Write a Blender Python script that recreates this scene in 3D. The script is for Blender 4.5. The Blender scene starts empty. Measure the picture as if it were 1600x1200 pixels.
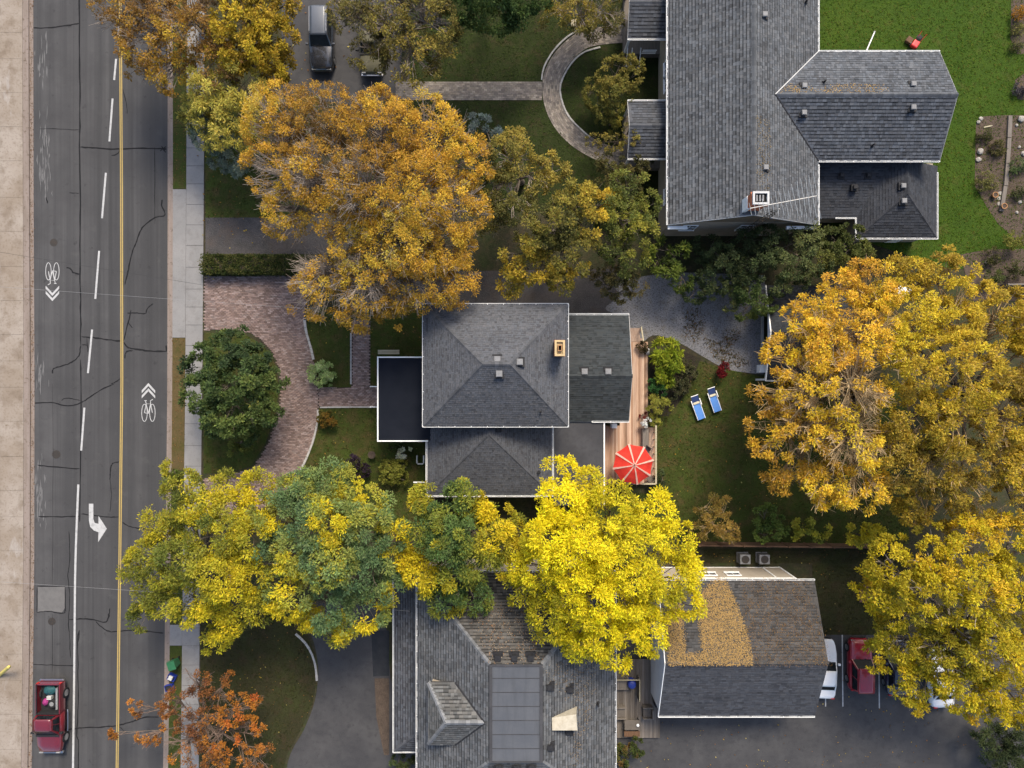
import bpy, bmesh, math, random
import numpy as np
from mathutils import Vector, Matrix

# ------------------------------------------------------------------ camera, sky, sun, exposure
H = 53.0                                   # drone height above the ground, metres; 20 photo pixels per metre at ground level
scene = bpy.context.scene
cam_data = bpy.data.cameras.new('camera')
cam = bpy.data.objects.new('camera', cam_data)
scene.collection.objects.link(cam)
cam.location = (0, 0, H)
cam.rotation_euler = (0, 0, 0)
cam_data.angle = 2 * math.atan(800 / 1060.0)
cam_data.clip_end = 3000
scene.camera = cam

SUN_EL, SUN_AZ = math.radians(48), math.radians(16)   # low sun from the top of the picture
world = bpy.data.worlds.new('World')
scene.world = world
world.use_nodes = True
wn = world.node_tree
sky = wn.nodes.new('ShaderNodeTexSky')
sky.sky_type = 'NISHITA'
sky.sun_disc = False
sky.sun_elevation = SUN_EL
sky.sun_rotation = SUN_AZ
sky.air_density = 1.0
sky.dust_density = 3.0
sky.ozone_density = 1.0
wn.links.new(sky.outputs[0], wn.nodes['Background'].inputs[0])
wn.nodes['Background'].inputs[1].default_value = 0.14
sun_data = bpy.data.lights.new('sun', 'SUN')
sun_data.energy = 2.3
sun_data.angle = math.radians(18)
sun_data.color = (1.0, 0.89, 0.72)
sun = bpy.data.objects.new('sun', sun_data)
scene.collection.objects.link(sun)
sd = Vector((math.sin(SUN_AZ) * math.cos(SUN_EL), math.cos(SUN_AZ) * math.cos(SUN_EL), math.sin(SUN_EL)))
sun.rotation_euler = sd.to_track_quat('Z', 'Y').to_euler()
sun.location = (10, 60, 60)
scene.view_settings.view_transform = 'Standard'
scene.view_settings.look = 'None'
scene.view_settings.gamma = 1
scene.view_settings.use_curve_mapping = False
scene.view_settings.exposure = 1.1
scene.cycles.max_bounces = 5
scene.cycles.diffuse_bounces = 3
scene.cycles.transparent_max_bounces = 4

# ------------------------------------------------------------------ helpers
C = scene.collection
rnd = random.Random(7)
rng = np.random.default_rng(11)
ORG = {}

def P(px, py, z=0.12):
    """photo pixel + known height -> world point (the pixel gives the direction, the height the distance)"""
    k = (H - z) / 1060.0
    return Vector(((px - 800) * k, (600 - py) * k, z))

def PL(pts, z=0.12):
    return [P(x, y, z) for x, y in pts]

def S(r, z=0.12):
    return r * (H - z) / 1060.0

def tag(o, label=None, cat=None, group=None, kind=None):
    if label: o['label'] = label
    if cat: o['category'] = cat
    if group: o['group'] = group
    if kind: o['kind'] = kind
    return o

def thing(name, label, cat, loc=(0, 0, 0), rz=0, group=None):
    o = bpy.data.objects.new(name, None)
    o.empty_display_size = .3
    C.objects.link(o)
    o.location = loc
    o.rotation_euler = (0, 0, rz)
    ORG[o] = Vector(loc)
    return tag(o, label, cat, group)

def link(name, me, mat, parent=None, kind=None):
    o = bpy.data.objects.new(name, me)
    C.objects.link(o)
    if mat: me.materials.append(MT[mat])
    if parent:
        o.parent = parent
        ORG[o] = ORG.get(parent, Vector((0, 0, 0)))
    else:
        ORG[o] = Vector((0, 0, 0))
    if kind: o['kind'] = kind
    return o

class MB:
    """collects shapes, builds them as ONE mesh object"""
    def __init__(s):
        s.v = []; s.f = []; s.c = []
    def add(s, vs, fs, col=None):
        n = len(s.v)
        s.v += [tuple(v) for v in vs]
        s.f += [tuple(i + n for i in f) for f in fs]
        s.c += [col or (1, 1, 1)] * len(fs)
        return s
    def box(s, x0, y0, z0, x1, y1, z1, col=None):
        x0, x1 = min(x0, x1), max(x0, x1); y0, y1 = min(y0, y1), max(y0, y1)
        vs = [(x0, y0, z0), (x1, y0, z0), (x1, y1, z0), (x0, y1, z0), (x0, y0, z1), (x1, y0, z1), (x1, y1, z1), (x0, y1, z1)]
        return s.add(vs, [(0, 3, 2, 1), (4, 5, 6, 7), (0, 1, 5, 4), (1, 2, 6, 5), (2, 3, 7, 6), (3, 0, 4, 7)], col)
    def prism(s, poly, z0, z1, col=None):
        a = sum(poly[i][0] * poly[(i + 1) % len(poly)][1] - poly[(i + 1) % len(poly)][0] * poly[i][1] for i in range(len(poly)))
        if a < 0: poly = poly[::-1]
        n = len(poly)
        vs = [(p[0], p[1], z0) for p in poly] + [(p[0], p[1], z1) for p in poly]
        return s.add(vs, [tuple(range(n))[::-1], tuple(range(n, 2 * n))] + [(i, (i + 1) % n, n + (i + 1) % n, n + i) for i in range(n)], col)
    def sheet(s, poly, z, col=None):
        a = sum(poly[i][0] * poly[(i + 1) % len(poly)][1] - poly[(i + 1) % len(poly)][0] * poly[i][1] for i in range(len(poly)))
        if a < 0: poly = poly[::-1]
        return s.add([(p[0], p[1], z) for p in poly], [tuple(range(len(poly)))], col)
    def bar(s, p, q, w, h, col=None, up=(0, 0, 1)):
        """box beam from p to q, w wide, h high"""
        p, q = Vector(p), Vector(q)
        d = (q - p).normalized()
        u = Vector(up)
        if abs(d.dot(u)) > .98: u = Vector((0, 1, 0))
        r = d.cross(u).normalized(); t = r.cross(d)
        vs = []
        for e in (p, q):
            for a, b in ((-1, -1), (1, -1), (1, 1), (-1, 1)):
                vs.append(e + r * (a * w / 2) + t * (b * h / 2))
        return s.add(vs, [(0, 1, 2, 3), (7, 6, 5, 4), (0, 4, 5, 1), (1, 5, 6, 2), (2, 6, 7, 3), (3, 7, 4, 0)], col)
    def tube(s, pts, rad, n=6, col=None, cap=True):
        pts = [Vector(p) for p in pts]
        if not hasattr(rad, '__len__'): rad = [rad] * len(pts)
        vs = []
        for i, p in enumerate(pts):
            d = (pts[min(i + 1, len(pts) - 1)] - pts[max(i - 1, 0)]).normalized()
            a = Vector((0, 0, 1)) if abs(d.z) < .9 else Vector((1, 0, 0))
            r = d.cross(a).normalized(); t = r.cross(d)
            for k in range(n):
                g = 2 * math.pi * k / n
                vs.append(p + (r * math.cos(g) + t * math.sin(g)) * rad[i])
        fs = []
        for i in range(len(pts) - 1):
            for k in range(n):
                fs.append((i * n + k, (i + 1) * n + k, (i + 1) * n + (k + 1) % n, i * n + (k + 1) % n))
        if cap:
            fs.append(tuple(range(n))); fs.append(tuple(range((len(pts) - 1) * n, len(pts) * n))[::-1])
        return s.add(vs, fs, col)
    def stroke(s, pts, w, z, col=None, ws=None):
        """flat painted strip along a polyline"""
        pts = [Vector((p[0], p[1], 0)) for p in pts]
        L = []
        for i, p in enumerate(pts):
            d = (pts[min(i + 1, len(pts) - 1)] - pts[max(i - 1, 0)]).normalized()
            r = Vector((-d.y, d.x, 0)) * ((ws[i] if ws else w) / 2)
            L += [p + r, p - r]
        vs = [(v.x, v.y, z) for v in L]
        return s.add(vs, [(2 * i, 2 * i + 1, 2 * i + 3, 2 * i + 2) for i in range(len(pts) - 1)], col)
    def lathe(s, prof, cx=0, cy=0, n=12, col=None):
        vs = []
        for r, z in prof:
            for k in range(n):
                g = 2 * math.pi * k / n
                vs.append((cx + r * math.cos(g), cy + r * math.sin(g), z))
        fs = []
        for i in range(len(prof) - 1):
            for k in range(n):
                fs.append((i * n + k, i * n + (k + 1) % n, (i + 1) * n + (k + 1) % n, (i + 1) * n + k))
        fs.append(tuple(range(n))[::-1]); fs.append(tuple(range((len(prof) - 1) * n, len(prof) * n)))
        return s.add(vs, fs, col)
    def build(s, name, mat, parent=None, local=False, kind=None, color=False, smooth=False, bevel=0):
        o3 = Vector((0, 0, 0)) if (local or not parent) else ORG[parent]
        me = bpy.data.meshes.new(name)
        me.from_pydata([(v[0] - o3.x, v[1] - o3.y, v[2] - o3.z) for v in s.v], [], s.f)
        if color:
            at = me.attributes.new('Col', 'FLOAT_COLOR', 'FACE')
            at.data.foreach_set('color', np.array([(c[0], c[1], c[2], 1) for c in s.c], dtype=np.float32).ravel())
        if smooth: me.shade_smooth()
        me.update()
        o = link(name, me, mat, parent, kind)
        if bevel:
            m = o.modifiers.new('bevel', 'BEVEL'); m.width = bevel; m.segments = 2; m.limit_method = 'ANGLE'
        return o

def np_mesh(name, verts, nside, cols, mat, parent=None, kind=None):
    """fast mesh of separate n-gons: verts (N*nside,3), cols (N,3)"""
    N = len(verts) // nside
    o3 = ORG[parent] if parent else Vector((0, 0, 0))
    verts = verts - np.array(o3)
    me = bpy.data.meshes.new(name)
    me.vertices.add(N * nside); me.vertices.foreach_set('co', verts.astype(np.float32).ravel())
    me.loops.add(N * nside); me.loops.foreach_set('vertex_index', np.arange(N * nside, dtype=np.int32))
    me.polygons.add(N); me.polygons.foreach_set('loop_start', np.arange(0, N * nside, nside, dtype=np.int32))
    at = me.attributes.new('Col', 'FLOAT_COLOR', 'FACE')
    at.data.foreach_set('color', np.concatenate([cols, np.ones((N, 1))], 1).astype(np.float32).ravel())
    me.update(calc_edges=True)
    return link(name, me, mat, parent, kind)

def inpoly(x, y, poly):
    x = np.asarray(x); y = np.asarray(y)
    r = np.zeros(x.shape, bool)
    n = len(poly)
    for i in range(n):
        x0, y0 = poly[i][0], poly[i][1]; x1, y1 = poly[(i + 1) % n][0], poly[(i + 1) % n][1]
        c = ((y0 > y) != (y1 > y))
        with np.errstate(divide='ignore', invalid='ignore'):
            xi = (x1 - x0) * (y - y0) / (y1 - y0) + x0
        r ^= c & (x < xi)
    return r

def smooth_path(pts, n=6):
    """Catmull-Rom through pixel points"""
    out = []
    p = [pts[0]] + list(pts) + [pts[-1]]
    for i in range(1, len(p) - 2):
        for k in range(n):
            t = k / n
            out.append(tuple(.5 * (2 * p[i][j] + (p[i + 1][j] - p[i - 1][j]) * t + (2 * p[i - 1][j] - 5 * p[i][j] + 4 * p[i + 1][j] - p[i + 2][j]) * t * t
                             + (3 * p[i][j] - p[i - 1][j] - 3 * p[i + 1][j] + p[i + 2][j]) * t ** 3) for j in (0, 1)))
    out.append(tuple(pts[-1]))
    return out

# ------------------------------------------------------------------ procedural materials
MT = {}
def M(name, base=(.5, .5, .5), rough=.9, layers=(), attr=False, bump=None, metal=0, coat=0, spec=.5, wave=None, transl=0, alpha=None):
    m = bpy.data.materials.new(name); m.use_nodes = True
    nt = m.node_tree; N = nt.nodes; L = nt.links
    bs = N['Principled BSDF']
    geo = N.new('ShaderNodeNewGeometry')
    if attr:
        a = N.new('ShaderNodeAttribute'); a.attribute_name = 'Col'
        col = a.outputs['Color']
    else:
        rgb = N.new('ShaderNodeRGB'); rgb.outputs[0].default_value = (*base, 1); col = rgb.outputs[0]
    for ly in layers:      # (scale or (sx,sy,sz), lo, hi, colour, amount, mode)
        sc, lo, hi, c2, amt = ly[:5]; mode = ly[5] if len(ly) > 5 else 'MIX'
        mp = N.new('ShaderNodeMapping'); L.new(geo.outputs['Position'], mp.inputs[0])
        mp.inputs['Scale'].default_value = sc if hasattr(sc, '__len__') else (sc, sc, sc)
        mp.inputs['Location'].default_value = (len(N) * 3.1, len(N) * 1.7, 0)
        nz = N.new('ShaderNodeTexNoise'); nz.inputs['Scale'].default_value = 1; nz.inputs['Detail'].default_value = 5; nz.inputs['Roughness'].default_value = .62
        L.new(mp.outputs[0], nz.inputs[0])
        mr = N.new('ShaderNodeMapRange'); mr.inputs[1].default_value = lo; mr.inputs[2].default_value = hi; mr.inputs[3].default_value = 0; mr.inputs[4].default_value = amt
        L.new(nz.outputs[0], mr.inputs[0])
        mx = N.new('ShaderNodeMix'); mx.data_type = 'RGBA'; mx.blend_type = mode
        L.new(mr.outputs[0], mx.inputs[0]); L.new(col, mx.inputs[6]); mx.inputs[7].default_value = (*c2, 1)
        col = mx.outputs[2]
    L.new(col, bs.inputs['Base Color'])
    bs.inputs['Roughness'].default_value = rough
    bs.inputs['Metallic'].default_value = metal
    bs.inputs['Specular IOR Level'].default_value = spec if (rough < .6 or spec != .5) else .15
    bs.inputs['Coat Weight'].default_value = coat
    bs.inputs['Coat Roughness'].default_value = .06
    if bump:
        sc, st, dist = bump
        nz = N.new('ShaderNodeTexNoise'); nz.inputs['Scale'].default_value = sc; nz.inputs['Detail'].default_value = 4
        L.new(geo.outputs['Position'], nz.inputs[0])
        bp = N.new('ShaderNodeBump'); bp.inputs['Strength'].default_value = st; bp.inputs['Distance'].default_value = dist
        L.new(nz.outputs[0], bp.inputs['Height']); L.new(bp.outputs[0], bs.inputs['Normal'])
    if transl:
        tr = N.new('ShaderNodeBsdfTranslucent'); L.new(col, tr.inputs[0])
        mix = N.new('ShaderNodeMixShader'); mix.inputs[0].default_value = transl
        L.new(bs.outputs[0], mix.inputs[1]); L.new(tr.outputs[0], mix.inputs[2]); L.new(mix.outputs[0], N['Material Output'].inputs[0])
    MT[name] = m
    return m

DIRT = (.09, .07, .05)
M('ground', (.035, .032, .02), .95, [(.5, .4, .65, (.03, .045, .012), .7), (3, .45, .7, (.075, .055, .03), .6), (14, .4, .7, (.015, .014, .008), .5)], bump=(9, .6, .05))
M('asphalt_road', (.041, .0405, .042), .88, [((.75, .012, 1), .42, .6, (.066, .0645, .065), .95), (.35, .4, .7, (.034, .0335, .035), .7), ((1.9, .02, 1), .52, .68, (.027, .027, .028), .6), (22, .35, .7, (.072, .071, .069), .4), (1.6, .62, .72, (.02, .02, .02), .5), (.8, .6, .75, (.075, .073, .07), .4)], bump=(60, .3, .01))
M('asphalt_drive', (.036, .036, .039), .9, [(.4, .4, .66, (.058, .057, .058), .9), (2.2, .5, .72, (.025, .025, .028), .7), ((.35, 1.4, 1), .52, .7, (.05, .049, .05), .6), (25, .4, .7, (.08, .078, .075), .4), (1.1, .66, .74, (.018, .018, .018), .6)], bump=(60, .3, .01))
M('asphalt_new', (.02, .022, .026), .8, [(1.5, .4, .7, (.032, .033, .036), .8)], bump=(60, .3, .01))
M('seal', (.012, .012, .013), .85, [(3, .4, .7, (.02, .02, .021), .6)], spec=.08)
M('patch', (0.1125, 0.1087, 0.105), .9, [(2, .4, .7, (0.0825, 0.081, 0.0795), .8), (20, .4, .7, (0.15, 0.1425, 0.135), .3)], bump=(40, .3, .01))
M('salt', (0.1054, 0.1042, 0.1023), .9, [(1.3, .4, .7, (0.124, 0.1228, 0.1221), .8)])
M('paint_white', (.37, .37, .365), .8, [(4, .48, .7, (.22, .22, .22), .8), (30, .45, .7, (.28, .28, .275), .6)])
M('paint_yellow', (.33, .24, .08), .8, [(5, .5, .75, (.2, .16, .08), .7), (30, .45, .7, (.25, .19, .09), .5)])
M('concrete_tan', (.205, .168, .132), .92, [(.22, .42, .62, (.26, .225, .19), .95), (.9, .5, .7, (.14, .108, .08), .8), (6, .52, .75, (.11, .082, .055), .6), ((.5, .16, 1), .6, .72, (.36, .345, .33), .75), (2.3, .66, .74, (.09, .062, .035), .7)], bump=(30, .25, .01))
M('concrete_grey', (0.18, 0.1764, 0.1728), .92, [(.4, .4, .65, (0.216, 0.2088, 0.2016), .8), (2, .5, .75, (0.1368, 0.1296, 0.1224), .6), (12, .55, .75, (0.1008, 0.0936, 0.0864), .5)], bump=(30, .25, .01))
M('concrete_kerb', (0.2025, 0.165, 0.1425), .92, [((3, .3, 1), .4, .68, (0.15, 0.12, 0.0975), .8), (5, .55, .7, (0.075, 0.0525, 0.0338), .7)], bump=(30, .3, .01))
M('concrete_plain', (.33, .32, .30), .9, [(3, .4, .7, (.22, .21, .2), .7)], bump=(25, .3, .01))
M('gravel', (0.119, 0.119, 0.1275), .95, [(2.2, .52, .66, (0.0765, 0.0638, 0.0425), .85), (16, .35, .7, (0.2295, 0.2295, 0.238), .8), (9, .5, .65, (0.0382, 0.0382, 0.0382), .8)], bump=(14, 1, .05))
M('gravel_dark', (.055, .05, .05), .95, [(1, .45, .65, (.035, .034, .032), .8), (16, .45, .7, (.11, .105, .1), .6), (.4, .5, .7, (.075, .055, .04), .6)], bump=(14, 1, .04))
M('soil', (.075, .055, .042), .97, [(3, .4, .7, (.045, .034, .026), .8), (15, .5, .7, (.13, .1, .075), .6)], bump=(10, 1, .06))
M('grass_bright', (0.0322, 0.0651, 0.005), .95, [(.35, .4, .68, (0.0465, 0.0775, 0.0074), .9), (1.6, .48, .7, (0.0248, 0.0465, 0.005), .7), (9, .45, .72, (0.0174, 0.0341, 0.0037), .65), (.8, .58, .72, (0.0744, 0.0682, 0.0186), .5)], bump=(22, 1, .06))
M('grass_mid', (.036, .046, .009), .95, [(.4, .42, .65, (.046, .066, .011), .9), (1.1, .47, .66, (.07, .052, .02), .85), (9, .45, .7, (.02, .027, .007), .65)], bump=(22, 1, .06))
M('grass_dark', (0.0192, 0.0272, 0.0064), .95, [(.4, .42, .65, (0.0272, 0.0368, 0.0096), .9), (1.2, .5, .7, (0.04, 0.0296, 0.0144), .8), (9, .45, .7, (0.0112, 0.0128, 0.0048), .65)], bump=(22, 1, .06))
M('grass_brown', (.085, .062, .026), .95, [(1.0, .42, .65, (.06, .055, .016), .9), (6, .5, .7, (.12, .075, .035), .7)], bump=(22, 1, .06))
M('leafattr', attr=True, rough=.6, transl=.45, spec=.1)
M('grassattr', attr=True, rough=.9, transl=.2, spec=.05)
M('shingle', attr=True, rough=.93, layers=[(30, .35, .7, (.5, .5, .5), .5, 'MULTIPLY'), (.55, .42, .7, (.72, .72, .75), .6, 'MULTIPLY')], bump=(45, .5, .012), spec=.25)
M('brickattr', attr=True, rough=.92, layers=[(18, .4, .7, (.55, .55, .55), .45, 'MULTIPLY')], bump=(35, .4, .01), spec=.3)
M('joint_sand', (.055, .042, .036), .97, [(4, .4, .7, (.03, .025, .022), .8)])
M('bark', (.14, .115, .09), .95, [(12, .4, .7, (.06, .048, .038), .8)], bump=(18, 1, .04))
M('bark_pale', (.30, .255, .215), .95, [(8, .4, .7, (.17, .14, .11), .8)])
M('bark_gold', (.42, .31, .17), .95, [(8, .4, .7, (.22, .15, .08), .8)])
M('bark_brown', (.17, .125, .1), .95, [(8, .4, .7, (.09, .062, .048), .8)])
M('bark_dark', (.06, .045, .035), .95, [(8, .4, .7, (.03, .024, .02), .8)])
M('trim_white', (.72, .72, .70), .55, [(2, .5, .75, (.5, .49, .46), .6)])
M('trim_grey', (.42, .42, .41), .6, [(3, .5, .75, (.28, .27, .25), .6)])
M('siding_white', (.62, .63, .64), .7, [(1.5, .45, .75, (.48, .49, .5), .6)])
M('siding_beige', (.34, .295, .235), .8, [(1.5, .45, .75, (.26, .22, .17), .6)])
M('stucco_tan', (.30, .26, .2), .92, [(2, .4, .7, (.22, .185, .14), .7), (14, .5, .7, (.36, .31, .25), .5)], bump=(20, .5, .02))
M('gable_cladding', (.15, .12, .085), .95, [((1, 1, 9), .4, .65, (.1, .08, .055), .8), (3, .5, .7, (.19, .15, .1), .6)], bump=(12, .8, .03))
M('brick_wall', (.24, .1, .065), .95, [(4, .4, .7, (.16, .065, .045), .8)], bump=(14, .6, .02))
M('brick_orange', (.42, .15, .075), .95, [(6, .4, .7, (.28, .1, .055), .8)], bump=(14, .6, .02))
M('chimney_cap', (.45, .33, .17), .9, [(4, .4, .7, (.3, .23, .14), .7)])
M('membrane_black', (.006, .008, .013), .75, [(.7, .4, .7, (.010, .012, .018), .8), (6, .6, .75, (.018, .018, .018), .5)], spec=.08)
M('mulch', (.028, .023, .017), .97, [(3, .4, .7, (.018, .015, .012), .8), (15, .5, .7, (.05, .038, .026), .6), (1.2, .5, .7, (.028, .036, .012), .6)], bump=(10, 1, .06))
M('grass_leafy', (.030, .029, .012), .95, [(.4, .42, .65, (.036, .042, .012), .8), (1.2, .5, .7, (.045, .032, .017), .8), (9, .45, .7, (.016, .015, .008), .65)], bump=(22, 1, .06))
M('membrane_grey', (0.04, 0.04, 0.0432), .85, [(.6, .4, .7, (0.06, 0.06, 0.064), .8), (4, .5, .75, (0.0288, 0.0288, 0.032), .6)])
M('membrane_slate', (0.068, 0.0736, 0.084), .8, [(.5, .4, .7, (0.092, 0.096, 0.104), .8), ((3, .3, 1), .5, .75, (0.048, 0.052, 0.0576), .6)])
M('vent_grey', (.2, .2, .2), .6, [(6, .4, .7, (.12, .12, .12), .7)])
M('vent_black', (.018, .018, .02), .6, [(6, .4, .7, (.035, .035, .035), .7)])
M('deck_cedar', attr=True, rough=.8, layers=[((14, .9, 14), .4, .72, (.6, .5, .42), .6, 'MULTIPLY')], bump=(25, .3, .01))
M('wood_grey', (.16, .14, .12), .9, [((14, 1, 14), .4, .72, (.09, .078, .066), .8)], bump=(25, .4, .01))
M('wood_brown', (.13, .075, .045), .9, [((14, 1, 14), .4, .72, (.075, .045, .03), .8)])
M('wood_pale', (.36, .32, .22), .85, [((2, 10, 10), .4, .72, (.26, .23, .15), .7)])
M('glass', (.007, .009, .011), .2, [(2.5, .45, .65, (.02, .024, .028), .7)], spec=.1)
M('glass_blue', (.03, .036, .045), .08, [(1.5, .4, .65, (.07, .08, .1), .6)], spec=.8)
M('rubber', (.015, .015, .016), .85, [(12, .4, .7, (.03, .03, .03), .6)])
M('chrome', (.42, .42, .43), .32, metal=1)
M('metal_pale', (.5, .49, .46), .4, [(9, .5, .7, (.36, .35, .33), .5)], metal=.6)
M('metal_dark', (.05, .045, .04), .6, [(9, .5, .7, (.09, .06, .04), .6)], metal=.5)
M('car_maroon', (.11, .008, .014), .32, [(3, .45, .75, (.08, .006, .01), .5)], coat=.8)
M('car_red', (.24, .006, .018), .3, [(3, .45, .75, (.18, .005, .012), .5)], coat=.8)
M('car_white', (.66, .66, .66), .35, [(3, .45, .75, (.58, .58, .58), .5)], coat=.8)
M('car_black', (.012, .013, .016), .25, coat=.9)
M('car_blue_grey', (.05, .06, .08), .45, [(3, .45, .75, (.04, .05, .065), .5)], coat=.15)
M('car_olive', (.085, .08, .05), .6, [(3, .45, .75, (.055, .052, .035), .6)], coat=.1)
M('car_navy', (.012, .014, .03), .3, coat=.8)
M('plastic_black', (.02, .02, .021), .6)
M('light_red', (.35, .015, .01), .25)
M('light_clear', (.22, .22, .22), .25, spec=.3)
M('light_amber', (.5, .2, .03), .25)
M('plastic_green', (.02, .12, .045), .5, [(5, .4, .7, (.014, .08, .03), .6)])
M('plastic_blue', (.012, .03, .22), .5, [(5, .4, .7, (.01, .02, .15), .6)])
M('fabric_red', (.62, .045, .03), .8, [(2, .4, .7, (.42, .018, .014), .7), (14, .4, .7, (.58, .05, .035), .4)], transl=.25)
M('fabric_stripe', (.62, .42, .34), .8, [(6, .4, .7, (.5, .28, .22), .6)], transl=.25)
M('fabric_blue', (.085, .21, .5), .8, [(5, .4, .7, (.065, .16, .42), .6)])
M('fabric_navy', (.035, .06, .17), .8, [(5, .4, .7, (.025, .045, .12), .6)])
M('fabric_cream', (.5, .46, .34), .85, [(5, .4, .7, (.4, .36, .26), .6)])
M('fabric_taupe', (.115, .1, .085), .9, [(5, .4, .7, (.085, .073, .062), .6)])
M('tarp_cream', (.4, .365, .29), .8, [(3, .4, .7, (.27, .235, .175), .8)])
M('teal', (.02, .075, .08), .6, [(8, .4, .7, (.015, .05, .06), .8)])
M('magenta', (.24, .03, .13), .7, [(8, .4, .7, (.15, .02, .08), .6)])
M('red_plastic', (.5, .02, .02), .45)
M('yellow_paint', (.52, .42, .12), .6, [(6, .5, .7, (.36, .29, .09), .6)])
M('stone', (.3, .28, .25), .92, [(5, .4, .7, (.19, .175, .15), .8)], bump=(14, .8, .04))
M('terracotta', (.32, .17, .08), .9, [(6, .4, .7, (.22, .12, .06), .6)])
M('wire', (.03, .03, .03), .6)
M('wire_pale', (.2, .2, .2), .5)
M('tarp_white', (.62, .62, .62), .7, [(3, .4, .7, (.5, .5, .5), .7)])
M('black_hole', (.008, .008, .008), .9)
# ------------------------------------------------------------------ ground, road, pavements
ZY = 0.10          # yard level; the carriageway is at 0
ground = MB().sheet([(-420, -420), (420, -420), (420, 420), (-420, 420)], -0.03).build('ground', 'ground', kind='structure')
YS = [-900, 0, 300, 600, 900, 1050, 1200, 2100]
def edge(xs):      # x (px) of a line along the street, as a function of y (px)
    return lambda y: float(np.interp(y, YS, xs))
e_kl0 = edge([37, 37, 38, 39, 38.5, 37, 35, 24]); e_kl1 = edge([46, 46, 47, 48.5, 48, 46.5, 44.5, 33]); e_gut = edge([52, 52, 52.5, 54, 53.5, 51.5, 49.5, 38])
e_k0 = edge([262, 262, 262, 261.5, 258.5, 257, 255, 244]); e_k1 = edge([265.5, 265.5, 265.5, 265, 262, 260.5, 258.5, 247]); e_k2 = edge([271, 271, 271.5, 270.5, 267.5, 266, 264, 253])
e_w0 = edge([293, 293, 292, 290.5, 286.5, 285, 283, 272]); e_w1 = edge([321, 321, 320, 317.5, 314, 313, 312, 301])
e_yl = edge([188, 188, 190, 190.5, 187, 185, 183, 172])
YR = list(range(-900, 2101, 50))
def strip(fa, fb, y0, y1, n=None):
    ys = np.linspace(y0, y1, n or max(2, int((y1 - y0) / 60)))
    return [P(fa(y), y, 0) for y in ys] + [P(fb(y), y, 0) for y in ys[::-1]]
road = MB().sheet(strip(e_kl1, e_k1, -900, 2100), 0.0).build('road', 'asphalt_road', kind='structure')
yard = MB().prism(strip(e_k2, lambda y: 2600, -900, 2100), -0.02, ZY).build('yard_ground', 'ground', kind='structure')
verge_l = MB().prism(strip(lambda y: -24, lambda y: 2, -900, 2100), -0.02, .1).build('verge', 'concrete_tan', kind='structure')
MB().prism(strip(lambda y: -900, lambda y: -24.3, -900, 2100), -0.02, .11).build('lawn', 'grass_mid', kind='structure')

g = MB().prism(strip(e_kl1, e_gut, -900, 2100), -.02, .008); g.build('gutter', 'concrete_kerb', kind='structure')
g = MB().prism(strip(e_kl0, e_kl1, -900, 2100), -.02, .125); g.build('kerb', 'concrete_kerb', kind='structure')
g = MB().prism(strip(e_k0, e_k1, -900, 2100), -.02, .008); g.build('gutter', 'concrete_kerb', kind='structure')
g = MB().prism(strip(e_k1, e_k2, -900, 2100), -.02, .125); g.build('kerb', 'concrete_kerb', kind='structure')

def slabs(name, fa, fb, ys, zt, mat, gap=.6):
    base = MB().prism(strip(fa, fb, ys[0], ys[-1]), -.02, zt - .03).build(name, 'joint_sand', kind='structure')
    for a, b in zip(ys[:-1], ys[1:]):
        dz = rnd.uniform(-.004, .004)
        MB().prism([P(fa(a) + .4, a + gap / 2, 0), P(fb(a) - .4, a + gap / 2, 0), P(fb(b) - .4, b - gap / 2, 0), P(fa(b) + .4, b - gap / 2, 0)], zt - .05, zt + dz).build('slab', mat, base)
    return base
ysl = [-60]
while ysl[-1] < 1260: ysl.append(ysl[-1] + rnd.choice((53, 55, 57, 41)))
slabs('sidewalk', lambda y: 2, e_kl0, ysl, .13, 'concrete_tan', .3)
MB().prism(strip(lambda y: 2, e_kl0, -900, -60.5), -.02, .128).build('sidewalk', 'concrete_tan', kind='structure')
MB().prism(strip(lambda y: 2, e_kl0, ysl[-1] + .5, 2100), -.02, .128).build('sidewalk', 'concrete_tan', kind='structure')
ysr = [-50]
while ysr[-1] < 1250: ysr.append(ysr[-1] + rnd.choice((28, 30, 32, 34)))
slabs('sidewalk', e_w0, e_w1, ysr, .14, 'concrete_grey', .5)
MB().prism(strip(e_w0, e_w1, -900, -50.5), -.02, .138).build('sidewalk', 'concrete_grey', kind='structure')
MB().prism(strip(e_w0, e_w1, ysr[-1] + .5, 2100), -.02, .138).build('sidewalk', 'concrete_grey', kind='structure')
# boulevard strip between kerb and sidewalk
for a, b, m in ((-900, 200, 'grass_mid'), (200, 296, 'grass_mid'), (296, 528, 'concrete_grey'), (528, 735, 'grass_brown'), (735, 975, 'grass_mid'), (975, 1008, 'concrete_grey'), (1008, 2100, 'grass_mid')):
    MB().prism(strip(e_k2, e_w0, a + .4, b - .4, max(3, int((b - a) / 60))), -.02, .128 if 'grass' in m else .134).build('boulevard_grass' if 'grass' in m else 'boulevard_paving', m, kind='structure')

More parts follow.
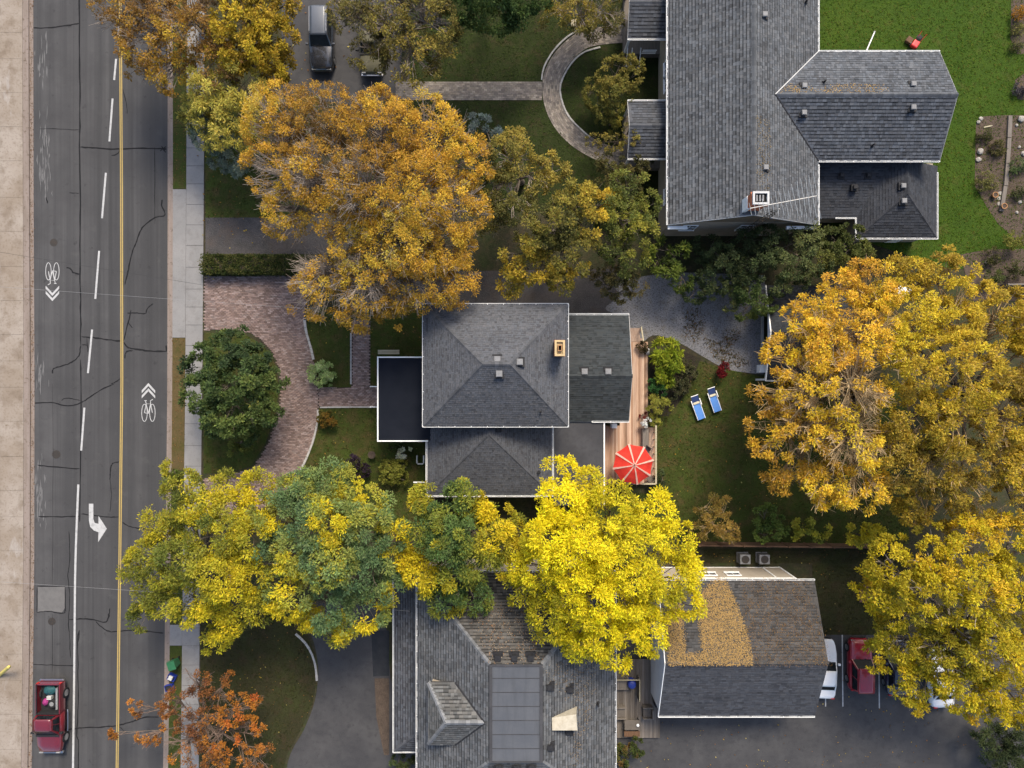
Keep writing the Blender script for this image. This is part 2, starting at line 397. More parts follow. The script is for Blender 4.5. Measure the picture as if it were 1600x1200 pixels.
# painted markings, crack seal and patches are parts of the road
Z1, Z2, Z3 = .004, .009, .013
def rstroke(name, mat, pts, w, z=Z2, ws=None):
    return MB().stroke([P(x, y, 0) for x, y in pts], w, z, ws=ws).build(name, mat, road)
rstroke('yellow_line', 'paint_yellow', [(e_yl(y) - 1.35, y) for y in YR], .085)
rstroke('yellow_line', 'paint_yellow', [(e_yl(y) + 1.35, y) for y in YR], .085)
for a, b in (((187, 30), (184, 62)), ((181.5, 92), (178.5, 125)), ((176, 154), (171, 221)), ((165.5, 270), (159.5, 341)), ((155, 392), (149, 467)), ((144, 515), (137.5, 583)), ((132, 637), (127, 704))):
    rstroke('lane_dash', 'paint_white', [a, b], .15)
rstroke('lane_line', 'paint_white', smooth_path([(122.5, 757), (119.5, 830), (117.5, 900), (116.5, 1000), (115.5, 1100), (114, 1210), (104, 2000)], 5), .16)
MB().sheet([P(x, y, 0) for x, y in [(139, 787), (146, 787), (146, 811), (148, 817), (154, 818.5), (154, 806), (167, 826), (153.5, 847), (154, 831.5), (147, 829), (141, 823), (139, 813)]], Z2).build('turn_arrow', 'paint_white', road)

def bicycle(cx, cy, s):        # s=+1: chevrons towards the top of the street, -1: turned round
    b = MB()
    q = lambda x, y: P(cx + x * s, cy + y * s, 0)
    for ox in (-6.2, 6.2):
        pts = [q(ox + 4.3 * math.cos(t), 5 + 13.5 * math.sin(t)) for t in np.linspace(0, 2 * math.pi, 25)]
        b.stroke(pts, .05, Z2)
    for k, (pp) in enumerate(([(-6.2, 5), (-3.5, -9), (3.5, -9), (0, 6), (-6.2, 5)], [(3.5, -9), (6.2, 5)], [(3.5, -9), (3.2, -14), (7, -16)], [(-3.5, -9), (-4.4, -13.5)], [(-6.5, -14), (-2.5, -14)], [(-3.5, -9), (0, 6)])):
        b.stroke([q(*p) for p in pp], .06, Z2 + .0012 * (k + 1))
    b.build('bicycle_symbol', 'paint_white', road)
    for d in (-30, -38):
        MB().sheet([q(0, d - 3.5), q(10.5, d + 8), q(10.5, d + 12.5), q(0, d + 1.2), q(-10.5, d + 12.5), q(-10.5, d + 8)], Z2).build('chevron', 'paint_white', road)
bicycle(232, 640, 1)
bicycle(82, 429, -1)

cracks = [
    ([(124, -60), (124, 60), (125, 150), (124.5, 230), (125.5, 320), (125, 420), (126, 480), (126, 540)], .11),
    ([(126, 540), (123, 556), (112, 566), (100, 571), (84, 576), (82, 584)], .1),
    ([(126, 562), (127, 640), (125.5, 720), (125, 800), (124.5, 815)], .09),
    ([(52, 630), (80, 629), (106, 634), (125, 630), (140, 621), (160, 608), (178, 600)], .09),
    ([(96, 626), (104, 622), (125, 626)], .07), ([(58, 727), (90, 730), (124, 732.5)], .1), ([(60, 807), (90, 807.5), (124, 807)], .09),
    ([(127, 803), (150, 806), (170, 808), (186, 807.5)], .09), ([(172, 750), (172.5, 735), (176, 724), (187, 721.5)], .09), ([(172, 750), (174, 772), (172, 800)], .05),
    ([(125, 230), (150, 231), (178, 233), (210, 232), (245, 232), (260, 233)], .12), ([(174, 243), (182, 241), (188, 235)], .09), ([(252, 228), (259, 238)], .1), ([(250, 236), (260, 229)], .1),
    ([(195, 445), (200, 425), (205, 400), (212, 380), (220, 360), (226, 352), (242, 340), (258, 336), (253, 322), (253, 312)], .1),
    ([(193, 430), (192, 470), (192.5, 500), (192, 530)], .06), ([(199, 489), (214, 489), (227, 490), (230, 482), (239, 475)], .09), ([(193, 532), (199, 510), (205, 484)], .09), ([(201, 504), (207, 512)], .07),
    ([(127, 526), (150, 528), (170, 531), (190, 533)], .12), ([(193, 534), (200, 543), (215, 546), (235, 548.5), (260, 549)], .12), ([(195, 560), (197, 550), (207, 548)], .1), ([(260, 540), (260, 549)], .14), ([(137, 550), (136, 528)], .07), ([(128, 539), (136, 539)], .07),
    ([(174, 600), (182, 596), (190, 590)], .08), ([(104, 418), (110, 420), (115, 426), (124, 428)], .1), ([(108, 301), (124, 302)], .06), ([(242, 230), (242, 300), (242, 350)], .05),
    ([(191, 816), (204, 823), (222, 826), (240, 828)], .09), ([(108, 830), (109, 860), (108, 885), (106, 900), (109, 930), (107, 970), (109, 1000), (110, 1028)], .06),
    ([(58, 917), (58, 957)], .07), ([(58, 916), (102, 916)], .07), ([(58, 957), (75, 955), (98, 958), (102, 950), (102, 918)], .08),
    ([(108, 968), (130, 967), (150, 969), (166, 972), (170, 958)], .1), ([(150, 971), (160, 981), (174, 987), (200, 985), (225, 986), (256, 989)], .09), ([(122, 1004), (124, 985)], .09), ([(124, 985), (121, 1000), (122, 1050), (122, 1110), (120, 1150), (123, 1160), (122, 1210)], .08),
    ([(50, 1038), (80, 1039), (119, 1040)], .08), ([(104, 1140), (130, 1137), (160, 1136), (185, 1133), (205, 1128), (225, 1121), (248, 1120)], .1), ([(186, 1135), (192, 1140), (194, 1146)], .07), ([(82, 960), (82, 1050)], .04), ([(82, 600), (83, 760), (82, 915)], .025),
    ([(43, 44), (80, 43), (110, 39), (124, 37)], .1), ([(62, 201), (100, 202), (124, 203)], .05), ([(192, 140), (197, 160), (199, 178)], .06), ([(72, 308), (75, 318)], .09), ([(170, 965), (172, 950)], .1)]
for k, (pts, w) in enumerate(cracks):
    sp = smooth_path(pts, 5)
    sp = [(x + rnd.uniform(-.45, .45), y + rnd.uniform(-.45, .45)) for x, y in sp]
    ws = [w * rnd.uniform(.65, 1.25) for _ in sp]; ws[0] *= .4; ws[-1] *= .4
    MB().stroke([P(x, y, 0) for x, y in sp], w, Z1 + .00006 * k, ws=ws).build('crack_seal', 'seal', road)
MB().sheet([P(x, y, 0) for x, y in [(59, 917), (101, 917), (101, 950), (97, 957), (75, 954.5), (59, 956.5)]], .0018).build('road_patch', 'patch', road)
# worn salt / paint ghosts on the near-side lane (old marking remains)
for cx, cy, w, h, n in ((70, 225, 14, 60, 26), (70, 275, 12, 45, 20), (63, 585, 12, 30, 18), (62, 770, 14, 50, 26), (62, 800, 10, 40, 16), (68, 95, 16, 50, 20)):
    b = MB()
    for k in range(n):
        x = cx + rnd.gauss(0, w / 2.6); y = cy + rnd.gauss(0, h / 2.6); l = rnd.uniform(6, 22)
        b.stroke([P(x, y - l / 2, 0), P(x + rnd.uniform(-1.2, 1.2), y, 0), P(x + rnd.uniform(-1, 1), y + l / 2, 0)], .1, .0022 + .0001 * k, ws=[.01, rnd.uniform(.03, .12), .01])
    b.build('worn_paint', 'salt', road, kind='stuff')
MB().lathe([(.0, -.01), (.33, -.01), (.33, .006), (.0, .008)], *P(88, 710, 0).xy, n=18).build('manhole_cover', 'metal_dark', road)
MB().lathe([(.0, -.01), (.3, -.01), (.3, .006), (.0, .008)], *P(84, 379, 0).xy, n=18).build('manhole_cover', 'metal_dark', road)
MB().lathe([(.0, -.01), (.3, -.01), (.3, .006), (.0, .008)], *P(81, 971, 0).xy, n=18).build('manhole_cover', 'metal_dark', road)

# ------------------------------------------------------------------ lawns, drives, beds
LAWN = {}
def flat(name, mat, pts, z, sm=0, kind='structure'):
    if sm: pts = smooth_path(pts + [pts[0]], sm)[:-1]
    o = MB().prism(PL(pts, z), 0.02, z).build(name, mat, kind=kind)
    return [tuple(p) for p in PL(pts, z)]
LAWN['ne'] = flat('lawn', 'grass_bright', [(1230, -300), (2200, -300), (2200, 420), (1480, 420), (1300, 360), (1230, 100)], .115)
LAWN['path'] = flat('lawn', 'grass_dark', [(640, -80), (1040, -80), (1040, 330), (760, 330), (640, 160)], .115)
LAWN['sw'] = flat('lawn', 'grass_leafy', [(314.5, 965), (440, 955), (478, 985), (491, 1020), (495, 1060), (488, 1100), (470, 1140), (448, 1180), (430, 1260), (313, 1260)], .116)
LAWN['front'] = flat('lawn', 'grass_mid', [(320.5, 150), (500, 150), (470, 340), (321, 340)], .115)
LAWN['front2'] = flat('lawn', 'grass_mid', [(478, 480), (660, 480), (660, 605), (496, 605), (488, 560), (480, 525)], .115)
LAWN['front3'] = flat('lawn', 'grass_mid', [(497, 637), (660, 637), (668, 830), (440, 830), (470, 735), (490, 690)], .115)
LAWN['island'] = flat('lawn', 'grass_mid', [(319, 520), (378, 520), (412, 540), (430, 570), (436, 605), (430, 650), (414, 694), (392, 728), (360, 738), (318, 740)], .117)
LAWN['back'] = flat('lawn', 'grass_mid', [(1020, 560), (1080, 560), (1130, 575), (1195, 590), (1210, 600), (1420, 600), (1420, 850), (860, 850), (860, 775), (1020, 770)], .115)
LAWN['se'] = flat('lawn', 'grass_leafy', [(1100, 858), (1420, 858), (1420, 992), (1270, 992), (1270, 880), (1100, 880)], .115)
flat('gravel_drive', 'gravel_dark', [(321, 340), (560, 330), (560, 397), (321, 397)], .113)
flat('asphalt_drive', 'asphalt_drive', [(440, -250), (640, -250), (625, 150), (560, 165), (440, 150)], .114)
flat('side_drive', 'gravel_dark', [(640, 425), (960, 420), (1010, 500), (985, 520), (880, 520), (640, 480)], .113)
flat('gravel_yard', 'gravel', smooth_path([(950, 440), (968, 462), (946, 482), (975, 500), (990, 545), (1020, 524), (1060, 535), (1095, 555), (1125, 572), (1150, 580), (1193, 585)], 5) + [(1195, 430), (1050, 425)], .1165)
flat('curved_drive', 'asphalt_drive', smooth_path([(478, 970), (492, 1010), (497, 1050), (492, 1095), (475, 1140), (450, 1190), (436, 1290)], 5) + [(700, 1290), (610, 1060), (600, 940), (478, 940)], .113)
flat('fresh_asphalt', 'asphalt_new', [(580, 985), (608, 985), (608, 1056), (583, 1057)], .122)
flat('mulch_bed', 'soil', [(585, 1060), (608, 1060), (608, 1180), (600, 1180), (588, 1120)], .121)
flat('parking_lot', 'asphalt_drive', [(960, 990), (2200, 990), (2200, 1500), (800, 1500), (960, 1180)], .1135)
for a, b in (((1316, 992), (1317, 1104)), ((1373, 996), (1374, 1107)), ((1290, 1090), (1290, 1104)), ((1430, 1000), (1431, 1108)), ((1488, 1000), (1489, 1108))):
    MB().stroke([P(*a), P(*b)], .09, .120).build('parking_line', 'paint_white', kind='structure')
GB = [(1525, 195), (1535, 182), (1565, 180), (1640, 180), (1640, 420), (1560, 350), (1540, 320), (1523, 290)]
flat('garden_bed', 'soil', GB, .125)
flat('garden_bed', 'soil', [(1580, 0), (1640, 0), (1640, 80), (1590, 85), (1579, 60)], .125)
flat('garden_bed', 'soil', [(1500, 398), (1540, 390), (1640, 388), (1640, 470), (1520, 470)], .125)
flat('garden_bed', 'soil', [(1586, 125), (1600, 115), (1640, 118), (1640, 160), (1590, 155)], .125)
flat('garden_bed', 'mulch', [(1016, 560), (1055, 545), (1095, 560), (1075, 610), (1045, 650), (1015, 650)], .127)

# kerb stones along the curved drives
def edging(name, label, pts, w, z, mat='concrete_plain', step=9, sm=8):
    sp = smooth_path(pts, sm); o = thing(name, label, 'edging', P(*pts[0], .1))
    acc = [sp[0]]; 
    for p in sp[1:]:
        if math.hypot(p[0] - acc[-1][0], p[1] - acc[-1][1]) >= step: acc.append(p)
    for a, b in zip(acc[:-1], acc[1:]):
        A, B = P(*a, z), P(*b, z); d = (B - A).normalized() * .012
        MB().bar(A + d, B - d, w * rnd.uniform(.9, 1.1), .14).build('edging_stone', mat, o)
edging('stone_edging', 'pale stone edging between brick driveway and the lawn with the round variegated shrub', [(476, 500), (479, 520), (485, 540), (490, 562)], .17, .12)
edging('stone_edging', 'pale stone edging along the lawn beside the orange red bush', [(497, 640), (496, 660), (489, 690), (478, 718), (466, 742)], .15, .12)
edging('walk_edging', 'straight pale edging between vertical brick walk and narrow lawn', [(548.5, 520), (548.5, 560), (548.5, 604)], .11, .12)
edging('walk_edging', 'straight pale edging along brick walk leading to dark porch', [(500, 636.5), (540, 636), (589, 636)], .11, .12)
edging('asphalt_edging', 'curved concrete edging between dark lawn and asphalt driveway', [(462, 990), (480, 1008), (492, 1035), (496, 1070)], .16, .12)
edging('path_edging', 'curved pale edging on the outer side of the grey paver loop path', [(918, 42), (890, 55), (866, 78), (850, 105), (846, 127)], .12, .125)
edging('path_edging', 'pale edging on inner side of grey paver loop path', [(938, 74), (912, 82), (892, 100), (877, 128), (876, 150), (886, 178), (905, 200), (926, 218)], .12, .125)

# ------------------------------------------------------------------ brick paving: real pavers, too small to pick apart
def pavers(name, polys, cols, bl, bw, ang, z, label_parent=None, seed=1):
    r = random.Random(seed); b = MB(); ca, sa = math.cos(ang), math.sin(ang)
    allp = [p for pl in polys for p in pl]
    cx = sum(p[0] for p in allp) / len(allp); cy = sum(p[1] for p in allp) / len(allp)
    R = max(math.hypot(p[0] - cx, p[1] - cy) for p in allp) + .5
    nu, nv = int(R / bl) + 2, int(R / bw) + 2
    U, V = np.meshgrid(np.arange(-nu, nu), np.arange(-nv, nv))
    u = (U + (V % 2) * .5) * bl; v = V * bw
    # gentle settlement waves in the courses
    v = v + .05 * np.sin(u * .8 + 1.3) + .03 * np.sin(u * 2.1 + v)
    X = cx + u * ca - v * sa; Y = cy + u * sa + v * ca
    inside = np.zeros(X.shape, bool)
    for pl in polys: inside |= inpoly(X, Y, pl)
    for x, y in zip(X[inside], Y[inside]):
        a, c_ = bl / 2 - .008, bw / 2 - .009
        t = ang + r.uniform(-.02, .02); ct, st = math.cos(t), math.sin(t)
        zt = z + r.uniform(-.006, .006)
        vs = []
        for du, dv in ((-a, -c_), (a, -c_), (a, c_), (-a, c_)):
            vs.append((x + du * ct - dv * st, y + du * st + dv * ct, zt + r.uniform(-.003, .003)))
        for q in list(vs): vs.append((q[0], q[1], z - .03))
        k = r.uniform(.72, 1.25); c = r.choice(cols)
        b.add(vs, [(0, 1, 2, 3), (1, 0, 4, 5), (2, 1, 5, 6), (3, 2, 6, 7), (0, 3, 7, 4)], tuple(k * q for q in c))
    return b
drive_px = smooth_path([(319, 431), (400, 431), (480, 430), (478, 470), (476, 500), (480, 525), (487, 548), (493, 580), (496, 605), (498, 636), (496, 660), (489, 690), (476, 722), (458, 755), (420, 790), (370, 810), (319, 815)], 4) \
    + smooth_path([(319, 748), (360, 741), (394, 730), (417, 696), (433, 651), (439, 605), (433, 568), (414, 537), (380, 517), (319, 516)], 4)
drive_w = [tuple(p.xy) for p in PL(drive_px, .14)]
walk_v = [tuple(p.xy) for p in PL([(549, 500), (578.5, 500), (578.5, 606), (549, 606)], .14)]
walk_h = [tuple(p.xy) for p in PL([(496, 606), (591, 606), (590, 636), (498, 636)], .14)]
RB = [(.185, .13, .112), (.215, .155, .135), (.155, .108, .092), (.2, .145, .13), (.24, .185, .168)]
bd = MB().prism(PL(drive_px, .13), .02, .118).build('brick_driveway', 'joint_sand', kind='structure')
pavers('pavers', [drive_w], RB, .25, .125, math.radians(-4), .14, seed=3).build('pavers', 'brickattr', bd, kind='stuff', color=True)
bw_ = MB().prism(PL([(549, 500), (578.5, 500), (578.5, 606), (590.5, 606), (590, 636), (498, 636), (496, 606), (549, 606)], .13), .02, .118).build('brick_walk', 'joint_sand', kind='structure')
b1 = pavers('pavers', [walk_v], RB, .25, .125, math.radians(0), .141, seed=4)
b2 = pavers('pavers', [walk_h], RB, .25, .125, math.radians(0), .141, seed=5)
b1.add(b2.v, b2.f); b1.c[-len(b2.c):] = b2.c
b1.build('pavers', 'brickattr', bw_, kind='stuff', color=True)

GP = [(.2, .172, .142), (.16, .14, .12), (.22, .195, .165), (.175, .15, .13), (.135, .118, .105)]
def path_pavers(name, line, wpx, seed):
    r = random.Random(seed)
    sp = [P(x, y, .13).xy for x, y in smooth_path(line, 10)]
    d = [0]
    for a, b in zip(sp[:-1], sp[1:]): d.append(d[-1] + (b - a).length)
    W = S(wpx); bl, bw = .27, .135
    xs = [p.x for p in sp]; ys = [p.y for p in sp]
    def at(s, t):
        x = np.interp(s, d, xs); y = np.interp(s, d, ys); x2 = np.interp(s + .05, d, xs); y2 = np.interp(s + .05, d, ys)
        if s + .05 > d[-1]: x2, y2 = x + (xs[-1] - xs[-2]), y + (ys[-1] - ys[-2])
        v = Vector((x2 - x, y2 - y)).normalized()
        return (x - v.y * t, y + v.x * t)
    n = int(W / bw); bw = W / n
    base = MB().add(*(lambda L: ([(*p, .119) for p in L], [(2 * i, 2 * i + 1, 2 * i + 3, 2 * i + 2) for i in range(len(L) // 2 - 1)]))([q for s in np.linspace(0, d[-1], 60) for q in (at(s, W / 2), at(s, -W / 2))])).build(name, 'joint_sand', kind='structure')
    b = MB()
    for i in range(n):
        s = -bl * (.5 * (i % 2)) 
        while s < d[-1]:
            s0, s1 = max(0, s + .006), min(d[-1], s + bl - .006); s += bl
            if s1 - s0 < .05: continue
            t0, t1 = -W / 2 + i * bw + .006, -W / 2 + (i + 1) * bw - .006
            z = .142 + r.uniform(-.006, .006)
            vs = [(*at(s0, t0), z), (*at(s1, t0), z), (*at(s1, t1), z), (*at(s0, t1), z)]
            vs += [(q[0], q[1], .115) for q in vs]
            k = r.uniform(.75, 1.2); c = r.choice(GP)
            b.add(vs, [(0, 1, 2, 3), (1, 0, 4, 5), (2, 1, 5, 6), (3, 2, 6, 7), (0, 3, 7, 4)], tuple(k * q for q in c))
    b.build('pavers', 'brickattr', base, kind='stuff', color=True)
path_pavers('paver_walk', [(618, 142), (700, 142), (780, 142), (847, 142)], 29, 8)
path_pavers('paver_loop', [(985, 52), (945, 55), (912, 62), (884, 84), (866, 112), (861.5, 140), (868, 172), (885, 200), (910, 222), (945, 240), (980, 246)], 28.5, 9)

# ------------------------------------------------------------------ grass tufts and fallen leaves (nobody could count them)
def tufts(name, label, polys, dens, z, cols, ln=(.10, .26), seed=1, cat='grass', avoid=(), tilt=.5, wd=.22, mat='grassattr'):
    r = np.random.default_rng(seed); V = []; Cc = []
    for poly in polys:
        p = np.array([(q[0], q[1]) for q in poly])
        lo = np.maximum(p.min(0), (-44, -33)); hi = np.minimum(p.max(0), (44, 33))
        n = int((hi[0] - lo[0]) * (hi[1] - lo[1]) * dens)
        x = r.uniform(lo[0], hi[0], n); y = r.uniform(lo[1], hi[1], n)
        k = inpoly(x + r.normal(0, .09, n), y + r.normal(0, .09, n), poly)
        for av in avoid: k &= ~inpoly(x, y, av)
        x, y = x[k], y[k]; n = len(x)
        a = r.uniform(0, 2 * np.pi, n); l = r.uniform(*ln, n); t = r.uniform(0, tilt, n)
        w = l * wd
        dx, dy = np.cos(a), np.sin(a)
        b = np.stack([x, y, np.full(n, z)], 1)
        tip = b + np.stack([dx * l * np.cos(t), dy * l * np.cos(t), l * np.sin(t) + .01], 1)
        mid = (b + tip) / 2; side = np.stack([-dy * w / 2, dx * w / 2, np.zeros(n)], 1)
        V.append(np.stack([b, mid + side + (0, 0, .012), tip, mid - side], 1).reshape(-1, 3))
        c = np.array(cols)[r.integers(0, len(cols), n)] * r.uniform(.65, 1.3, (n, 1))
        Cc.append(c)
    o = np_mesh(name, np.concatenate(V), 4, np.concatenate(Cc), mat, kind='stuff')
    return tag(o, label, cat, kind='stuff')
tufts('grass', 'bright green mown grass of the lawn behind the large grey roofed house', [LAWN['ne']], 42, .115, [(.045, .082, .006), (.035, .07, .005), (.065, .09, .009), (.08, .078, .015), (.024, .05, .004)], seed=2)
tufts('grass', 'dark green grass around the grey paver loop path', [LAWN['path']], 36, .115, [(.03, .05, .01), (.04, .06, .012), (.022, .034, .008)], seed=3, avoid=[[tuple(p.xy) for p in PL([(610, 126), (850, 126), (850, 158), (610, 158)])], [tuple(p.xy) for p in PL(smooth_path([(985, 38), (915, 47), (868, 78), (847, 125), (848, 155), (865, 195), (905, 235), (980, 261)], 5) + smooth_path([(980, 231), (915, 208), (884, 175), (876, 140), (882, 105), (905, 80), (985, 66)], 5))]])
tufts('grass', 'olive green grass of the front and back lawns around the house with the porch', [LAWN['front'], LAWN['front2'], LAWN['front3'], LAWN['back'], LAWN['island']], 34, .117, [(.042, .058, .010), (.034, .048, .009), (.075, .06, .02), (.06, .045, .016), (.03, .04, .01)], seed=4, avoid=[drive_w, walk_v, walk_h])
tufts('grass', 'dark leaf strewn grass beside the curved asphalt driveway', [LAWN['sw'], LAWN['se']], 34, .118, [(.03, .036, .01), (.045, .036, .015), (.024, .026, .009)], seed=5)
LC = [(.30, .16, .03), (.22, .1, .03), (.36, .25, .04), (.14, .08, .035), (.4, .33, .1)]
fr = [tuple(p.xy) for p in PL([(300, 0), (700, 0), (700, 560), (460, 560), (440, 440), (320, 440)])]
tufts('leaf_and_sun_flecks', 'scattered fallen leaves on ground under the orange trees', [fr], .9, .15, LC, (.1, .2), 6, 'leaves', tilt=.25, wd=.6, mat='leafattr')
tufts('leaf_and_sun_flecks', 'scattered fallen leaves on lawns and lot around yellow trees', [LAWN['sw'], LAWN['se'], LAWN['back'], LAWN['front3'], [tuple(p.xy) for p in PL([(970, 1130), (1600, 1000), (1600, 1250), (970, 1250)])]], 1.0, .135, LC, (.08, .16), 7, 'leaves', tilt=.25, wd=.6, mat='leafattr')
tufts('leaf_and_sun_flecks', 'brown leaf litter lining the kerb beside the tan sidewalk', [[tuple(p.xy) for p in strip(e_kl1, e_gut, -40, 1240)]], 60, .014, [(.12, .06, .025), (.17, .09, .035), (.08, .045, .02)], (.04, .12), 8, 'leaves', tilt=.3, wd=.6, mat='leafattr')
tufts('leaf_and_sun_flecks', 'brown leaves on the boulevard strip beside the grey sidewalk', [[tuple(p.xy) for p in strip(e_k2, e_w0, 528, 735)], [tuple(p.xy) for p in strip(e_k2, e_w0, 0, 296)]], 16, .135, [(.16, .085, .03), (.2, .11, .04), (.08, .07, .02)], (.06, .14), 9, 'leaves', tilt=.3, wd=.6, mat='leafattr')
gy = [tuple(p.xy) for p in PL([(1068, 492), (1078, 482), (1098, 487), (1102, 512), (1085, 540), (1070, 530)])]
gy2 = [tuple(p.xy) for p in PL([(1095, 530), (1125, 528), (1150, 512), (1158, 522), (1140, 545), (1175, 560), (1160, 575), (1120, 565)])]
tufts('weeds', 'dry weeds and clippings on the pale gravel yard', [gy, gy2], 75, .12, [(.075, .055, .028), (.055, .045, .022), (.14, .115, .08), (.045, .045, .02), (.1, .065, .035)], (.1, .3), 10, 'weeds', tilt=.4, wd=.25)
# ------------------------------------------------------------------ buildings
def clip_half(poly, a, b, c):       # keep a*u+b*v<=c
    out = []
    for i in range(len(poly)):
        p, q = poly[i], poly[(i + 1) % len(poly)]
        dp, dq = a * p[0] + b * p[1] - c, a * q[0] + b * q[1] - c
        if dp <= 0: out.append(p)
        if (dp < 0 < dq) or (dq < 0 < dp):
            t = dp / (dp - dq); out.append((p[0] + (q[0] - p[0]) * t, p[1] + (q[1] - p[1]) * t))
    return out

def shingle_slope(b, poly, base, seed, exp=.2, tab=.33, var=.22, band=.6, lift=.014):
    """courses of real shingle tabs over one planar convex slope"""
    r = random.Random(seed)
    P3 = [Vector(p) for p in poly]
    n = Vector((0, 0, 0))
    for i in range(len(P3)):
        a, c = P3[i], P3[(i + 1) % len(P3)]
        n += Vector(((a.y - c.y) * (a.z + c.z), (a.z - c.z) * (a.x + c.x), (a.x - c.x) * (a.y + c.y)))
    n.normalize()
    if n.z < 0: n = -n
    d = (Vector((0, 0, -1)) + n * n.z).normalized()      # down the slope
    u = d.cross(n)
    o = P3[0]
    pts = [((p - o).dot(u), (p - o).dot(d)) for p in P3]
    area = sum(pts[i][0] * pts[(i + 1) % len(pts)][1] - pts[(i + 1) % len(pts)][0] * pts[i][1] for i in range(len(pts)))
    if area < 0: pts = pts[::-1]
    halves = []
    for i in range(len(pts)):
        p, q = pts[i], pts[(i + 1) % len(pts)]
        a, c = q[1] - p[1], -(q[0] - p[0]); L = math.hypot(a, c)
        if L > 1e-6: halves.append((a / L, c / L, (a * p[0] + c * p[1]) / L))
    u0, u1 = min(p[0] for p in pts), max(p[0] for p in pts); v0, v1 = min(p[1] for p in pts), max(p[1] for p in pts)
    nv = max(1, round((v1 - v0) / exp)); e = (v1 - v0) / nv
    W = lambda q, h: o + u * q[0] + d * q[1] + n * h
    for j in range(nv):
        a0 = v0 + j * e; off = r.uniform(0, tab)
        x = u0 - off
        rowk = r.uniform(.93, 1.07)
        while x < u1:
            w = tab * r.choice((.6, .8, 1.0, 1.2)); g = .006
            quad = [(x + g, a0), (x + w - g, a0), (x + w - g, a0 + e), (x + g, a0 + e)]; x += w
            full = True
            for hx in halves:
                if max(hx[0] * p[0] + hx[1] * p[1] for p in quad) > hx[2] + 1e-6:
                    quad = clip_half(quad, *hx); full = False
                    if len(quad) < 3: break
            if len(quad) < 3: continue
            k = (1 + r.uniform(-var, var)) * rowk; lay = lift if r.random() < .6 else lift * 1.8
            if r.random() < .12: k *= .72
            tint = r.uniform(-.03, .03); bk = r.choice((.8, .9, 1.1, 1.5, 2.1))
            c = (base[0] * k * (1 + tint), base[1] * k, base[2] * k * (1 - tint))
            hgt = lambda q: .006 + lay * (q[1] - a0) / e
            if full:
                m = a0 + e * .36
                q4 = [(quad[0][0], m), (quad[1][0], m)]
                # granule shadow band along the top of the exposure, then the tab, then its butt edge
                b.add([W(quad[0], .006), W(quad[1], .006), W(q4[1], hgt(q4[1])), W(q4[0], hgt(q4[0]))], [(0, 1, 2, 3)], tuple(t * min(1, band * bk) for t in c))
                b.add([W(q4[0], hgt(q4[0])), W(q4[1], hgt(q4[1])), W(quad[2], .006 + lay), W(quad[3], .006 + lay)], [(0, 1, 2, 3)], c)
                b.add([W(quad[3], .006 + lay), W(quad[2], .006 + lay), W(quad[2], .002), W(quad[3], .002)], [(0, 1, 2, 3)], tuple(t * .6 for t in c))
            else:
                b.add([W(q, hgt(q)) for q in quad], [tuple(range(len(quad)))], c)

SEED = [100]
def roof(house, slopes, base, caps=(), thick=.16, exp=.2, var=.22, band=.6, under='trim_white', tab=.33, capcol=None):
    """slopes: convex planar 3D polygons; caps: hip and ridge lines to cover"""
    b = MB()
    for poly in slopes:
        n = len(poly); poly = [Vector(p) for p in poly]
        ar = sum(poly[i].x * poly[(i + 1) % n].y - poly[(i + 1) % n].x * poly[i].y for i in range(n))
        if ar < 0: poly = poly[::-1]
        vs = list(poly) + [p - Vector((0, 0, thick)) for p in poly]
        b.add(vs, [tuple(range(n)), tuple(range(n, 2 * n))[::-1]] + [(i, n + i, n + (i + 1) % n, (i + 1) % n) for i in range(n)])
    rf = b.build('roof', 'membrane_grey', house)
    s = MB()
    for poly in slopes:
        bs = base
        if isinstance(poly, tuple): poly, bs = poly
        SEED[0] += 1
        shingle_slope(s, poly, bs, SEED[0], exp, tab, var, band)
    s.build('shingles', 'shingle', rf, kind='stuff', color=True)
    if caps:
        c = MB(); r = random.Random(5)
        cc = capcol or tuple(q * .85 for q in base)
        for A, B in caps:
            A, B = Vector(A), Vector(B); L = (B - A).length; k = max(1, int(L / .24)); d = (B - A) / k
            side = Vector((0, 0, 1)).cross(d).normalized()
            for i in range(k):
                p, q = A + d * i, A + d * (i + 1.15)
                up = Vector((0, 0, 1)); w = .15; dr = .07
                kk = r.uniform(.75, 1.2)
                vs = [p - side * w + up * (.02 - dr), p + up * .03, p + side * w + up * (.02 - dr), q - side * w + up * (.035 - dr), q + up * .05, q + side * w + up * (.035 - dr)]
                c.add(vs, [(0, 1, 4, 3), (1, 2, 5, 4)], tuple(kk * t for t in cc))
        c.build('ridge_cap', 'shingle', rf, kind='stuff', color=True)
    return rf

def gutter(rf, A, B, w=.1, h=.1, mat='trim_white', off=0, hang=True):
    A, B = Vector(A), Vector(B); d = (B - A).normalized(); sd_ = Vector((0, 0, 1)).cross(d).normalized() * off
    b = MB(); z = Vector((0, 0, .03))
    b.bar(A + sd_ - z, B + sd_ - z, w, .012)                                       # trough floor
    t = Vector((0, 0, 1)).cross(d).normalized() * (w / 2 - .012)
    for sg in (-1, 1): b.bar(A + sd_ + t * sg + Vector((0, 0, .012)), B + sd_ + t * sg + Vector((0, 0, .012)), .026, h * .7)
    if hang:
        n = max(1, int((B - A).length / 1.1))
        for i in range(n + 1):
            p = A + (B - A) * (i / n) + sd_ + Vector((0, 0, .045))
            b.bar(p - t * 1.2, p + t * 1.2, .035, .02)
    return b.build('gutter', mat, rf)

def fascia(rf, A, B, w=.09, h=.22, mat='trim_white'):
    return MB().bar(Vector(A), Vector(B), w, h).build('fascia', mat, rf)

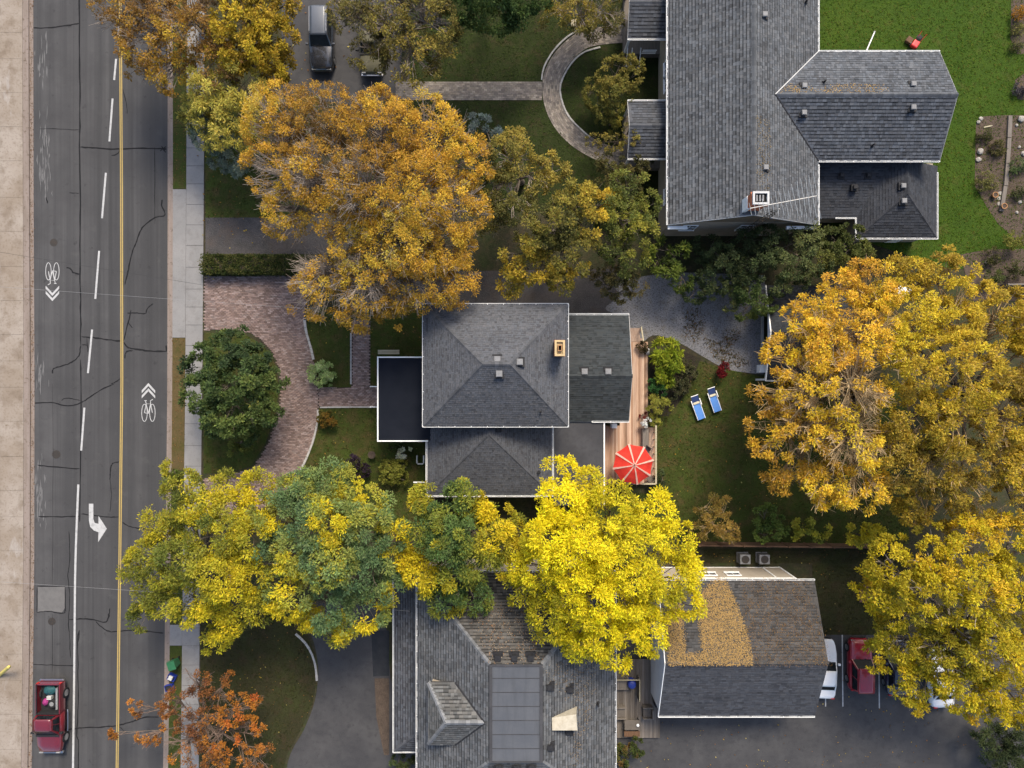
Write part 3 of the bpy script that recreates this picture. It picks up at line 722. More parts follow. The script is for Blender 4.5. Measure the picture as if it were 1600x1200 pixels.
def vent(rf, p, s=.34, h=.2, mat='vent_grey', nrm=0):
    b = MB(); x, y, z = p
    MB().box(x - s * .8, y - s * .8, z - .25, x + s * .8, y + s * .8, z + .025).build('vent_flashing', 'vent_black', rf)
    b.box(x - s * .36, y - s * .36, z + .026, x + s * .36, y + s * .36, z + h * .6)
    b.box(x - s * .5, y - s * .5, z + h * .6, x + s * .5, y + s * .5, z + h)
    b.box(x - s * .42, y - s * .42, z + h, x + s * .42, y + s * .42, z + h + .03)
    return b.build('roof_vent', mat, rf)
def pipe(rf, p, r=.055, h=.35, mat='vent_black'):
    return MB().tube([(p[0], p[1], p[2] - .15), (p[0], p[1], p[2] + h)], r, 8).lathe([(r + .09, p[2] - .02), (r + .03, p[2] + .08)], p[0], p[1], 8).build('vent_pipe', mat, rf)

def window(house, c, w, h, nrm, panes=2, mat='trim_white', rows=2):
    """frame > pane, muntin; c = centre on the wall face, nrm = outward unit axis"""
    c = Vector(c); n = Vector(nrm); t = Vector((0, 0, 1)).cross(n); z = Vector((0, 0, 1))
    f = MB()
    def bx(m, a0, a1, z0, z1, d0, d1):
        vs = [c + t * a + z * q + n * d for d in (d0, d1) for a, q in ((a0, z0), (a1, z0), (a1, z1), (a0, z1))]
        m.add(vs, [(0, 3, 2, 1), (4, 5, 6, 7), (0, 1, 5, 4), (1, 2, 6, 5), (2, 3, 7, 6), (3, 0, 4, 7)])
    bx(f, -w / 2, w / 2, h / 2 - .09, h / 2, -.05, .06); bx(f, -w / 2 - .04, w / 2 + .04, -h / 2 - .04, -h / 2 + .08, -.05, .11)
    bx(f, -w / 2, -w / 2 + .09, -h / 2 + .08, h / 2 - .09, -.05, .06); bx(f, w / 2 - .09, w / 2, -h / 2 + .08, h / 2 - .09, -.05, .06)
    fr = f.build('window', mat, house)
    g = MB(); bx(g, -w / 2 + .09, w / 2 - .09, -h / 2 + .08, h / 2 - .09, -.04, .015); g.build('pane', 'glass', fr)
    m = MB()
    for i in range(1, panes): a = -w / 2 + .09 + (w - .18) * i / panes; bx(m, a - .025, a + .025, -h / 2 + .08, h / 2 - .09, .016, .045)
    for i in range(1, rows): q = -h / 2 + .08 + (h - .17) * i / rows; bx(m, -w / 2 + .09, w / 2 - .09, q - .025, q + .025, .0165, .05)
    if m.v: m.build('muntin', mat, fr)
    return fr
def door(house, c, w, h, nrm, mat='trim_white'):
    c = Vector(c); n = Vector(nrm); t = Vector((0, 0, 1)).cross(n)
    b = MB().bar(c - t * w / 2, c + t * w / 2, .1, h, up=(0, 0, 1)) if False else MB()
    vs = [c + t * a + Vector((0, 0, q)) + n * d for d in (-.02, .05) for a, q in ((-w / 2, 0), (w / 2, 0), (w / 2, h), (-w / 2, h))]
    b.add(vs, [(0, 3, 2, 1), (4, 5, 6, 7), (0, 1, 5, 4), (1, 2, 6, 5), (2, 3, 7, 6), (3, 0, 4, 7)])
    d = b.build('door', mat, house)
    k = c + t * (w * .36) + Vector((0, 0, h * .47)) + n * .08
    MB().box(k.x - .04, k.y - .04, k.z - .04, k.x + .04, k.y + .04, k.z + .04).build('handle', 'chrome', d)
    return d

# ---- the house with the porch (the subject): hipped main block, lower hipped wing, gabled rear wing, flat roofs
G1 = (.088, .092, .101)
house = thing('house', 'two storey house with grey hipped roof, brick chimney and black flat porch roof', 'house', P(774, 575, .1))
ez, rz_ = 5.6, 8.05
a, b_, c_, d_ = P(660.5, 474.5, ez), P(888, 474.5, ez), P(888, 667, ez), P(660.5, 667, ez)
r1, r2 = P(754, 570.5, rz_), P(797, 570.5, rz_)
r1.y = r2.y = (a.y + c_.y) / 2
MB().box(a.x + .45, c_.y + .45, .1, c_.x - .45, a.y - .45, ez - .1).build('wall', 'siding_white', house)
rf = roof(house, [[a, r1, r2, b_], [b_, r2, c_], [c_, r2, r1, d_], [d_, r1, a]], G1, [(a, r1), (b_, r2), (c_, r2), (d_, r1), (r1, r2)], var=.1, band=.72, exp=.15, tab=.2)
for A, B in ((a, b_), (b_, c_), (c_, d_), (d_, a)): gutter(rf, A, B, .12, off=-.03)
for q in ((777, 561.5), (812, 565.5)): vent(rf, P(*q, 7.72), .42)
vent(rf, P(780, 584, 7.65), .42)
pipe(rf, P(845, 643, 6.15)); 
def slope_z(x, y, A, B, Cc):
    n = (Vector(B) - Vector(A)).cross(Vector(Cc) - Vector(A)); return A[2] - (n.x * (x - A[0]) + n.y * (y - A[1])) / n.z
def chimney(parent, c, w, l, z0, z1, mat, cap, n_flue=1):
    # individually laid bricks would be under two pixels each: brick-textured stack, hollow rim on top
    st = MB().box(c[0] - w / 2, c[1] - l / 2, z0, c[0] + w / 2, c[1] + l / 2, z1).build('chimney', mat, parent)
    MB().box(c[0] - w / 2 - .06, c[1] - l / 2 - .06, z1 - .3, c[0] + w / 2 + .06, c[1] + l / 2 + .06, z1 - .12).build('corbel', mat, st)
    k = MB(); a_, b__, q = w / 2 + .03, l / 2 + .03, .13
    k.box(c[0] - a_, c[1] - b__, z1 + .002, c[0] + a_, c[1] - b__ + q, z1 + .16); k.box(c[0] - a_, c[1] + b__ - q, z1 + .002, c[0] + a_, c[1] + b__, z1 + .16)
    k.box(c[0] - a_, c[1] - b__ + q, z1 + .002, c[0] - a_ + q, c[1] + b__ - q, z1 + .16); k.box(c[0] + a_ - q, c[1] - b__ + q, z1 + .002, c[0] + a_, c[1] + b__ - q, z1 + .16)
    k.build('chimney_cap', cap, st)
    MB().box(c[0] - a_ + q, c[1] - b__ + q, z1 + .001, c[0] + a_ - q, c[1] + b__ - q, z1 + .02).build('flue_opening', 'black_hole' if n_flue != 2 else cap, st)
    if n_flue == 2:
        f = MB()
        for sx, sy, ex, ey in ((-.14, -.2, .14, -.15), (-.14, .15, .14, .2), (-.14, -.15, -.09, .15), (.09, -.15, .14, .15)): f.box(c[0] + sx, c[1] + sy, z1 + .02, c[0] + ex, c[1] + ey, z1 + .26)
        f.build('flue', 'terracotta', st)
        MB().box(c[0] - .09, c[1] - .15, z1 + .021, c[0] + .09, c[1] + .15, z1 + .05).build('flue_hollow', 'black_hole', st)
    else:
        for i in range(3): MB().box(c[0] - .3 + .2 * i, c[1] - .2, z1 + .021, c[0] - .2 + .2 * i, c[1] + .2, z1 + .1).build('flue_tile', 'vent_grey', st)
    return st
chimney(house, P(874.5, 544, 7.9), .62, 1.0, 5.5, 7.9, 'brick_wall', 'chimney_cap', 2)
# lower south wing
ez2, rz2 = 3.15, 5.05
a2, b2_, c2, d2 = P(666.5, 775, ez2), P(864, 775, ez2), None, None
yw = c_.y + .45
c2 = Vector((b2_.x, yw - .01, ez2)); d2 = Vector((a2.x, yw - .01, ez2))
xm = (a2.x + b2_.x) / 2; run = (b2_.x - a2.x) / 2
ap = Vector((xm, a2.y + run, rz2)); top = Vector((xm, yw - .01, rz2))
MB().box(a2.x + .35, a2.y + .35, .1, b2_.x - .35, yw, ez2 - .1).build('wall', 'siding_white', house)
rf2 = roof(house, [[a2, b2_, ap], [b2_, c2, top, ap], [d2, a2, ap, top]], (.075, .078, .086), [(a2, ap), (b2_, ap), (ap, top)], var=.1, band=.72, exp=.15, tab=.2)
gutter(rf2, a2, b2_, .12); gutter(rf2, b2_, c2, .12); gutter(rf2, a2, d2, .12)
vent(rf2, P(779, 671, 4.85), .26, .18, 'vent_black'); pipe(rf2, P(841.5, 738, 3.6), .08, .3)
# flat black porch roof
zp = 3.3
pa, pb = P(591.5, 559, zp), P(673, 688, zp)
pr = MB().box(pa.x, pb.y, zp - .22, pb.x, pa.y, zp).build('porch_roof', 'membrane_black', house)
fascia(pr, (pa.x, pa.y + .04, zp - .06), (a.x + .02, pa.y + .04, zp - .06), .09, .26); fascia(pr, (pa.x - .047, pb.y - .09, zp - .06), (pa.x - .047, pa.y + .09, zp - .06), .09, .26); fascia(pr, (pa.x, pb.y - .045, zp - .06), (pb.x - .2, pb.y - .045, zp - .06), .09, .26)
for yy in (604, 636, 566, 682):
    q = P(593.5, yy, zp); MB().box(q.x - .02, q.y - .07, .1, q.x + .12, q.y + .07, zp - .23).build('porch_post', 'trim_white', house)
MB().box(pa.x + .15, pb.y + .15, .1, a.x + .44, pa.y - .15, .55).build('porch_floor', 'wood_grey', house)
for k in range(3): 
    q = P(590, 605, .1); q2 = P(590, 636, .1); MB().box(pa.x - .02 - .28 * k, q2.y, .1, pa.x + .148 - .28 * k, q.y, .55 - .16 * k - .01 * (k > 0)).build('porch_step', 'concrete_plain', house)
for yy in (604, 636): 
    q = P(589, yy, 1.1); MB().bar((q.x - .55, q.y, .75), (q.x + .12, q.y, 1.15), .06, .06).box(q.x - .6, q.y - .05, .1, q.x - .5, q.y + .05, .85).build('stair_rail', 'trim_white', house)
door(house, (a.x + .45, P(0, 620).y, .55), .95, 2.05, (-1, 0, 0), 'wood_brown')
window(house, (a.x + .45, 3.6, 2.2), 1.2, 1.3, (-1, 0, 0)); window(house, (a.x + .45, -1.4, 2.2), 1.3, 1.3, (-1, 0, 0))
for yy in (3.8, -1.2): window(house, (a.x + .45, yy, 4.6), 1.0, 1.2, (-1, 0, 0))
for xx in (-4, -1, 1.6): window(house, (xx, a.y - .45, 4.6), 1.0, 1.2, (0, 1, 0))
# rear gabled wing
ez3, rz3 = 3.1, 4.5
yA, yR, yB = P(0, 491, ez3).y, P(0, 587.5, rz3).y, P(0, 659, ez3).y
xA = c_.x - .46; xB = P(982.5, 0, ez3).x
n1, n2, s1, s2 = Vector((xA, yA, ez3)), Vector((xB, yA, ez3)), Vector((xA, yB, ez3)), Vector((xB, yB, ez3))
q1, q2 = Vector((xA, yR, rz3)), Vector((xB, yR, rz3))
MB().box(xA, yB + .25, .1, xB - .3, yA - .25, ez3 - .05).build('wall', 'siding_white', house)
MB().add([(xB - .32, yB + .25, ez3 - .05), (xB - .32, yA - .25, ez3 - .05), (xB - .32, yR, rz3 - .2), (xB - .3, yB + .25, ez3 - .05), (xB - .3, yA - .25, ez3 - .05), (xB - .3, yR, rz3 - .2)], [(0, 1, 2), (5, 4, 3), (0, 3, 4, 1), (1, 4, 5, 2), (2, 5, 3, 0)]).build('gable', 'siding_white', house)
rf3 = roof(house, [[n1, n2, q2, q1], [s1, s2, q2, q1]], (.042, .048, .05), [(q1, q2)], exp=.17, var=.14, band=.7)
gutter(rf3, n1, n2, .12); gutter(rf3, (P(925, 0, ez3).x, yB, ez3), s2, .12)
fascia(rf3, (xB + .02, yB, ez3 - .09), (xB + .02, yR, rz3 - .09), .03, .12, 'trim_grey'); fascia(rf3, (xB + .02, yR, rz3 - .09), (xB + .02, yA, ez3 - .09), .03, .12, 'trim_grey')
for xx in (913, 950): vent(rf3, P(xx, 580.5, 4.4), .42)
door(house, (xB - .3, P(0, 560).y, .6), .9, 2.0, (1, 0, 0)); window(house, (xB - .3, P(0, 620).y, 1.7), 1.5, 1.2, (1, 0, 0))
# flat rear roof
zf = 3.0
fa, fb = P(865, 640, zf), P(943, 790, zf)
ff = MB().box(b2_.x + .08, fb.y, zf - .2, fb.x, yB - .07, zf).build('flat_roof', 'membrane_grey', house)
fascia(ff, (fb.x + .045, fb.y, zf - .05), (fb.x + .045, yB - .09, zf - .05), .09, .24)
MB().box(b2_.x + .1, fb.y + .3, .1, fb.x - .2, yB + .2, zf - .21).build('wall', 'siding_white', house)
window(house, (fb.x - .2, P(0, 690).y, 1.7), 1.4, 1.2, (1, 0, 0))
for x in (672, 700): window(house, (P(x, 0, 2).x, a2.y + .35, 1.7), .9, 1.2, (0, -1, 0))
# steel window well and side gate bar by the wing
q = P(657, 718, .4)
MB().box(q.x - .32, q.y - .3, .1, q.x - .24, q.y + .3, .42).box(q.x + .2, q.y - .3, .1, q.x + .28, q.y + .3, .42).box(q.x - .24, q.y - .38, .1, q.x + .2, q.y - .3, .42).build('window_well', 'metal_pale', house)
MB().bar(P(646, 753.5, 1.2), P(668, 753.5, 1.2), .09, .12).bar(P(647, 753.5, .1), P(647, 753.5, 1.2), .08, .08).bar(P(658, 753.5, .1), P(658, 753.5, 1.2), .06, .06).build('side_gate', 'trim_white', house)

# ---- large grey-roofed neighbour, upper right
big = thing('large_house', 'large neighbouring house with steep grey shingle roofs, rear wing and two small porches', 'house', P(1180, 200, .1))
G2 = (.1, .106, .113)
ze, zr = 4.8, 7.7
xl, xr_, xm = P(1042, 0, ze).x, P(1279, 0, ze).x, P(1178.5, 0, zr).x
ys = P(0, 351, ze).y; yn = 34.0
A, B = Vector((xl, ys, ze)), Vector((xl, yn, ze)); R1, R2 = Vector((xm, ys, zr)), Vector((xm, yn, zr)); D, E = Vector((xr_, ys, ze)), Vector((xr_, yn, ze))
MB().box(xl + .4, ys + .22, .1, xr_ - .4, yn - .3, ze - .08).build('wall', 'stucco_tan', big)
MB().add([(xl + .4, ys + .25, ze - .08), (xr_ - .4, ys + .25, ze - .08), (xm, ys + .25, zr - .3), (xl + .4, ys + .21, ze - .08), (xr_ - .4, ys + .21, ze - .08), (xm, ys + .21, zr - .3)], [(0, 1, 2), (5, 4, 3), (0, 3, 4, 1), (1, 4, 5, 2), (2, 5, 3, 0)]).build('gable', 'gable_cladding', big)
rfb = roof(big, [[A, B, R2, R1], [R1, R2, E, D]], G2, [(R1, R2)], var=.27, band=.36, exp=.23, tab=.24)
gutter(rfb, A, B); gutter(rfb, (xr_, P(0, 86, ze).y, ze), E); gutter(rfb, D, (xr_, P(0, 258, ze).y, ze))
fascia(rfb, (xl, ys - .02, ze - .1), (xm, ys - .02, zr - .1), .03, .16, 'trim_grey'); fascia(rfb, (xm, ys - .02, zr - .1), (xr_, ys - .02, ze - .1), .03, .16, 'trim_grey')
MB().box(xl + .1, ys - .28, 4.45, xl + 1.5, ys - .06, 4.66).build('eave_return', 'trim_white', rfb); MB().box(xr_ - 2.2, ys - .28, 4.45, xr_ - .1, ys - .06, 4.66).build('eave_return', 'trim_white', rfb)
for x in (1076, 1165): window(big, (P(x, 0, 3).x, ys + .22, 3.0), 1.1, 1.5, (0, -1, 0))
for yy in (105, 128, 305): window(big, (xl + .4, P(0, yy, 3).y, 3.1), 1.15, 1.6, (-1, 0, 0))
def z_right(x): return zr - (x - xm) / (xr_ - xm) * (zr - ze)
for px, py in ((1196, 262), (1194, 24)): q = P(px, py, 7.3); vent(rfb, (q.x, q.y, z_right(q.x)), .34, .22)
q = P(1260, 2, 5.6); pipe(rfb, (q.x, q.y, z_right(q.x)), .07, .4)
ch = chimney(big, P(1188, 310, 9.2), 1.0, .78, 6.5, 9.2, 'brick_orange', 'trim_grey', 1)
q = P(1171, 315, 8.4); MB().box(q.x - .12, q.y - .45, 6.9, q.x + .1, q.y + .4, 8.3).build('chimney_shoulder', 'trim_white', ch)
# rear wing (gable, ridge across the picture)
zr4 = 6.8
yu, yr4, yl = P(0, 80, ze).y, P(0, 147.5, zr4).y, P(0, 252.5, ze).y
xE = P(1467.5, 0, ze).x; xR = P(1497, 0, zr4).x; xE = xR = (xE + xR) / 2
xs_ = xm + (zr - zr4) / (zr - ze) * (xr_ - xm)
U1, U2, V1, V2 = Vector((xr_, yu, ze)), Vector((xE, yu, ze)), Vector((xs_, yr4, zr4)), Vector((xE, yr4, zr4)); W1, W2 = Vector((xr_, yl, ze)), Vector((xE, yl, ze))
MB().box(xr_ - .5, yl + .35, .1, xE - .35, yu - .35, ze - .08).build('wall', 'stucco_tan', big)
MB().add([(xE - .37, yl + .35, ze - .08), (xE - .37, yu - .35, ze - .08), (xE - .37, yr4, zr4 - .25), (xE - .35, yl + .35, ze - .08), (xE - .35, yu - .35, ze - .08), (xE - .35, yr4, zr4 - .25)], [(0, 1, 2), (5, 4, 3), (0, 3, 4, 1), (1, 4, 5, 2), (2, 5, 3, 0)]).build('gable', 'stucco_tan', big)
rfw = roof(big, [[U1, U2, V2, V1], [W1, W2, V2, V1]], (.092, .1, .112), [(V1, V2)], var=.27, band=.36, exp=.23, tab=.24)
gutter(rfw, U1, U2); gutter(rfw, W1, W2)
fascia(rfw, (xE + .02, yu, ze - .08), (xE + .02, yr4, zr4 - .08), .03, .12, 'trim_grey'); fascia(rfw, (xE + .02, yr4, zr4 - .08), (xE + .02, yl, ze - .08), .03, .12, 'trim_grey')
MB().bar(U1 + Vector((0, 0, .05)), V1 + Vector((0, 0, .05)), .06, .02).build('valley_flashing', 'trim_grey', rfw)
MB().bar(W1 + Vector((0, 0, .05)), V1 + Vector((0, 0, .05)), .07, .02).build('valley_flashing', 'vent_black', rfw)
def zw(y): return zr4 - abs(y - yr4) / (yu - yr4) * (zr4 - ze)
for px, py in ((1256, 134.5), (1427, 131), (1257.5, 175), (1426.5, 168)): q = P(px, py, 6.5); vent(rfw, (q.x, q.y, zw(q.y)), .34, .22)
for px, py in ((1284, 131.5), (1371, 222)): q = P(px, py, 6); pipe(rfw, (q.x, q.y, zw(q.y)), .06, .4)
window(big, (xE - .35, yr4, 2.6), 1.4, 1.3, (1, 0, 0)); window(big, (14.9 + 10, yl + .35, 2.2), 1, 1.2, (0, -1, 0))
# low dark rear extension with hipped end
zl, zh = 2.75, 4.15
x0, x1, x2, xm2 = xr_ - .38, P(1337, 0, zl).x, P(1464.5, 0, zl).x, P(1402, 0, zh).x
yw0, yb1, yb2, yh = yl + .34, P(0, 341, zl).y, P(0, 373, zl).y, P(0, 303, zh).y
DK = (.04, .043, .05)
xm2 = (x1 + x2) / 2
rfl = roof(big, [[(x0, yw0, 3.75), (x1 + (xm2 - x1) * .71, yw0, 3.75), (x1, yb1, zl), (x0, yb1, zl)],
                 [(x1, yb1 + .01, zl), (x1, yb2, zl), (xm2, yh, zh), (xm2, yw0, zh), (x1 + (xm2 - x1) * .71, yw0, 3.745)],
                 [(x1, yb2, zl), (x2, yb2, zl), (xm2, yh, zh)], [(x2, yb2, zl), (x2, yw0, zl), (xm2, yw0, zh), (xm2, yh, zh)]], DK,
           [((x1, yb2, zl), (xm2, yh, zh)), ((x2, yb2, zl), (xm2, yh, zh)), ((xm2, yw0, zh), (xm2, yh, zh))], var=.14, band=.7, exp=.2)
MB().box(x0, yb1 + .3, .1, x1 + .3, yw0 + .2, zl - .05).box(x1 + .3, yb2 + .3, .1, x2 - .3, yw0 + .21, zl - .04).build('wall', 'stucco_tan', big)
gutter(rfl, (x1, yb2, zl), (x2, yb2, zl)); gutter(rfl, (x2, yb2, zl), (x2, yw0 - .5, zl)); gutter(rfl, (x1 - 1.5, yb1, zl), (x1, yb1, zl)); gutter(rfl, (x1, yb2, zl), (x1, yb1, zl))
for px, py in ((1316, 273), (1358, 273), (1337, 292)): q = P(px, py, 3.7); vent(rfl, (q.x, q.y, 3.55), .3, .18, 'vent_black')
vent(rfl, P(1411, 314.5, 3.95), .36, .2); vent(rfl, P(1410, 291, 4.05), .34, .2)
window(big, (x2 - .3, P(0, 310, 1).y, 1.5), 1.1, 1.1, (1, 0, 0)); door(big, (P(1400, 0, 1).x, yb2 + .3, .15), .9, 2, (0, -1, 0))
# two small gabled porches on the street side
def porch(py0, pyr, py1, steps):
    zq, zt = 3.1, 3.95
    xa, xb = P(981, 0, zq).x, xl + .38
    y0, y1 = P(0, py0, zq).y, P(0, py1, zq).y; yr_ = (y0 + y1) / 2
    rp = roof(big, [[(xa, y0, zq), (xb, y0, zq), (xb, yr_, zt), (xa, yr_, zt)], [(xa, y1, zq), (xb, y1, zq), (xb, yr_, zt), (xa, yr_, zt)]], (.07, .074, .082), [((xa, yr_, zt), (xb, yr_, zt))], var=.25, band=.36, exp=.24, tab=.3)
    gutter(rp, (xa, y1, zq), (xb, y1, zq), .1); gutter(rp, (xa, y0, zq), (xb, y0, zq), .1)
    fascia(rp, (xa - .02, y0, zq - .09), (xa - .02, yr_, zt - .09), .03, .12, 'trim_grey'); fascia(rp, (xa - .02, yr_, zt - .09), (xa - .02, y1, zq - .09), .03, .12, 'trim_grey')
    for yy in (y0 - .25, y1 + .25): MB().box(xa + .1, yy - .08, .1, xa + .26, yy + .08, zq - .1).build('porch_post', 'trim_white', big)
    MB().box(xa + .1, y1 + .1, .1, xb, y0 - .1, .75).build('porch_floor', 'wood_grey', big)
    if steps:
        for k in range(3): MB().box(xa + .3, y1 + .1 - .3 * (k + 1), .1, xa + 1.2, y1 + .098 - .3 * k, .6 - .17 * k).build('porch_step', 'wood_grey', big)
        for xx in (xa + .25, xa + .6, xa + 1.25): MB().bar((xx, y1 - .95, .85), (xx, y1 + .15, 1.6), .06, .07).bar((xx, y1 - .92, .1), (xx, y1 - .92, .9), .06, .06).build('stair_rail', 'trim_white', big)
        for k in range(3): MB().bar((xa + 1.4, y1 + .02 - .02 * k, 1.0 + .28 * k), (xb - .4, y1 + .02 - .02 * k, 1.0 + .28 * k), .05, .06).build('porch_rail', 'trim_white', big)
    door(big, (xl + .4, yr_, .76), .95, 2.05, (-1, 0, 0))
porch(-36, 13, 62, True); porch(157, 194, 249, False)

# lattice mast with television aerial, standing at the gable end
mast = thing('antenna_mast', 'thin lattice mast carrying a wide television aerial beside brick chimney', 'antenna', (16.75, 11.0, .1))
b = MB(); legs = [(16.75 + .17 * math.cos(t), 10.98 + .17 * math.sin(t)) for t in (0.5, 2.6, 4.7)]
for x, y in legs: b.tube([(x, y, .1), (x, y, 9.9)], .02, 5)
b.build('mast_leg', 'metal_dark', mast)
b = MB()
for k in range(24):
    z = .4 + k * .4
    for i in range(3):
        A, B = legs[i], legs[(i + 1) % 3]; b.tube([(*A, z), (*B, z + .2)], .011, 4); b.tube([(*B, z + .2), (*A, z + .4)], .011, 4)
b.build('lattice', 'metal_dark', mast)
MB().tube([(16.75, 10.98, 9.7), (16.75, 10.98, 10.5)], .025, 6).build('mast_pole', 'metal_pale', mast)
bA, bB = P(1172, 325.5, 10.4), P(1276.5, 306, 10.4)
bm = MB().tube([bA, bB], .028, 6).build('aerial_boom', 'metal_pale', mast)
dd = (bB - bA).normalized(); pp = Vector((-dd.y, dd.x, 0))
for i in range(16):
    t = i / 15; c0 = bA + (bB - bA) * t + Vector((0, 0, .03)); l = .45 + 1.0 * t ** 1.2 * rnd.uniform(.9, 1.1)
    if i in (2, 5, 9): l *= .7
    tw = pp + dd * rnd.uniform(-.06, .06)
    MB().tube([c0 - tw * l, c0 + tw * l * (.75 if i < 5 else 1)], .013, 4).build('aerial_element', 'metal_pale', mast)

# ---- neighbouring house, bottom centre: hipped roof with flat top
low = thing('neighbour_house', 'grey shingle house with flat membrane top, dormer and many square roof vents', 'house', P(800, 1100, .1))
G3 = (.1, .104, .108)
zE, zT = 5.0, 8.2
xL, xR3 = P(651, 0, zE).x, P(962, 0, zE).x
tL, tR, tN, tS = P(764.5, 0, zT).x, P(848, 0, zT).x, P(0, 1037.5, zT).y, P(0, 1191, zT).y
yN, yS = tN + (tL - xL), tS - (tL - xL)
nw, ne, se, sw = Vector((xL, yN, zE)), Vector((xR3, yN, zE)), Vector((xR3, yS, zE)), Vector((xL, yS, zE))
tnw, tne, tse, tsw = Vector((tL, tN, zT)), Vector((tR, tN, zT)), Vector((tR, tS, zT)), Vector((tL, tS, zT))
MB().box(xL + .4, yS + .4, .1, xR3 - .4, yN - .4, zE - .08).build('wall', 'siding_beige', low)
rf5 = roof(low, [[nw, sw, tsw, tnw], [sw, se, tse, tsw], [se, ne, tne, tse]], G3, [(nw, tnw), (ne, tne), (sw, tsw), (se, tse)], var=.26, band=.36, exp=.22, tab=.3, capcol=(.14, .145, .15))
rf5n = roof(low, [[nw, ne, tne, tnw]], (.085, .08, .072), var=.3, band=.34, exp=.22, tab=.3)
gutter(rf5, nw, sw, .11); gutter(rf5, ne, se, .11); gutter(rf5n, nw, ne, .11)
ft = MB().box(tL, tS, zT - .12, tR, tN, zT + .05).build('flat_roof', 'membrane_slate', low)
for k in range(1, 7): y = tN + (tS - tN) * k / 7; MB().bar((tL + .02, y, zT + .056), (tR - .02, y, zT + .056), .05, .012).build('membrane_seam', 'membrane_grey', ft)
MB().bar((tL + .1, tS, zT + .07), (tL + .1, tN, zT + .07), .2, .06).bar((tR - .1, tS, zT + .071), (tR - .1, tN, zT + .071), .2, .06).bar((tL, tN - .07, zT + .075), (tR, tN - .07, zT + .075), .14, .06).bar((tL, tS + .05, zT + .075), (tR, tS + .05, zT + .075), .1, .06).build('roof_edge', 'membrane_grey', ft)
def zright(x): return zT - (x - tR) / (xR3 - tR) * (zT - zE)
def znorth(y): return zT - (y - tN) / (yN - tN) * (zT - zE)
def zleft(x): return zT - (tL - x) / (tL - xL) * (zT - zE)
for px in (778, 803.5, 829): q = P(px, 1027, 8.0); vent(rf5n, (q.x, q.y, znorth(q.y)), .42, .24, 'vent_black')
for px, py in ((858, 1067), (890, 1079), (889, 1145), (859, 1160)): q = P(px, py, 7.4); vent(rf5, (q.x, q.y, zright(q.x)), .4, .24, 'vent_black')
for px in (779, 807, 830): q = P(px, 1197, 8.0); vent(rf5, (q.x, q.y, zT - .12), .4, .22, 'vent_black')
q = P(933.5, 1098, 5.8); pipe(rf5, (q.x, q.y, zright(q.x)), .08, .5)
# boxed skylight with a cream tarpaulin
q = P(882, 1121, 7.2); z0 = zright(q.x)
sk = MB().add([(q.x - .9, q.y - .75, z0 - .3), (q.x + .9, q.y - .75, z0 - .7), (q.x + .9, q.y + .55, z0 - .7), (q.x - .9, q.y + .45, z0 - .3), (q.x - .88, q.y - .45, z0 + .75), (q.x + .8, q.y - .45, z0 + .75), (q.x + .72, q.y + .55, z0 + .62), (q.x - .88, q.y + .3, z0 + .55)], [(3, 2, 1, 0), (4, 5, 6, 7), (0, 1, 5, 4), (1, 2, 6, 5), (2, 3, 7, 6), (3, 0, 4, 7)]).build('roof_hatch', 'tarp_cream', low)
MB().add([(q.x - .88, q.y - .46, z0 + .74), (q.x + .8, q.y - .46, z0 + .74), (q.x + .86, q.y - .82, z0 - .1), (q.x - .86, q.y - .82, z0 - .1)], [(0, 3, 2, 1)]).build('hatch_front', 'glass_blue', sk)
# dormer
zd, zdr = 6.75, 8.02
dy0, dy1 = P(0, 1066, zd).y, P(0, 1164, zd).y; dyr = (dy0 + dy1) / 2
dx0 = P(669, 0, zd).x; dxm = xL + (zd - zE) / (zT - zE) * (tL - xL); dxr = xL + (zdr - zE) / (zT - zE) * (tL - xL); dxh = P(697, 0, zdr).x
rfd = roof(low, [[(dx0, dy0, zd), (dxm, dy0, zd), (dxr, dyr, zdr), (dxh, dyr, zdr)], [(dx0, dy1, zd), (dxm, dy1, zd), (dxr, dyr, zdr), (dxh, dyr, zdr)], [(dx0, dy0, zd), (dx0, dy1, zd), (dxh, dyr, zdr)]], (.115, .115, .11), [((dx0, dy0, zd), (dxh, dyr, zdr)), ((dx0, dy1, zd), (dxh, dyr, zdr)), ((dxh, dyr, zdr), (dxr, dyr, zdr))], var=.28, band=.36, exp=.22, tab=.3, capcol=(.17, .175, .18))
MB().box(dx0 + .2, dy1 + .2, 5.3, dxm, dy0 - .2, zd - .1).build('dormer_wall', 'siding_beige', low)
MB().bar((dxm, dy0, zd + .03), (dxr, dyr, zdr + .03), .12, .04).bar((dxm, dy1, zd + .03), (dxr, dyr, zdr + .03), .12, .04).build('valley_flashing', 'vent_black', rfd)
window(low, (dx0 + .2, dyr, 6.1), 1.3, .9, (-1, 0, 0))
# lower verandah roof on the street side
zv, zv2 = 2.9, 3.9
vx0, vx1 = P(614.5, 0, zv).x, xL + .38
vy0, vy1 = yN - .6, P(0, 1175, zv).y
hip = vy1 + (vx1 - vx0) * .9
rfv = roof(low, [[(vx0, vy0, zv), (vx0, vy1, zv), (vx1, hip, zv2), (vx1, vy0, zv2)], [(vx0, vy1, zv), (vx1, vy1, zv), (vx1, hip, zv2)]], (.078, .082, .092), [((vx0, vy1, zv), (vx1, hip, zv2))], var=.24, band=.36, exp=.22, tab=.3)
gutter(rfv, (vx0, vy0, zv), (vx0, vy1, zv), .1); gutter(rfv, (vx0, vy1, zv), (vx1, vy1, zv), .1)
for k in range(5): y = vy0 - .6 + (vy1 - vy0 + .8) * k / 4; MB().box(vx0 + .15, y - .07, .1, vx0 + .29, y + .07, zv - .1).build('porch_post', 'trim_white', low)
MB().box(vx0 + .1, vy1 + .1, .1, vx1, vy0 - .1, .6).build('porch_floor', 'wood_brown', low)
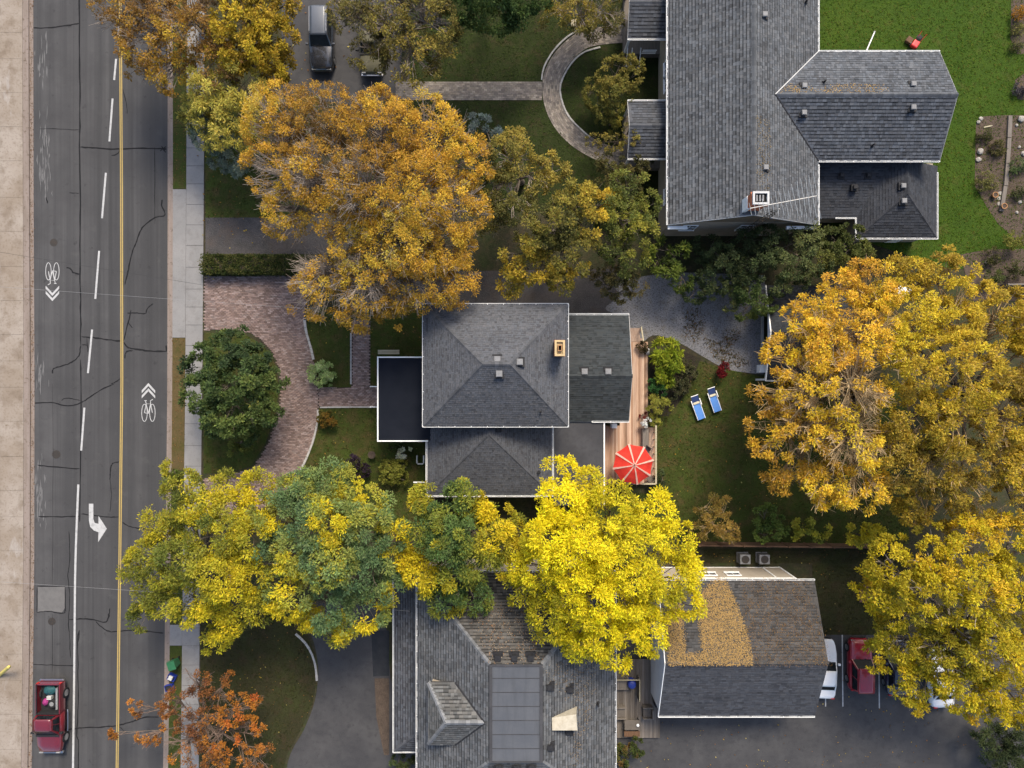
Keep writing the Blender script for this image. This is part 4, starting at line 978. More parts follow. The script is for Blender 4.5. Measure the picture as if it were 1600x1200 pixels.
MB().bar((vx0 + .05, vy0 - 2, 1.5), (vx0 + .05, vy1 + .1, 1.5), .05, .06).build('porch_rail', 'trim_white', low)
MB().bar((vx0 - .05, P(0, 1060).y, .6), (vx0 - .75, P(0, 1180).y, .6), .01, .01).build('porch_wire', 'wire', low) if False else None
for y in (-15, -18.5, -22, -25.5): window(low, (xL + .4, y, 2.3), 1.1, 1.4, (-1, 0, 0))
for y in (-15, -18.5, -22): window(low, (xR3 - .4, y, 3.0), 1.1, 1.4, (1, 0, 0))

# ---- garage block, bottom right
gar = thing('garage_building', 'beige and white garage building with dark shingle roof beside the parking lot', 'garage', P(1160, 1000, .1))
zg, zgr = 3.4, 5.6
gx0, gx1 = P(1029, 0, zg).x, P(1272.5, 0, zg).x
gyN, gyR, gyS = P(0, 905.5, zg).y, P(0, 1037, zgr).y, P(0, 1119.5, zg).y
g1, g2, g3, g4 = Vector((gx0, gyN, zg)), Vector((gx1, gyN, zg)), Vector((gx0, gyS, zg)), Vector((gx1, gyS, zg)); h1, h2 = Vector((gx0, gyR, zgr)), Vector((gx1, gyR, zgr))
MB().box(gx0 + .12, gyS + .35, .1, gx1 - 1.25, gyN + .02, zg - .02).build('wall', 'siding_beige', gar)
MB().box(gx0 + .06, gyS + .36, .1, gx0 + .118, gyN, zg - .02).build('wall', 'siding_white', gar)
for xx, dx in ((gx0 + .06, .05), (gx1 - 1.3, .05)):
    MB().add([(xx, gyS + .35, zg - .02), (xx, gyN, zg - .02), (xx, gyR, zgr - .18), (xx + dx, gyS + .35, zg - .02), (xx + dx, gyN, zg - .02), (xx + dx, gyR, zgr - .18)], [(0, 1, 2), (5, 4, 3), (0, 3, 4, 1), (1, 4, 5, 2), (2, 5, 3, 0)]).build('gable', 'siding_white', gar)
rfg = roof(gar, [[g1, g2, h2, h1]], (.062, .06, .058), [(h1, h2)], var=.24, band=.55, exp=.2)
rfg2 = roof(gar, [[g3, g4, h2, h1]], (.055, .058, .066), var=.16, band=.7, exp=.17)
gutter(rfg, g1, g2, .12); gutter(rfg2, g3, g4, .12)
for q0, q1_ in ((g1, h1), (h1, g3)): fascia(rfg, q0 + Vector((-.03, 0, -.05)), q1_ + Vector((-.03, 0, -.05)), .05, .17)
for px in (1108, 1145): window(gar, (P(px, 0, 2.1).x, gyN + .02, 2.1), 1.1, .8, (0, 1, 0), rows=1)
for xx in (P(1190, 0, .1).x, gx1 - 1.3): MB().box(xx - .06, gyN + .02, .1, xx + .06, gyN + .06, zg - .1).build('corner_trim', 'trim_white', gar)
MB().box(gx0 + .2, gyN + .021, .15, gx1 - 1.3, gyN + .05, .28).build('base_trim', 'trim_white', gar)
MB().box(gx0 + .2, gyN + .021, 3.0, gx1 - 1.3, gyN + .05, 3.16).build('frieze_trim', 'trim_white', gar)
for k in range(2):
    c = P(1075 + 95 * k, 0, .1).x; dr = MB().box(c - 1.4, gyS + .29, .12, c + 1.4, gyS + .345, 2.4).build('garage_door', 'trim_white', gar)
    for j in range(3): MB().box(c - 1.38, gyS + .275, .65 + .55 * j, c + 1.38, gyS + .288, .68 + .55 * j).build('door_groove', 'trim_grey', dr)
# leaf-shaped flecks on the roofs; golden ones put sunlight patches into the colour
def roof_flecks(name, label, poly_px, zref, zfun, dens, cols, seed, holes=(), ln=(.05, .11), solid=False):
    r = np.random.default_rng(seed)
    pw = [tuple(P(x, y, zref).xy) for x, y in poly_px]; hw = [[tuple(P(x, y, zref).xy) for x, y in h] for h in holes]
    p = np.array(pw); lo, hi = p.min(0), p.max(0); n = int((hi[0] - lo[0]) * (hi[1] - lo[1]) * dens)
    x = r.uniform(lo[0], hi[0], n); y = r.uniform(lo[1], hi[1], n); jx = x + r.normal(0, .1 if solid else .18, n); jy = y + r.normal(0, .1 if solid else .18, n)
    k = inpoly(jx, jy, pw)
    for h in hw: k &= ~inpoly(jx, jy, h)
    nz = np.sin(x * 3.1 + 1) * np.sin(y * 3.7) + np.sin(x * 7.3 + y * 5.1) * .6
    k &= (r.uniform(-1.6, 1.2, n) < nz + .9) | solid
    x, y = x[k], y[k]; n = len(x); a = r.uniform(0, 6.28, n); l = r.uniform(*ln, n)
    def at(xx, yy, dz): return np.stack([xx, yy, zfun(xx, yy) + dz], 1)
    dx, dy = np.cos(a) * l, np.sin(a) * l
    V = np.stack([at(x - dx / 2, y - dy / 2, .035), at(x - dy * .28, y + dx * .28, .05), at(x + dx / 2, y + dy / 2, .04), at(x + dy * .28, y - dx * .28, .045)], 1).reshape(-1, 3)
    c = np.array(cols)[r.integers(0, len(cols), n)] * r.uniform(.7, 1.2, (n, 1))
    o = np_mesh(name, V, 4, c, 'leafattr', kind='stuff'); tag(o, label, 'leaves', kind='stuff')
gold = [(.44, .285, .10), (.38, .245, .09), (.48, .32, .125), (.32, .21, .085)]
zgar = lambda x, y: zg + (gyN - y) / (gyN - gyR) * (zgr - zg)
roof_flecks('leaf_and_sun_flecks', 'golden flecks imitating a sun patch on the upper slope of the garage roof', [(1038, 970), (1068, 945), (1110, 925), (1130, 908), (1143, 915), (1152, 940), (1165, 985), (1170, 1030), (1040, 1031)], 4.6, zgar, 620, gold, 31, [[(1067, 930), (1093, 930), (1093, 1014), (1067, 1014)]], (.045, .1), True)  # sun patch built as ochre flecks; the hole keeps a cast shadow's outline
roof_flecks('leaf_and_sun_flecks', 'thin brown flecks on garage roof near the white car', [(1170, 910), (1272, 910), (1290, 1032), (1170, 1032), (1160, 960)], 4.6, zgar, 190, [(.26, .15, .06), (.2, .12, .06), (.3, .17, .05), (.14, .1, .07)], 32, (), (.03, .075))  # sparse brown flecks in loose clusters
roof_flecks('leaf_and_sun_flecks', 'tan leaf debris in streaks on the neighbour roof under yellow tree', [(730, 950), (830, 950), (850, 1030), (765, 1033)], 7.5, lambda x, y: zT - (y - tN) / (yN - tN) * (zT - zE), 60, [(.3, .24, .17), (.22, .16, .1), (.26, .14, .07)], 33)
roof_flecks('leaf_and_sun_flecks', 'tan flecks on the vented slope of the neighbour roof', [(852, 1030), (935, 1030), (930, 1110), (905, 1200), (890, 1200), (905, 1110), (860, 1050)], 7, lambda x, y: zT - (x - tR) / (xR3 - tR) * (zT - zE), 60, [(.3, .24, .17), (.24, .19, .13), (.27, .18, .1)], 34)  # bands of tan flecks down the slope
roof_flecks('leaf_and_sun_flecks', 'golden flecks imitating sunlight along the ridge of the large neighbouring rear wing', [(1210, 147), (1240, 128), (1270, 140), (1320, 128), (1370, 128), (1390, 142), (1300, 146)], 6.6, lambda x, y: zr4 - abs(y - yr4) / (yu - yr4) * (zr4 - ze), 130, gold, 35)  # warm sunlight on the ridge, put in as golden flecks
roof_flecks('leaf_and_sun_flecks', 'tan flecks imitating sunlight beside the ridge near orange chimney', [(1178, 180), (1205, 180), (1210, 300), (1180, 300)], 7.4, lambda x, y: zr - (x - xm) / (xr_ - xm) * (zr - ze), 80, [(.3, .24, .15), (.24, .18, .1)], 36)  # sunlit strip by the ridge, put in as tan flecks

# ---- detached shed under the golden tree
shed = thing('shed', 'open fronted shed with white gable trim half under the golden tree', 'shed', P(1195, 520, .1))
zs0, zs1 = 2.3, 3.3
sx = P(1197, 0, zs0).x; sy0, sy1, syr = P(0, 446, zs0).y, P(0, 595, zs0).y, P(0, 519, zs1).y
sxe = sx + 6.5
rfs = roof(shed, [[(sx, sy0, zs0), (sxe, sy0, zs0), (sxe, syr, zs1), (sx, syr, zs1)], [(sx, sy1, zs0), (sxe, sy1, zs0), (sxe, syr, zs1), (sx, syr, zs1)]], (.03, .034, .04), [((sx, syr, zs1), (sxe, syr, zs1))], var=.18, band=.7)
fascia(rfs, (sx - .04, sy0, zs0 - .03), (sx - .04, syr, zs1 - .03), .07, .2); fascia(rfs, (sx - .04, syr, zs1 - .03), (sx - .04, sy1, zs0 - .03), .07, .2); gutter(rfs, (sx, sy1, zs0), (sxe, sy1, zs0), .09)
MB().add([(sx + .06, sy1 + 1.6, 2.45), (sx + .06, sy0 - 1.6, 2.45), (sx + .06, syr, zs1 - .2), (sx + .1, sy1 + 1.6, 2.45), (sx + .1, sy0 - 1.6, 2.45), (sx + .1, syr, zs1 - .2)], [(0, 1, 2), (5, 4, 3), (0, 3, 4, 1), (1, 4, 5, 2), (2, 5, 3, 0)]).build('gable', 'siding_white', shed)
MB().box(sx + 1.2, sy1 + .25, .1, sxe - .2, sy1 + .33, zs0 - .05).box(sx + 1.2, sy0 - .33, .1, sxe - .2, sy0 - .25, zs0 - .05).box(sxe - .28, sy1 + .33, .1, sxe - .2, sy0 - .33, zs0 - .05).box(sx + 1.2, sy1 + .33, .1, sx + 1.28, sy0 - .33, 2.2).build('wall', 'vent_black', shed)
MB().bar(P(1191.5, 479, .3), P(1190.5, 570, .3), .16, .2).build('door_sill', 'concrete_plain', shed)
q = P(1191, 576, .7); MB().box(q.x - .22, q.y - .3, .1, q.x + .22, q.y + .3, .8).build('meter_box', 'trim_white', shed)
MB().bar((sx + .05, sy1 + .1, .1), (sx + .05, sy1 + .1, zs0 - .1), .14, .14).bar((sx + .05, sy0 - .1, .1), (sx + .05, sy0 - .1, zs0 - .1), .14, .14).build('corner_post', 'trim_white', shed)
# ------------------------------------------------------------------ decks
def copy_tree(o, parent=None):
    c = o.copy(); C.objects.link(c); c.parent = parent
    for ch in o.children: copy_tree(ch, c)
    return c
deck = thing('deck', 'cedar plank deck with vertical boards behind the house with the porch', 'deck', P(1000, 640, .1))
zk = .62
CED = [(.33, .215, .145), (.38, .255, .18), (.29, .18, .12), (.42, .3, .22), (.24, .15, .1), (.35, .24, .175)]
def plank_row(parent, px0, px1, yfun, z, w, cols, gap=.008, mat='deck_cedar', seed=2, along='y'):
    r = random.Random(seed); x = P(px0, 0, z).x if along == 'y' else P(0, px0, z).y; e = P(px1, 0, z).x if along == 'y' else P(0, px1, z).y
    lo, hi = min(x, e), max(x, e); n = max(1, round((hi - lo) / w)); w = (hi - lo) / n
    for i in range(n):
        a0, a1 = lo + i * w + gap / 2, lo + (i + 1) * w - gap / 2
        for y0, y1 in yfun((a0 + a1) / 2):
            k = r.uniform(.78, 1.2); c = tuple(k * t for t in r.choice(cols)); dz = r.uniform(-.003, .003)
            b = MB()
            if along == 'y': b.box(a0, y0, z - .035, a1, y1, z + dz, c)
            else: b.box(y0, a0, z - .035, y1, a1, z + dz, c)
            b.build('plank', mat, parent, color=True)
yt, ym, ybt = P(0, 534, zk).y, P(0, 661, zk).y, P(0, 757, zk).y
xdr = P(1013, 0, zk).x; xdl = xB - .29; xd2 = fb.x + .02
plank_row(deck, 945, 1024, lambda x: [(ybt, ym - .2 if x < xdl else yt)] if x < xdr else [(ybt, P(0, 668, zk).y)], zk, .145, CED)
stp = [(P(0, 512 + 5.5 * k, .5).y, P(0, 517.2 + 5.5 * k, .5).y, .18 + .13 * k) for k in range(4)]
for y1, y0, z in stp: MB().box(xdl + .02, y0, .1, P(1001 + rnd.uniform(-1, 3), 0, .5).x, y1, z, (.30, .22, .17)).build('step', 'deck_cedar', deck, color=True)
b = MB()
for yy in np.linspace(ybt + .2, yt - .2, 12): b.box(xd2 if yy < ym - .3 else xdl, yy - .04, zk - .22, P(1024, 0, zk).x if yy < P(0, 672, zk).y else xdr, yy + .04, zk - .04)
b.build('joist', 'wood_brown', deck)
for px, py in ((1012, 540), (1012, 600), (1023.5, 672), (1023.5, 752), (950, 752)): q = P(px, py, zk); MB().box(q.x - .06, q.y - .06, .1, q.x + .06, q.y + .06, zk - .22).build('deck_post', 'wood_brown', deck)
rx = P(1025, 0, 1.55).x; ra, rb = P(0, 665, 1.55).y, P(0, 756, 1.55).y
MB().bar((rx, ra, 1.55), (rx, rb, 1.55), .12, .05).bar((rx, rb, 1.551), (P(1003, 0, 1.55).x, rb, 1.551), .12, .05).build('top_rail', 'wood_pale', deck)
for t in np.linspace(0, 1, 9): MB().box(rx - .03, ra + (rb - ra) * t - .03, zk, rx + .03, ra + (rb - ra) * t + .03, 1.52).build('baluster', 'wood_pale', deck)
MB().bar(P(1002, 511, 1.2), P(1005.5, 533, 1.5), .09, .07).bar(P(1002.5, 511, .1), P(1002.5, 511, 1.25), .08, .08).build('stair_rail', 'wood_pale', deck)

dk2 = thing('rear_deck', 'weathered grey plank deck between the neighbour house and the garage building', 'deck', P(995, 1110, .1))
GR = [(.13, .115, .1), (.16, .14, .12), (.105, .092, .08), (.18, .16, .14)]
plank_row(dk2, 964, 1031, lambda x: [(P(0, 1153, .35).y, P(0, 1030, .35).y)], .35, .15, GR, seed=6)
MB().box(P(966, 0, .2).x, P(0, 1150, .2).y, .1, P(1028, 0, .2).x, P(0, 1034, .2).y, .31).build('joist', 'wood_brown', dk2)
q0, q1_ = P(964, 1062.5, 1.3), P(999.5, 1062.5, 1.3); q2_ = P(999.5, 1096, 1.3)
MB().bar(q0, q1_, .06, .08).bar(q1_, q2_, .06, .081).build('top_rail', 'wood_pale', dk2)
for q in (q0, (q0 + q1_) / 2, q1_, (q1_ + q2_) / 2, q2_): MB().box(q.x - .04, q.y - .04, .351, q.x + .04, q.y + .04, 1.27).build('rail_post', 'wood_grey', dk2)
b = MB()
for t in np.linspace(.05, .95, 9):
    q = q1_ + (q2_ - q1_) * t; b.box(q.x - .012, q.y - .07, .4, q.x + .012, q.y + .07, 1.25)
b.build('rail_panel', 'wood_grey', dk2)
q = P(988, 1071, 1.2)
bn = thing('storage_barrel', 'deep blue plastic barrel standing on the weathered grey deck', 'barrel', (q.x, q.y, .35))
MB().lathe([(.28, .352), (.33, .5), (.34, .9), (.3, 1.15), (.24, 1.2), (0.02, 1.21)], q.x, q.y, 16).build('body', 'plastic_blue', bn, smooth=True)
MB().lathe([(.345, .62), (.36, .65), (.345, .68)], q.x, q.y, 16).build('hoop', 'plastic_blue', bn)
q = P(972, 1071, .8)
bx_ = thing('storage_bench', 'dark low storage chest on grey deck beside blue barrel', 'chest', (q.x, q.y, .35))
MB().box(q.x - .55, q.y - .32, .352, q.x + .5, q.y + .32, .75).build('body', 'fabric_taupe', bx_); MB().box(q.x - .57, q.y - .34, .752, q.x + .52, q.y + .34, .81).build('lid', 'wood_grey', bx_)
def armchair(px, py, rz, label):
    q = P(px, py, .8); t = thing('patio_armchair', label, 'chair', (q.x, q.y, .352), rz)
    MB().box(-.36, -.3, .22, .36, .34, .42).build('seat', 'fabric_taupe', t, local=True, bevel=.04)
    MB().box(-.36, .345, .0, .36, .45, .85).build('backrest', 'wood_grey', t, local=True, bevel=.03)
    for s in (-1, 1):
        MB().box(s * .37, -.34, .0, s * .46, .45, .6).build('arm', 'wood_grey', t, local=True, bevel=.02)
    for sx_, sy_ in ((-.3, -.25), (.3, -.25), (-.3, .25), (.3, .25)): MB().box(sx_ - .03, sy_ - .03, 0, sx_ + .03, sy_ + .03, .218).build('leg', 'metal_dark', t, local=True)
armchair(970.5, 1114, math.pi / 2, 'taupe wicker armchair against the neighbour house wall on grey deck')
armchair(1011, 1114, -math.pi / 2, 'taupe wicker armchair by the deck edge facing grey deck table')
q = P(988, 1133, .9); t = thing('patio_table', 'grey rectangular table with a small white pot on the weathered deck', 'table', (q.x, q.y, .352))
MB().box(q.x - .6, q.y - .38, .87, q.x + .6, q.y + .38, .92).build('table_top', 'fabric_taupe', t, bevel=.02)
for sx_ in (-.5, .5):
    for sy_ in (-.3, .3): MB().box(q.x + sx_ - .03, q.y + sy_ - .03, .352, q.x + sx_ + .03, q.y + sy_ + .03, .868).build('leg', 'metal_dark', t)
q2 = P(996.5, 1133, 1); t = thing('candle_pot', 'small white pot on the grey deck table', 'pot', (q2.x, q2.y, .922))
MB().lathe([(.07, .922), (.1, .96), (.11, 1.05), (.07, 1.06)], q2.x, q2.y, 12).build('pot', 'trim_white', t)
q = P(988, 1148, .9); t = thing('patio_bench', 'brown bench beside grey deck table', 'bench', (q.x, q.y, .352))
MB().box(q.x - .6, q.y - .2, .75, q.x + .6, q.y + .2, .8).build('seat', 'wood_brown', t)
for sx_ in (-.5, .5): MB().box(q.x + sx_ - .04, q.y - .18, .352, q.x + sx_ + .04, q.y + .18, .748).build('leg', 'wood_brown', t)
# grill by the wall
q = P(1027, 1098, 1); t = thing('barbecue', 'black barbecue against white garage wall on grey deck', 'barbecue', (q.x, q.y, .352))
MB().box(q.x - .2, q.y - .35, .8, q.x + .2, q.y + .35, 1.1).build('lid', 'plastic_black', t, bevel=.08); MB().box(q.x - .18, q.y - .3, .36, q.x + .18, q.y + .3, .79).build('cabinet', 'metal_dark', t); MB().box(q.x - .18, q.y + .37, .8, q.x + .18, q.y + .62, .85).build('side_shelf', 'metal_pale', t)

# ------------------------------------------------------------------ parasol
def parasol(px, py, rpx):
    zt, zeave = 3.25, 2.65
    c = P(px, py, zt)
    t = thing('parasol', 'open red parasol with pale striped seams on the cedar deck', 'parasol', (c.x, c.y, zk))
    R = S(rpx, zeave); n = 8
    ang = [math.radians(102 + 45 * k) for k in range(n)]
    can = MB(); st = MB(); rings = [(0.05, zt), (.35, zt - .12), (.7, zt - .36), (1, zeave)]
    def pt(a, f, z): return Vector((c.x + R * f * math.cos(a), c.y + R * f * math.sin(a), z))
    for k in range(n):
        a0, a1 = ang[k], ang[(k + 1) % n] + (2 * math.pi if k == n - 1 else 0)
        for i in range(3):
            f0, z0 = rings[i]; f1, z1 = rings[i + 1]
            L = 6
            for j in range(L):
                t0, t1 = j / L, (j + 1) / L
                def q(f, z, tt):
                    ch = pt(a0, f, z).lerp(pt(a1, f, z), tt)        # taut cloth: straight between ribs, sagging a little
                    s = 4 * tt * (1 - tt); ch.z -= .05 * s * f; 
                    if f == 1: ch = Vector((c.x, c.y, ch.z)).lerp(ch, 1 - .03 * s)
                    return ch
                can.add([q(f0, z0, t0), q(f1, z1, t0), q(f1, z1, t1), q(f0, z0, t1)], [(0, 1, 2, 3)])
        # pale seam tape along each rib
        w = .055
        for i in range(3):
            f0, z0 = rings[i]; f1, z1 = rings[i + 1]
            A, B = pt(a0, f0, z0 + .012), pt(a0, f1, z1 + .012); sdv = Vector((-math.sin(a0), math.cos(a0), 0))
            w0, w1 = .03 + .09 * f0 * .55, .03 + .09 * f1 * .55
            st.add([A - sdv * w0, B - sdv * w1, B + sdv * w1, A + sdv * w0], [(0, 1, 2, 3)])
    cn = can.build('canopy', 'fabric_red', t)
    st.build('seam_tape', 'fabric_stripe', cn)
    for k in range(n):
        MB().tube([pt(ang[k], .04, zt - .06), pt(ang[k], .7, zt - .42), pt(ang[k], .99, zeave - .03)], .012, 5).build('rib', 'wood_pale', t)
    MB().tube([(c.x, c.y, zk + .08), (c.x, c.y, zt + .05)], .03, 8).build('pole', 'wood_pale', t)
    MB().lathe([(.05, zt + .0), (.06, zt + .05), (.02, zt + .16)], c.x, c.y, 10).build('finial', 'chrome', t)
    MB().lathe([(.3, zk + .002), (.3, zk + .07), (.06, zk + .12), (.05, zk + .25)], c.x, c.y, 16).build('base', 'metal_dark', t)
parasol(991.5, 727, 32.5)
q = P(991, 727, 1.4); t = thing('patio_table', 'round dark table under the red parasol', 'table', (q.x + .0, q.y, zk))
MB().lathe([(.1, 1.33), (.55, 1.33), (.55, 1.37), (.1, 1.37)], q.x, q.y, 20).build('table_top', 'metal_dark', t)
for k in range(4): a_ = .8 + k * math.pi / 2; MB().tube([(q.x + .25 * math.cos(a_), q.y + .25 * math.sin(a_), 1.33), (q.x + .45 * math.cos(a_), q.y + .45 * math.sin(a_), zk + .003)], .02, 6).build('leg', 'metal_dark', t)
def deck_chair(px, py, rz, label):
    q = P(px, py, 1.0); t = thing('patio_chair', label, 'chair', (q.x, q.y, zk + .003), rz)
    MB().box(-.24, -.24, .42, .24, .24, .46).build('seat', 'fabric_taupe', t, local=True, bevel=.02); MB().box(-.24, .2, .465, .24, .25, .9).build('backrest', 'fabric_taupe', t, local=True, bevel=.02)
    for sx_ in (-.21, .21):
        for sy_ in (-.2, .2): MB().tube([(sx_, sy_, 0), (sx_, sy_, .418)], .015, 6).build('leg', 'metal_dark', t, local=True)
deck_chair(1011, 702, -.6, 'dark patio chair tucked beside the grey planter box near the parasol')
deck_chair(1016, 748, -2.4, 'dark patio chair in the deck corner by the pale railing')
q = P(1008.5, 683, 1.0); t = thing('planter_box', 'long grey weathered planter box on cedar deck beside white flowers', 'planter', (q.x, q.y, zk))
for i, (x0_, x1_) in enumerate(((-.24, -.2), (.2, .24))): MB().box(q.x + x0_, q.y - .7, zk + .002, q.x + x1_, q.y + .6, 1.12).build('side_board', 'wood_grey', t)
for y0_, y1_ in ((-.74, -.702), (.602, .64)): MB().box(q.x - .24, q.y + y0_, zk + .002, q.x + .24, q.y + y1_, 1.12).build('end_board', 'wood_grey', t)
for k in range(3): MB().box(q.x - .19 + .128 * k, q.y - .69, 1.07, q.x - .07 + .128 * k, q.y + .59, 1.1).build('top_slat', 'wood_grey', t)

# ------------------------------------------------------------------ sun loungers
def lounger(px, py, rz, label):
    q = P(px, py, .3); t = thing('sun_lounger', label, 'lounger', (q.x, q.y, .117), rz, 'blue sun loungers on the back lawn')
    for s in (-1, 1): MB().bar((s * .3, -1.0, .3), (s * .3, .35, .3), .04, .05).build('side_rail', 'trim_white', t, local=True)
    MB().box(-.28, -.98, .318, .28, .32, .345).build('seat', 'fabric_blue', t, local=True)
    MB().add([(-.28, .36, .33), (.28, .36, .33), (.28, .92, .62), (-.28, .92, .62), (-.28, .36, .36), (.28, .36, .36), (.28, .92, .65), (-.28, .92, .65)], [(3, 2, 1, 0), (4, 5, 6, 7), (0, 1, 5, 4), (1, 2, 6, 5), (2, 3, 7, 6), (3, 0, 4, 7)]).build('backrest', 'fabric_navy', t, local=True)
    MB().bar((-.3, .94, .645), (.3, .94, .645), .05, .05).build('head_bar', 'trim_white', t, local=True)
    MB().box(-.25, .24, .347, .25, .42, .44).build('towel', 'fabric_cream', t, local=True, bevel=.04)
    for s in (-1, 1): MB().bar((s * .34, .1, .5), (s * .34, .62, .5), .06, .03).build('armrest', 'trim_white', t, local=True)
    for sx_ in (-.3, .3):
        for sy_ in (-.85, .2): MB().tube([(sx_, sy_, 0), (sx_, sy_, .28)], .018, 6).build('leg', 'trim_white', t, local=True)
lounger(1089, 636, math.radians(20), 'blue folding sun lounger beside the dark shrubs on the back lawn')
lounger(1114.5, 624, math.radians(19), 'blue folding sun lounger on open lawn, the one closer to the dark red bush')

# ------------------------------------------------------------------ vehicles (local +Y is the front)
def loft(rings, close=True):
    b = MB(); n = len(rings[0]); vs = [p for r in rings for p in r]; fs = []
    for i in range(len(rings) - 1):
        for k in range(n): fs.append((i * n + k, i * n + (k + 1) % n, (i + 1) * n + (k + 1) % n, (i + 1) * n + k))
    fs.append(tuple(range(n))[::-1]); fs.append(tuple(range((len(rings) - 1) * n, len(rings) * n)))
    return b.add(vs, fs)
def ring(y, hw, zb, zs, zt):
    return [(-hw * .9, y, zb), (-hw * .99, y, zb + .12), (-hw, y, (zb + zs) / 2), (-hw * .97, y, zs), (-hw * .86, y, zs + (zt - zs) * .75), (-hw * .45, y, zt), (hw * .45, y, zt), (hw * .86, y, zs + (zt - zs) * .75), (hw * .97, y, zs), (hw, y, (zb + zs) / 2), (hw * .99, y, zb + .12), (hw * .9, y, zb)]
def wheel(t, x, y, r=.33, w=.22):
    s = 1 if x > 0 else -1
    b = MB(); b.tube([(x - s * w, y, r), (x - s * w * .9, y, r), (x - s * .02, y, r), (x, y, r)], [r * .92, r, r, r * .9], 18)
    wl = b.build('wheel', 'rubber', t, local=True)
    MB().tube([(x - s * .03, y, r), (x + s * .012, y, r)], r * .62, 14).build('rim', 'chrome', wl, local=True)
    return wl
def quad_panel(name, mat, t, pts, th=.015):
    P4 = [Vector(p) for p in pts]; n = (P4[1] - P4[0]).cross(P4[2] - P4[0]).normalized()
    return MB().add(P4 + [p + n * th for p in P4], [(3, 2, 1, 0), (4, 5, 6, 7), (0, 1, 5, 4), (1, 2, 6, 5), (2, 3, 7, 6), (3, 0, 4, 7)]).build(name, mat, t, local=True)
def car(px, py, rz, label, paint, roofpaint=None, L=4.4, Wd=1.8, suv=False, rails=False, name='parked_car', zc=.7):
    q = P(px, py, zc); t = thing(name, label, 'car', (q.x, q.y, .122), rz, 'parked cars')
    h = L / 2; w = Wd / 2; zsh = .98 if suv else .9; zroof = 1.72 if suv else 1.44
    hoodf = .86 if suv else .72; hoodb = 1.02 if suv else .94
    rear = (1.05 if suv else .95)
    # stations rear -> front
    yc0, yc1 = (-h * .93, h * .28) if suv else (-h * .72, h * .30)        # greenhouse base, rear and front
    st = [(-h, w * .72, .35, .62, .7), (-h * .97, w * .88, .28, .78, .9), (-h * .85, w * .98, .24, zsh - .06, rear), (-h * .4, w, .22, zsh - .03, zsh + .02), (0, w, .22, zsh - .03, zsh + .02), (yc1, w, .22, zsh - .05, hoodb),
          (h * .55, w * .99, .22, zsh - .1, hoodb - .03), (h * .8, w * .95, .24, hoodf - .1, hoodf + .06), (h * .94, w * .84, .27, hoodf - .18, hoodf - .04), (h, w * .66, .34, .55, .62)]
    loft([ring(*s) for s in st]).build('body', paint, t, local=True, smooth=True)
    zb = zsh - .02; wb = w * .93; wr = w * .74
    yr0, yr1 = (-h * .86, h * .02) if suv else (-h * .42, h * .04)
    # greenhouse core (dark), panes proud of it, painted roof and pillars
    core = MB().add([(-wb, yc0, zb), (wb, yc0, zb), (wb, yc1, zb), (-wb, yc1, zb), (-wr, yr0, zroof - .05), (wr, yr0, zroof - .05), (wr, yr1, zroof - .05), (-wr, yr1, zroof - .05)], [(3, 2, 1, 0), (4, 5, 6, 7), (0, 1, 5, 4), (1, 2, 6, 5), (2, 3, 7, 6), (3, 0, 4, 7)]).build('cabin', paint, t, local=True)
    lerp = lambda a_, b__, f: Vector(a_).lerp(Vector(b__), f)
    B = [Vector((-wb, yc0, zb)), Vector((wb, yc0, zb)), Vector((wb, yc1, zb)), Vector((-wb, yc1, zb))]; T = [Vector((-wr, yr0, zroof - .05)), Vector((wr, yr0, zroof - .05)), Vector((wr, yr1, zroof - .05)), Vector((-wr, yr1, zroof - .05))]
    def pane(nm, b0, b1, t0, t1, i0, i1, j0, j1):
        a_ = b0.lerp(t0, j0); c = b1.lerp(t1, j0); d = b1.lerp(t1, j1); e = b0.lerp(t0, j1)
        quad_panel(nm, 'glass', t, [a_.lerp(c, i0), a_.lerp(c, i1), e.lerp(d, i1), e.lerp(d, i0)])
    pane('windshield', B[2], B[3], T[2], T[3], .05, .95, .08, .96); pane('rear_window', B[0], B[1], T[0], T[1], .07, .93, .2, .92)
    pane('side_window', B[1], B[2], T[1], T[2], .06, .48, .15, .9); pane('side_window', B[1], B[2], T[1], T[2], .52, .9, .15, .9)
    pane('side_window', B[3], B[0], T[3], T[0], .1, .48, .15, .9); pane('side_window', B[3], B[0], T[3], T[0], .52, .94, .15, .9)
    rr = [(-wr * .9, -.03), (-wr * .97, .015), (-wr * .6, .05), (0, .06), (wr * .6, .05), (wr * .97, .015), (wr * .9, -.03)]
    loft([[(x, y, zroof - .03 + z - dz) for x, z in rr] for y, dz in ((yr0 - .12, .06), (yr0 + .05, .01), ((yr0 + yr1) / 2, 0), (yr1 - .12, .015), (yr1 + .04, .055))]).build('roof', roofpaint or paint, t, local=True, smooth=True)
    if rails:
        for s in (-1, 1): MB().tube([(s * wr * .93, yr0, zroof + .02), (s * wr * .93, yr0 + .1, zroof + .07), (s * wr * .93, yr1 - .2, zroof + .07), (s * wr * .93, yr1 - .08, zroof + .02)], .022, 6).build('roof_rail', 'chrome', t, local=True)
    for s in (-1, 1):
        for y in (-h * .6, h * .62): wheel(t, s * (w + .005), y, .36 if suv else .32)
        MB().box(s * w, yc1 - .28, zsh + .0, s * (w + .2), yc1 - .12, zsh + .15).build('mirror', paint, t, local=True, bevel=.03)
        MB().box(s * w * .42, h * .925, hoodf - .26, s * w * .8, h * .965, hoodf - .1).build('headlight', 'light_clear', t, local=True, bevel=.02)
        MB().box(s * w * .55, -h * .995, .72, s * w * .86, -h * .955, .9).build('taillight', 'light_red', t, local=True, bevel=.02)
    MB().box(-w * .62, h * .985, .36, w * .62, h * 1.02, .5).build('front_bumper', 'plastic_black', t, local=True, bevel=.02)
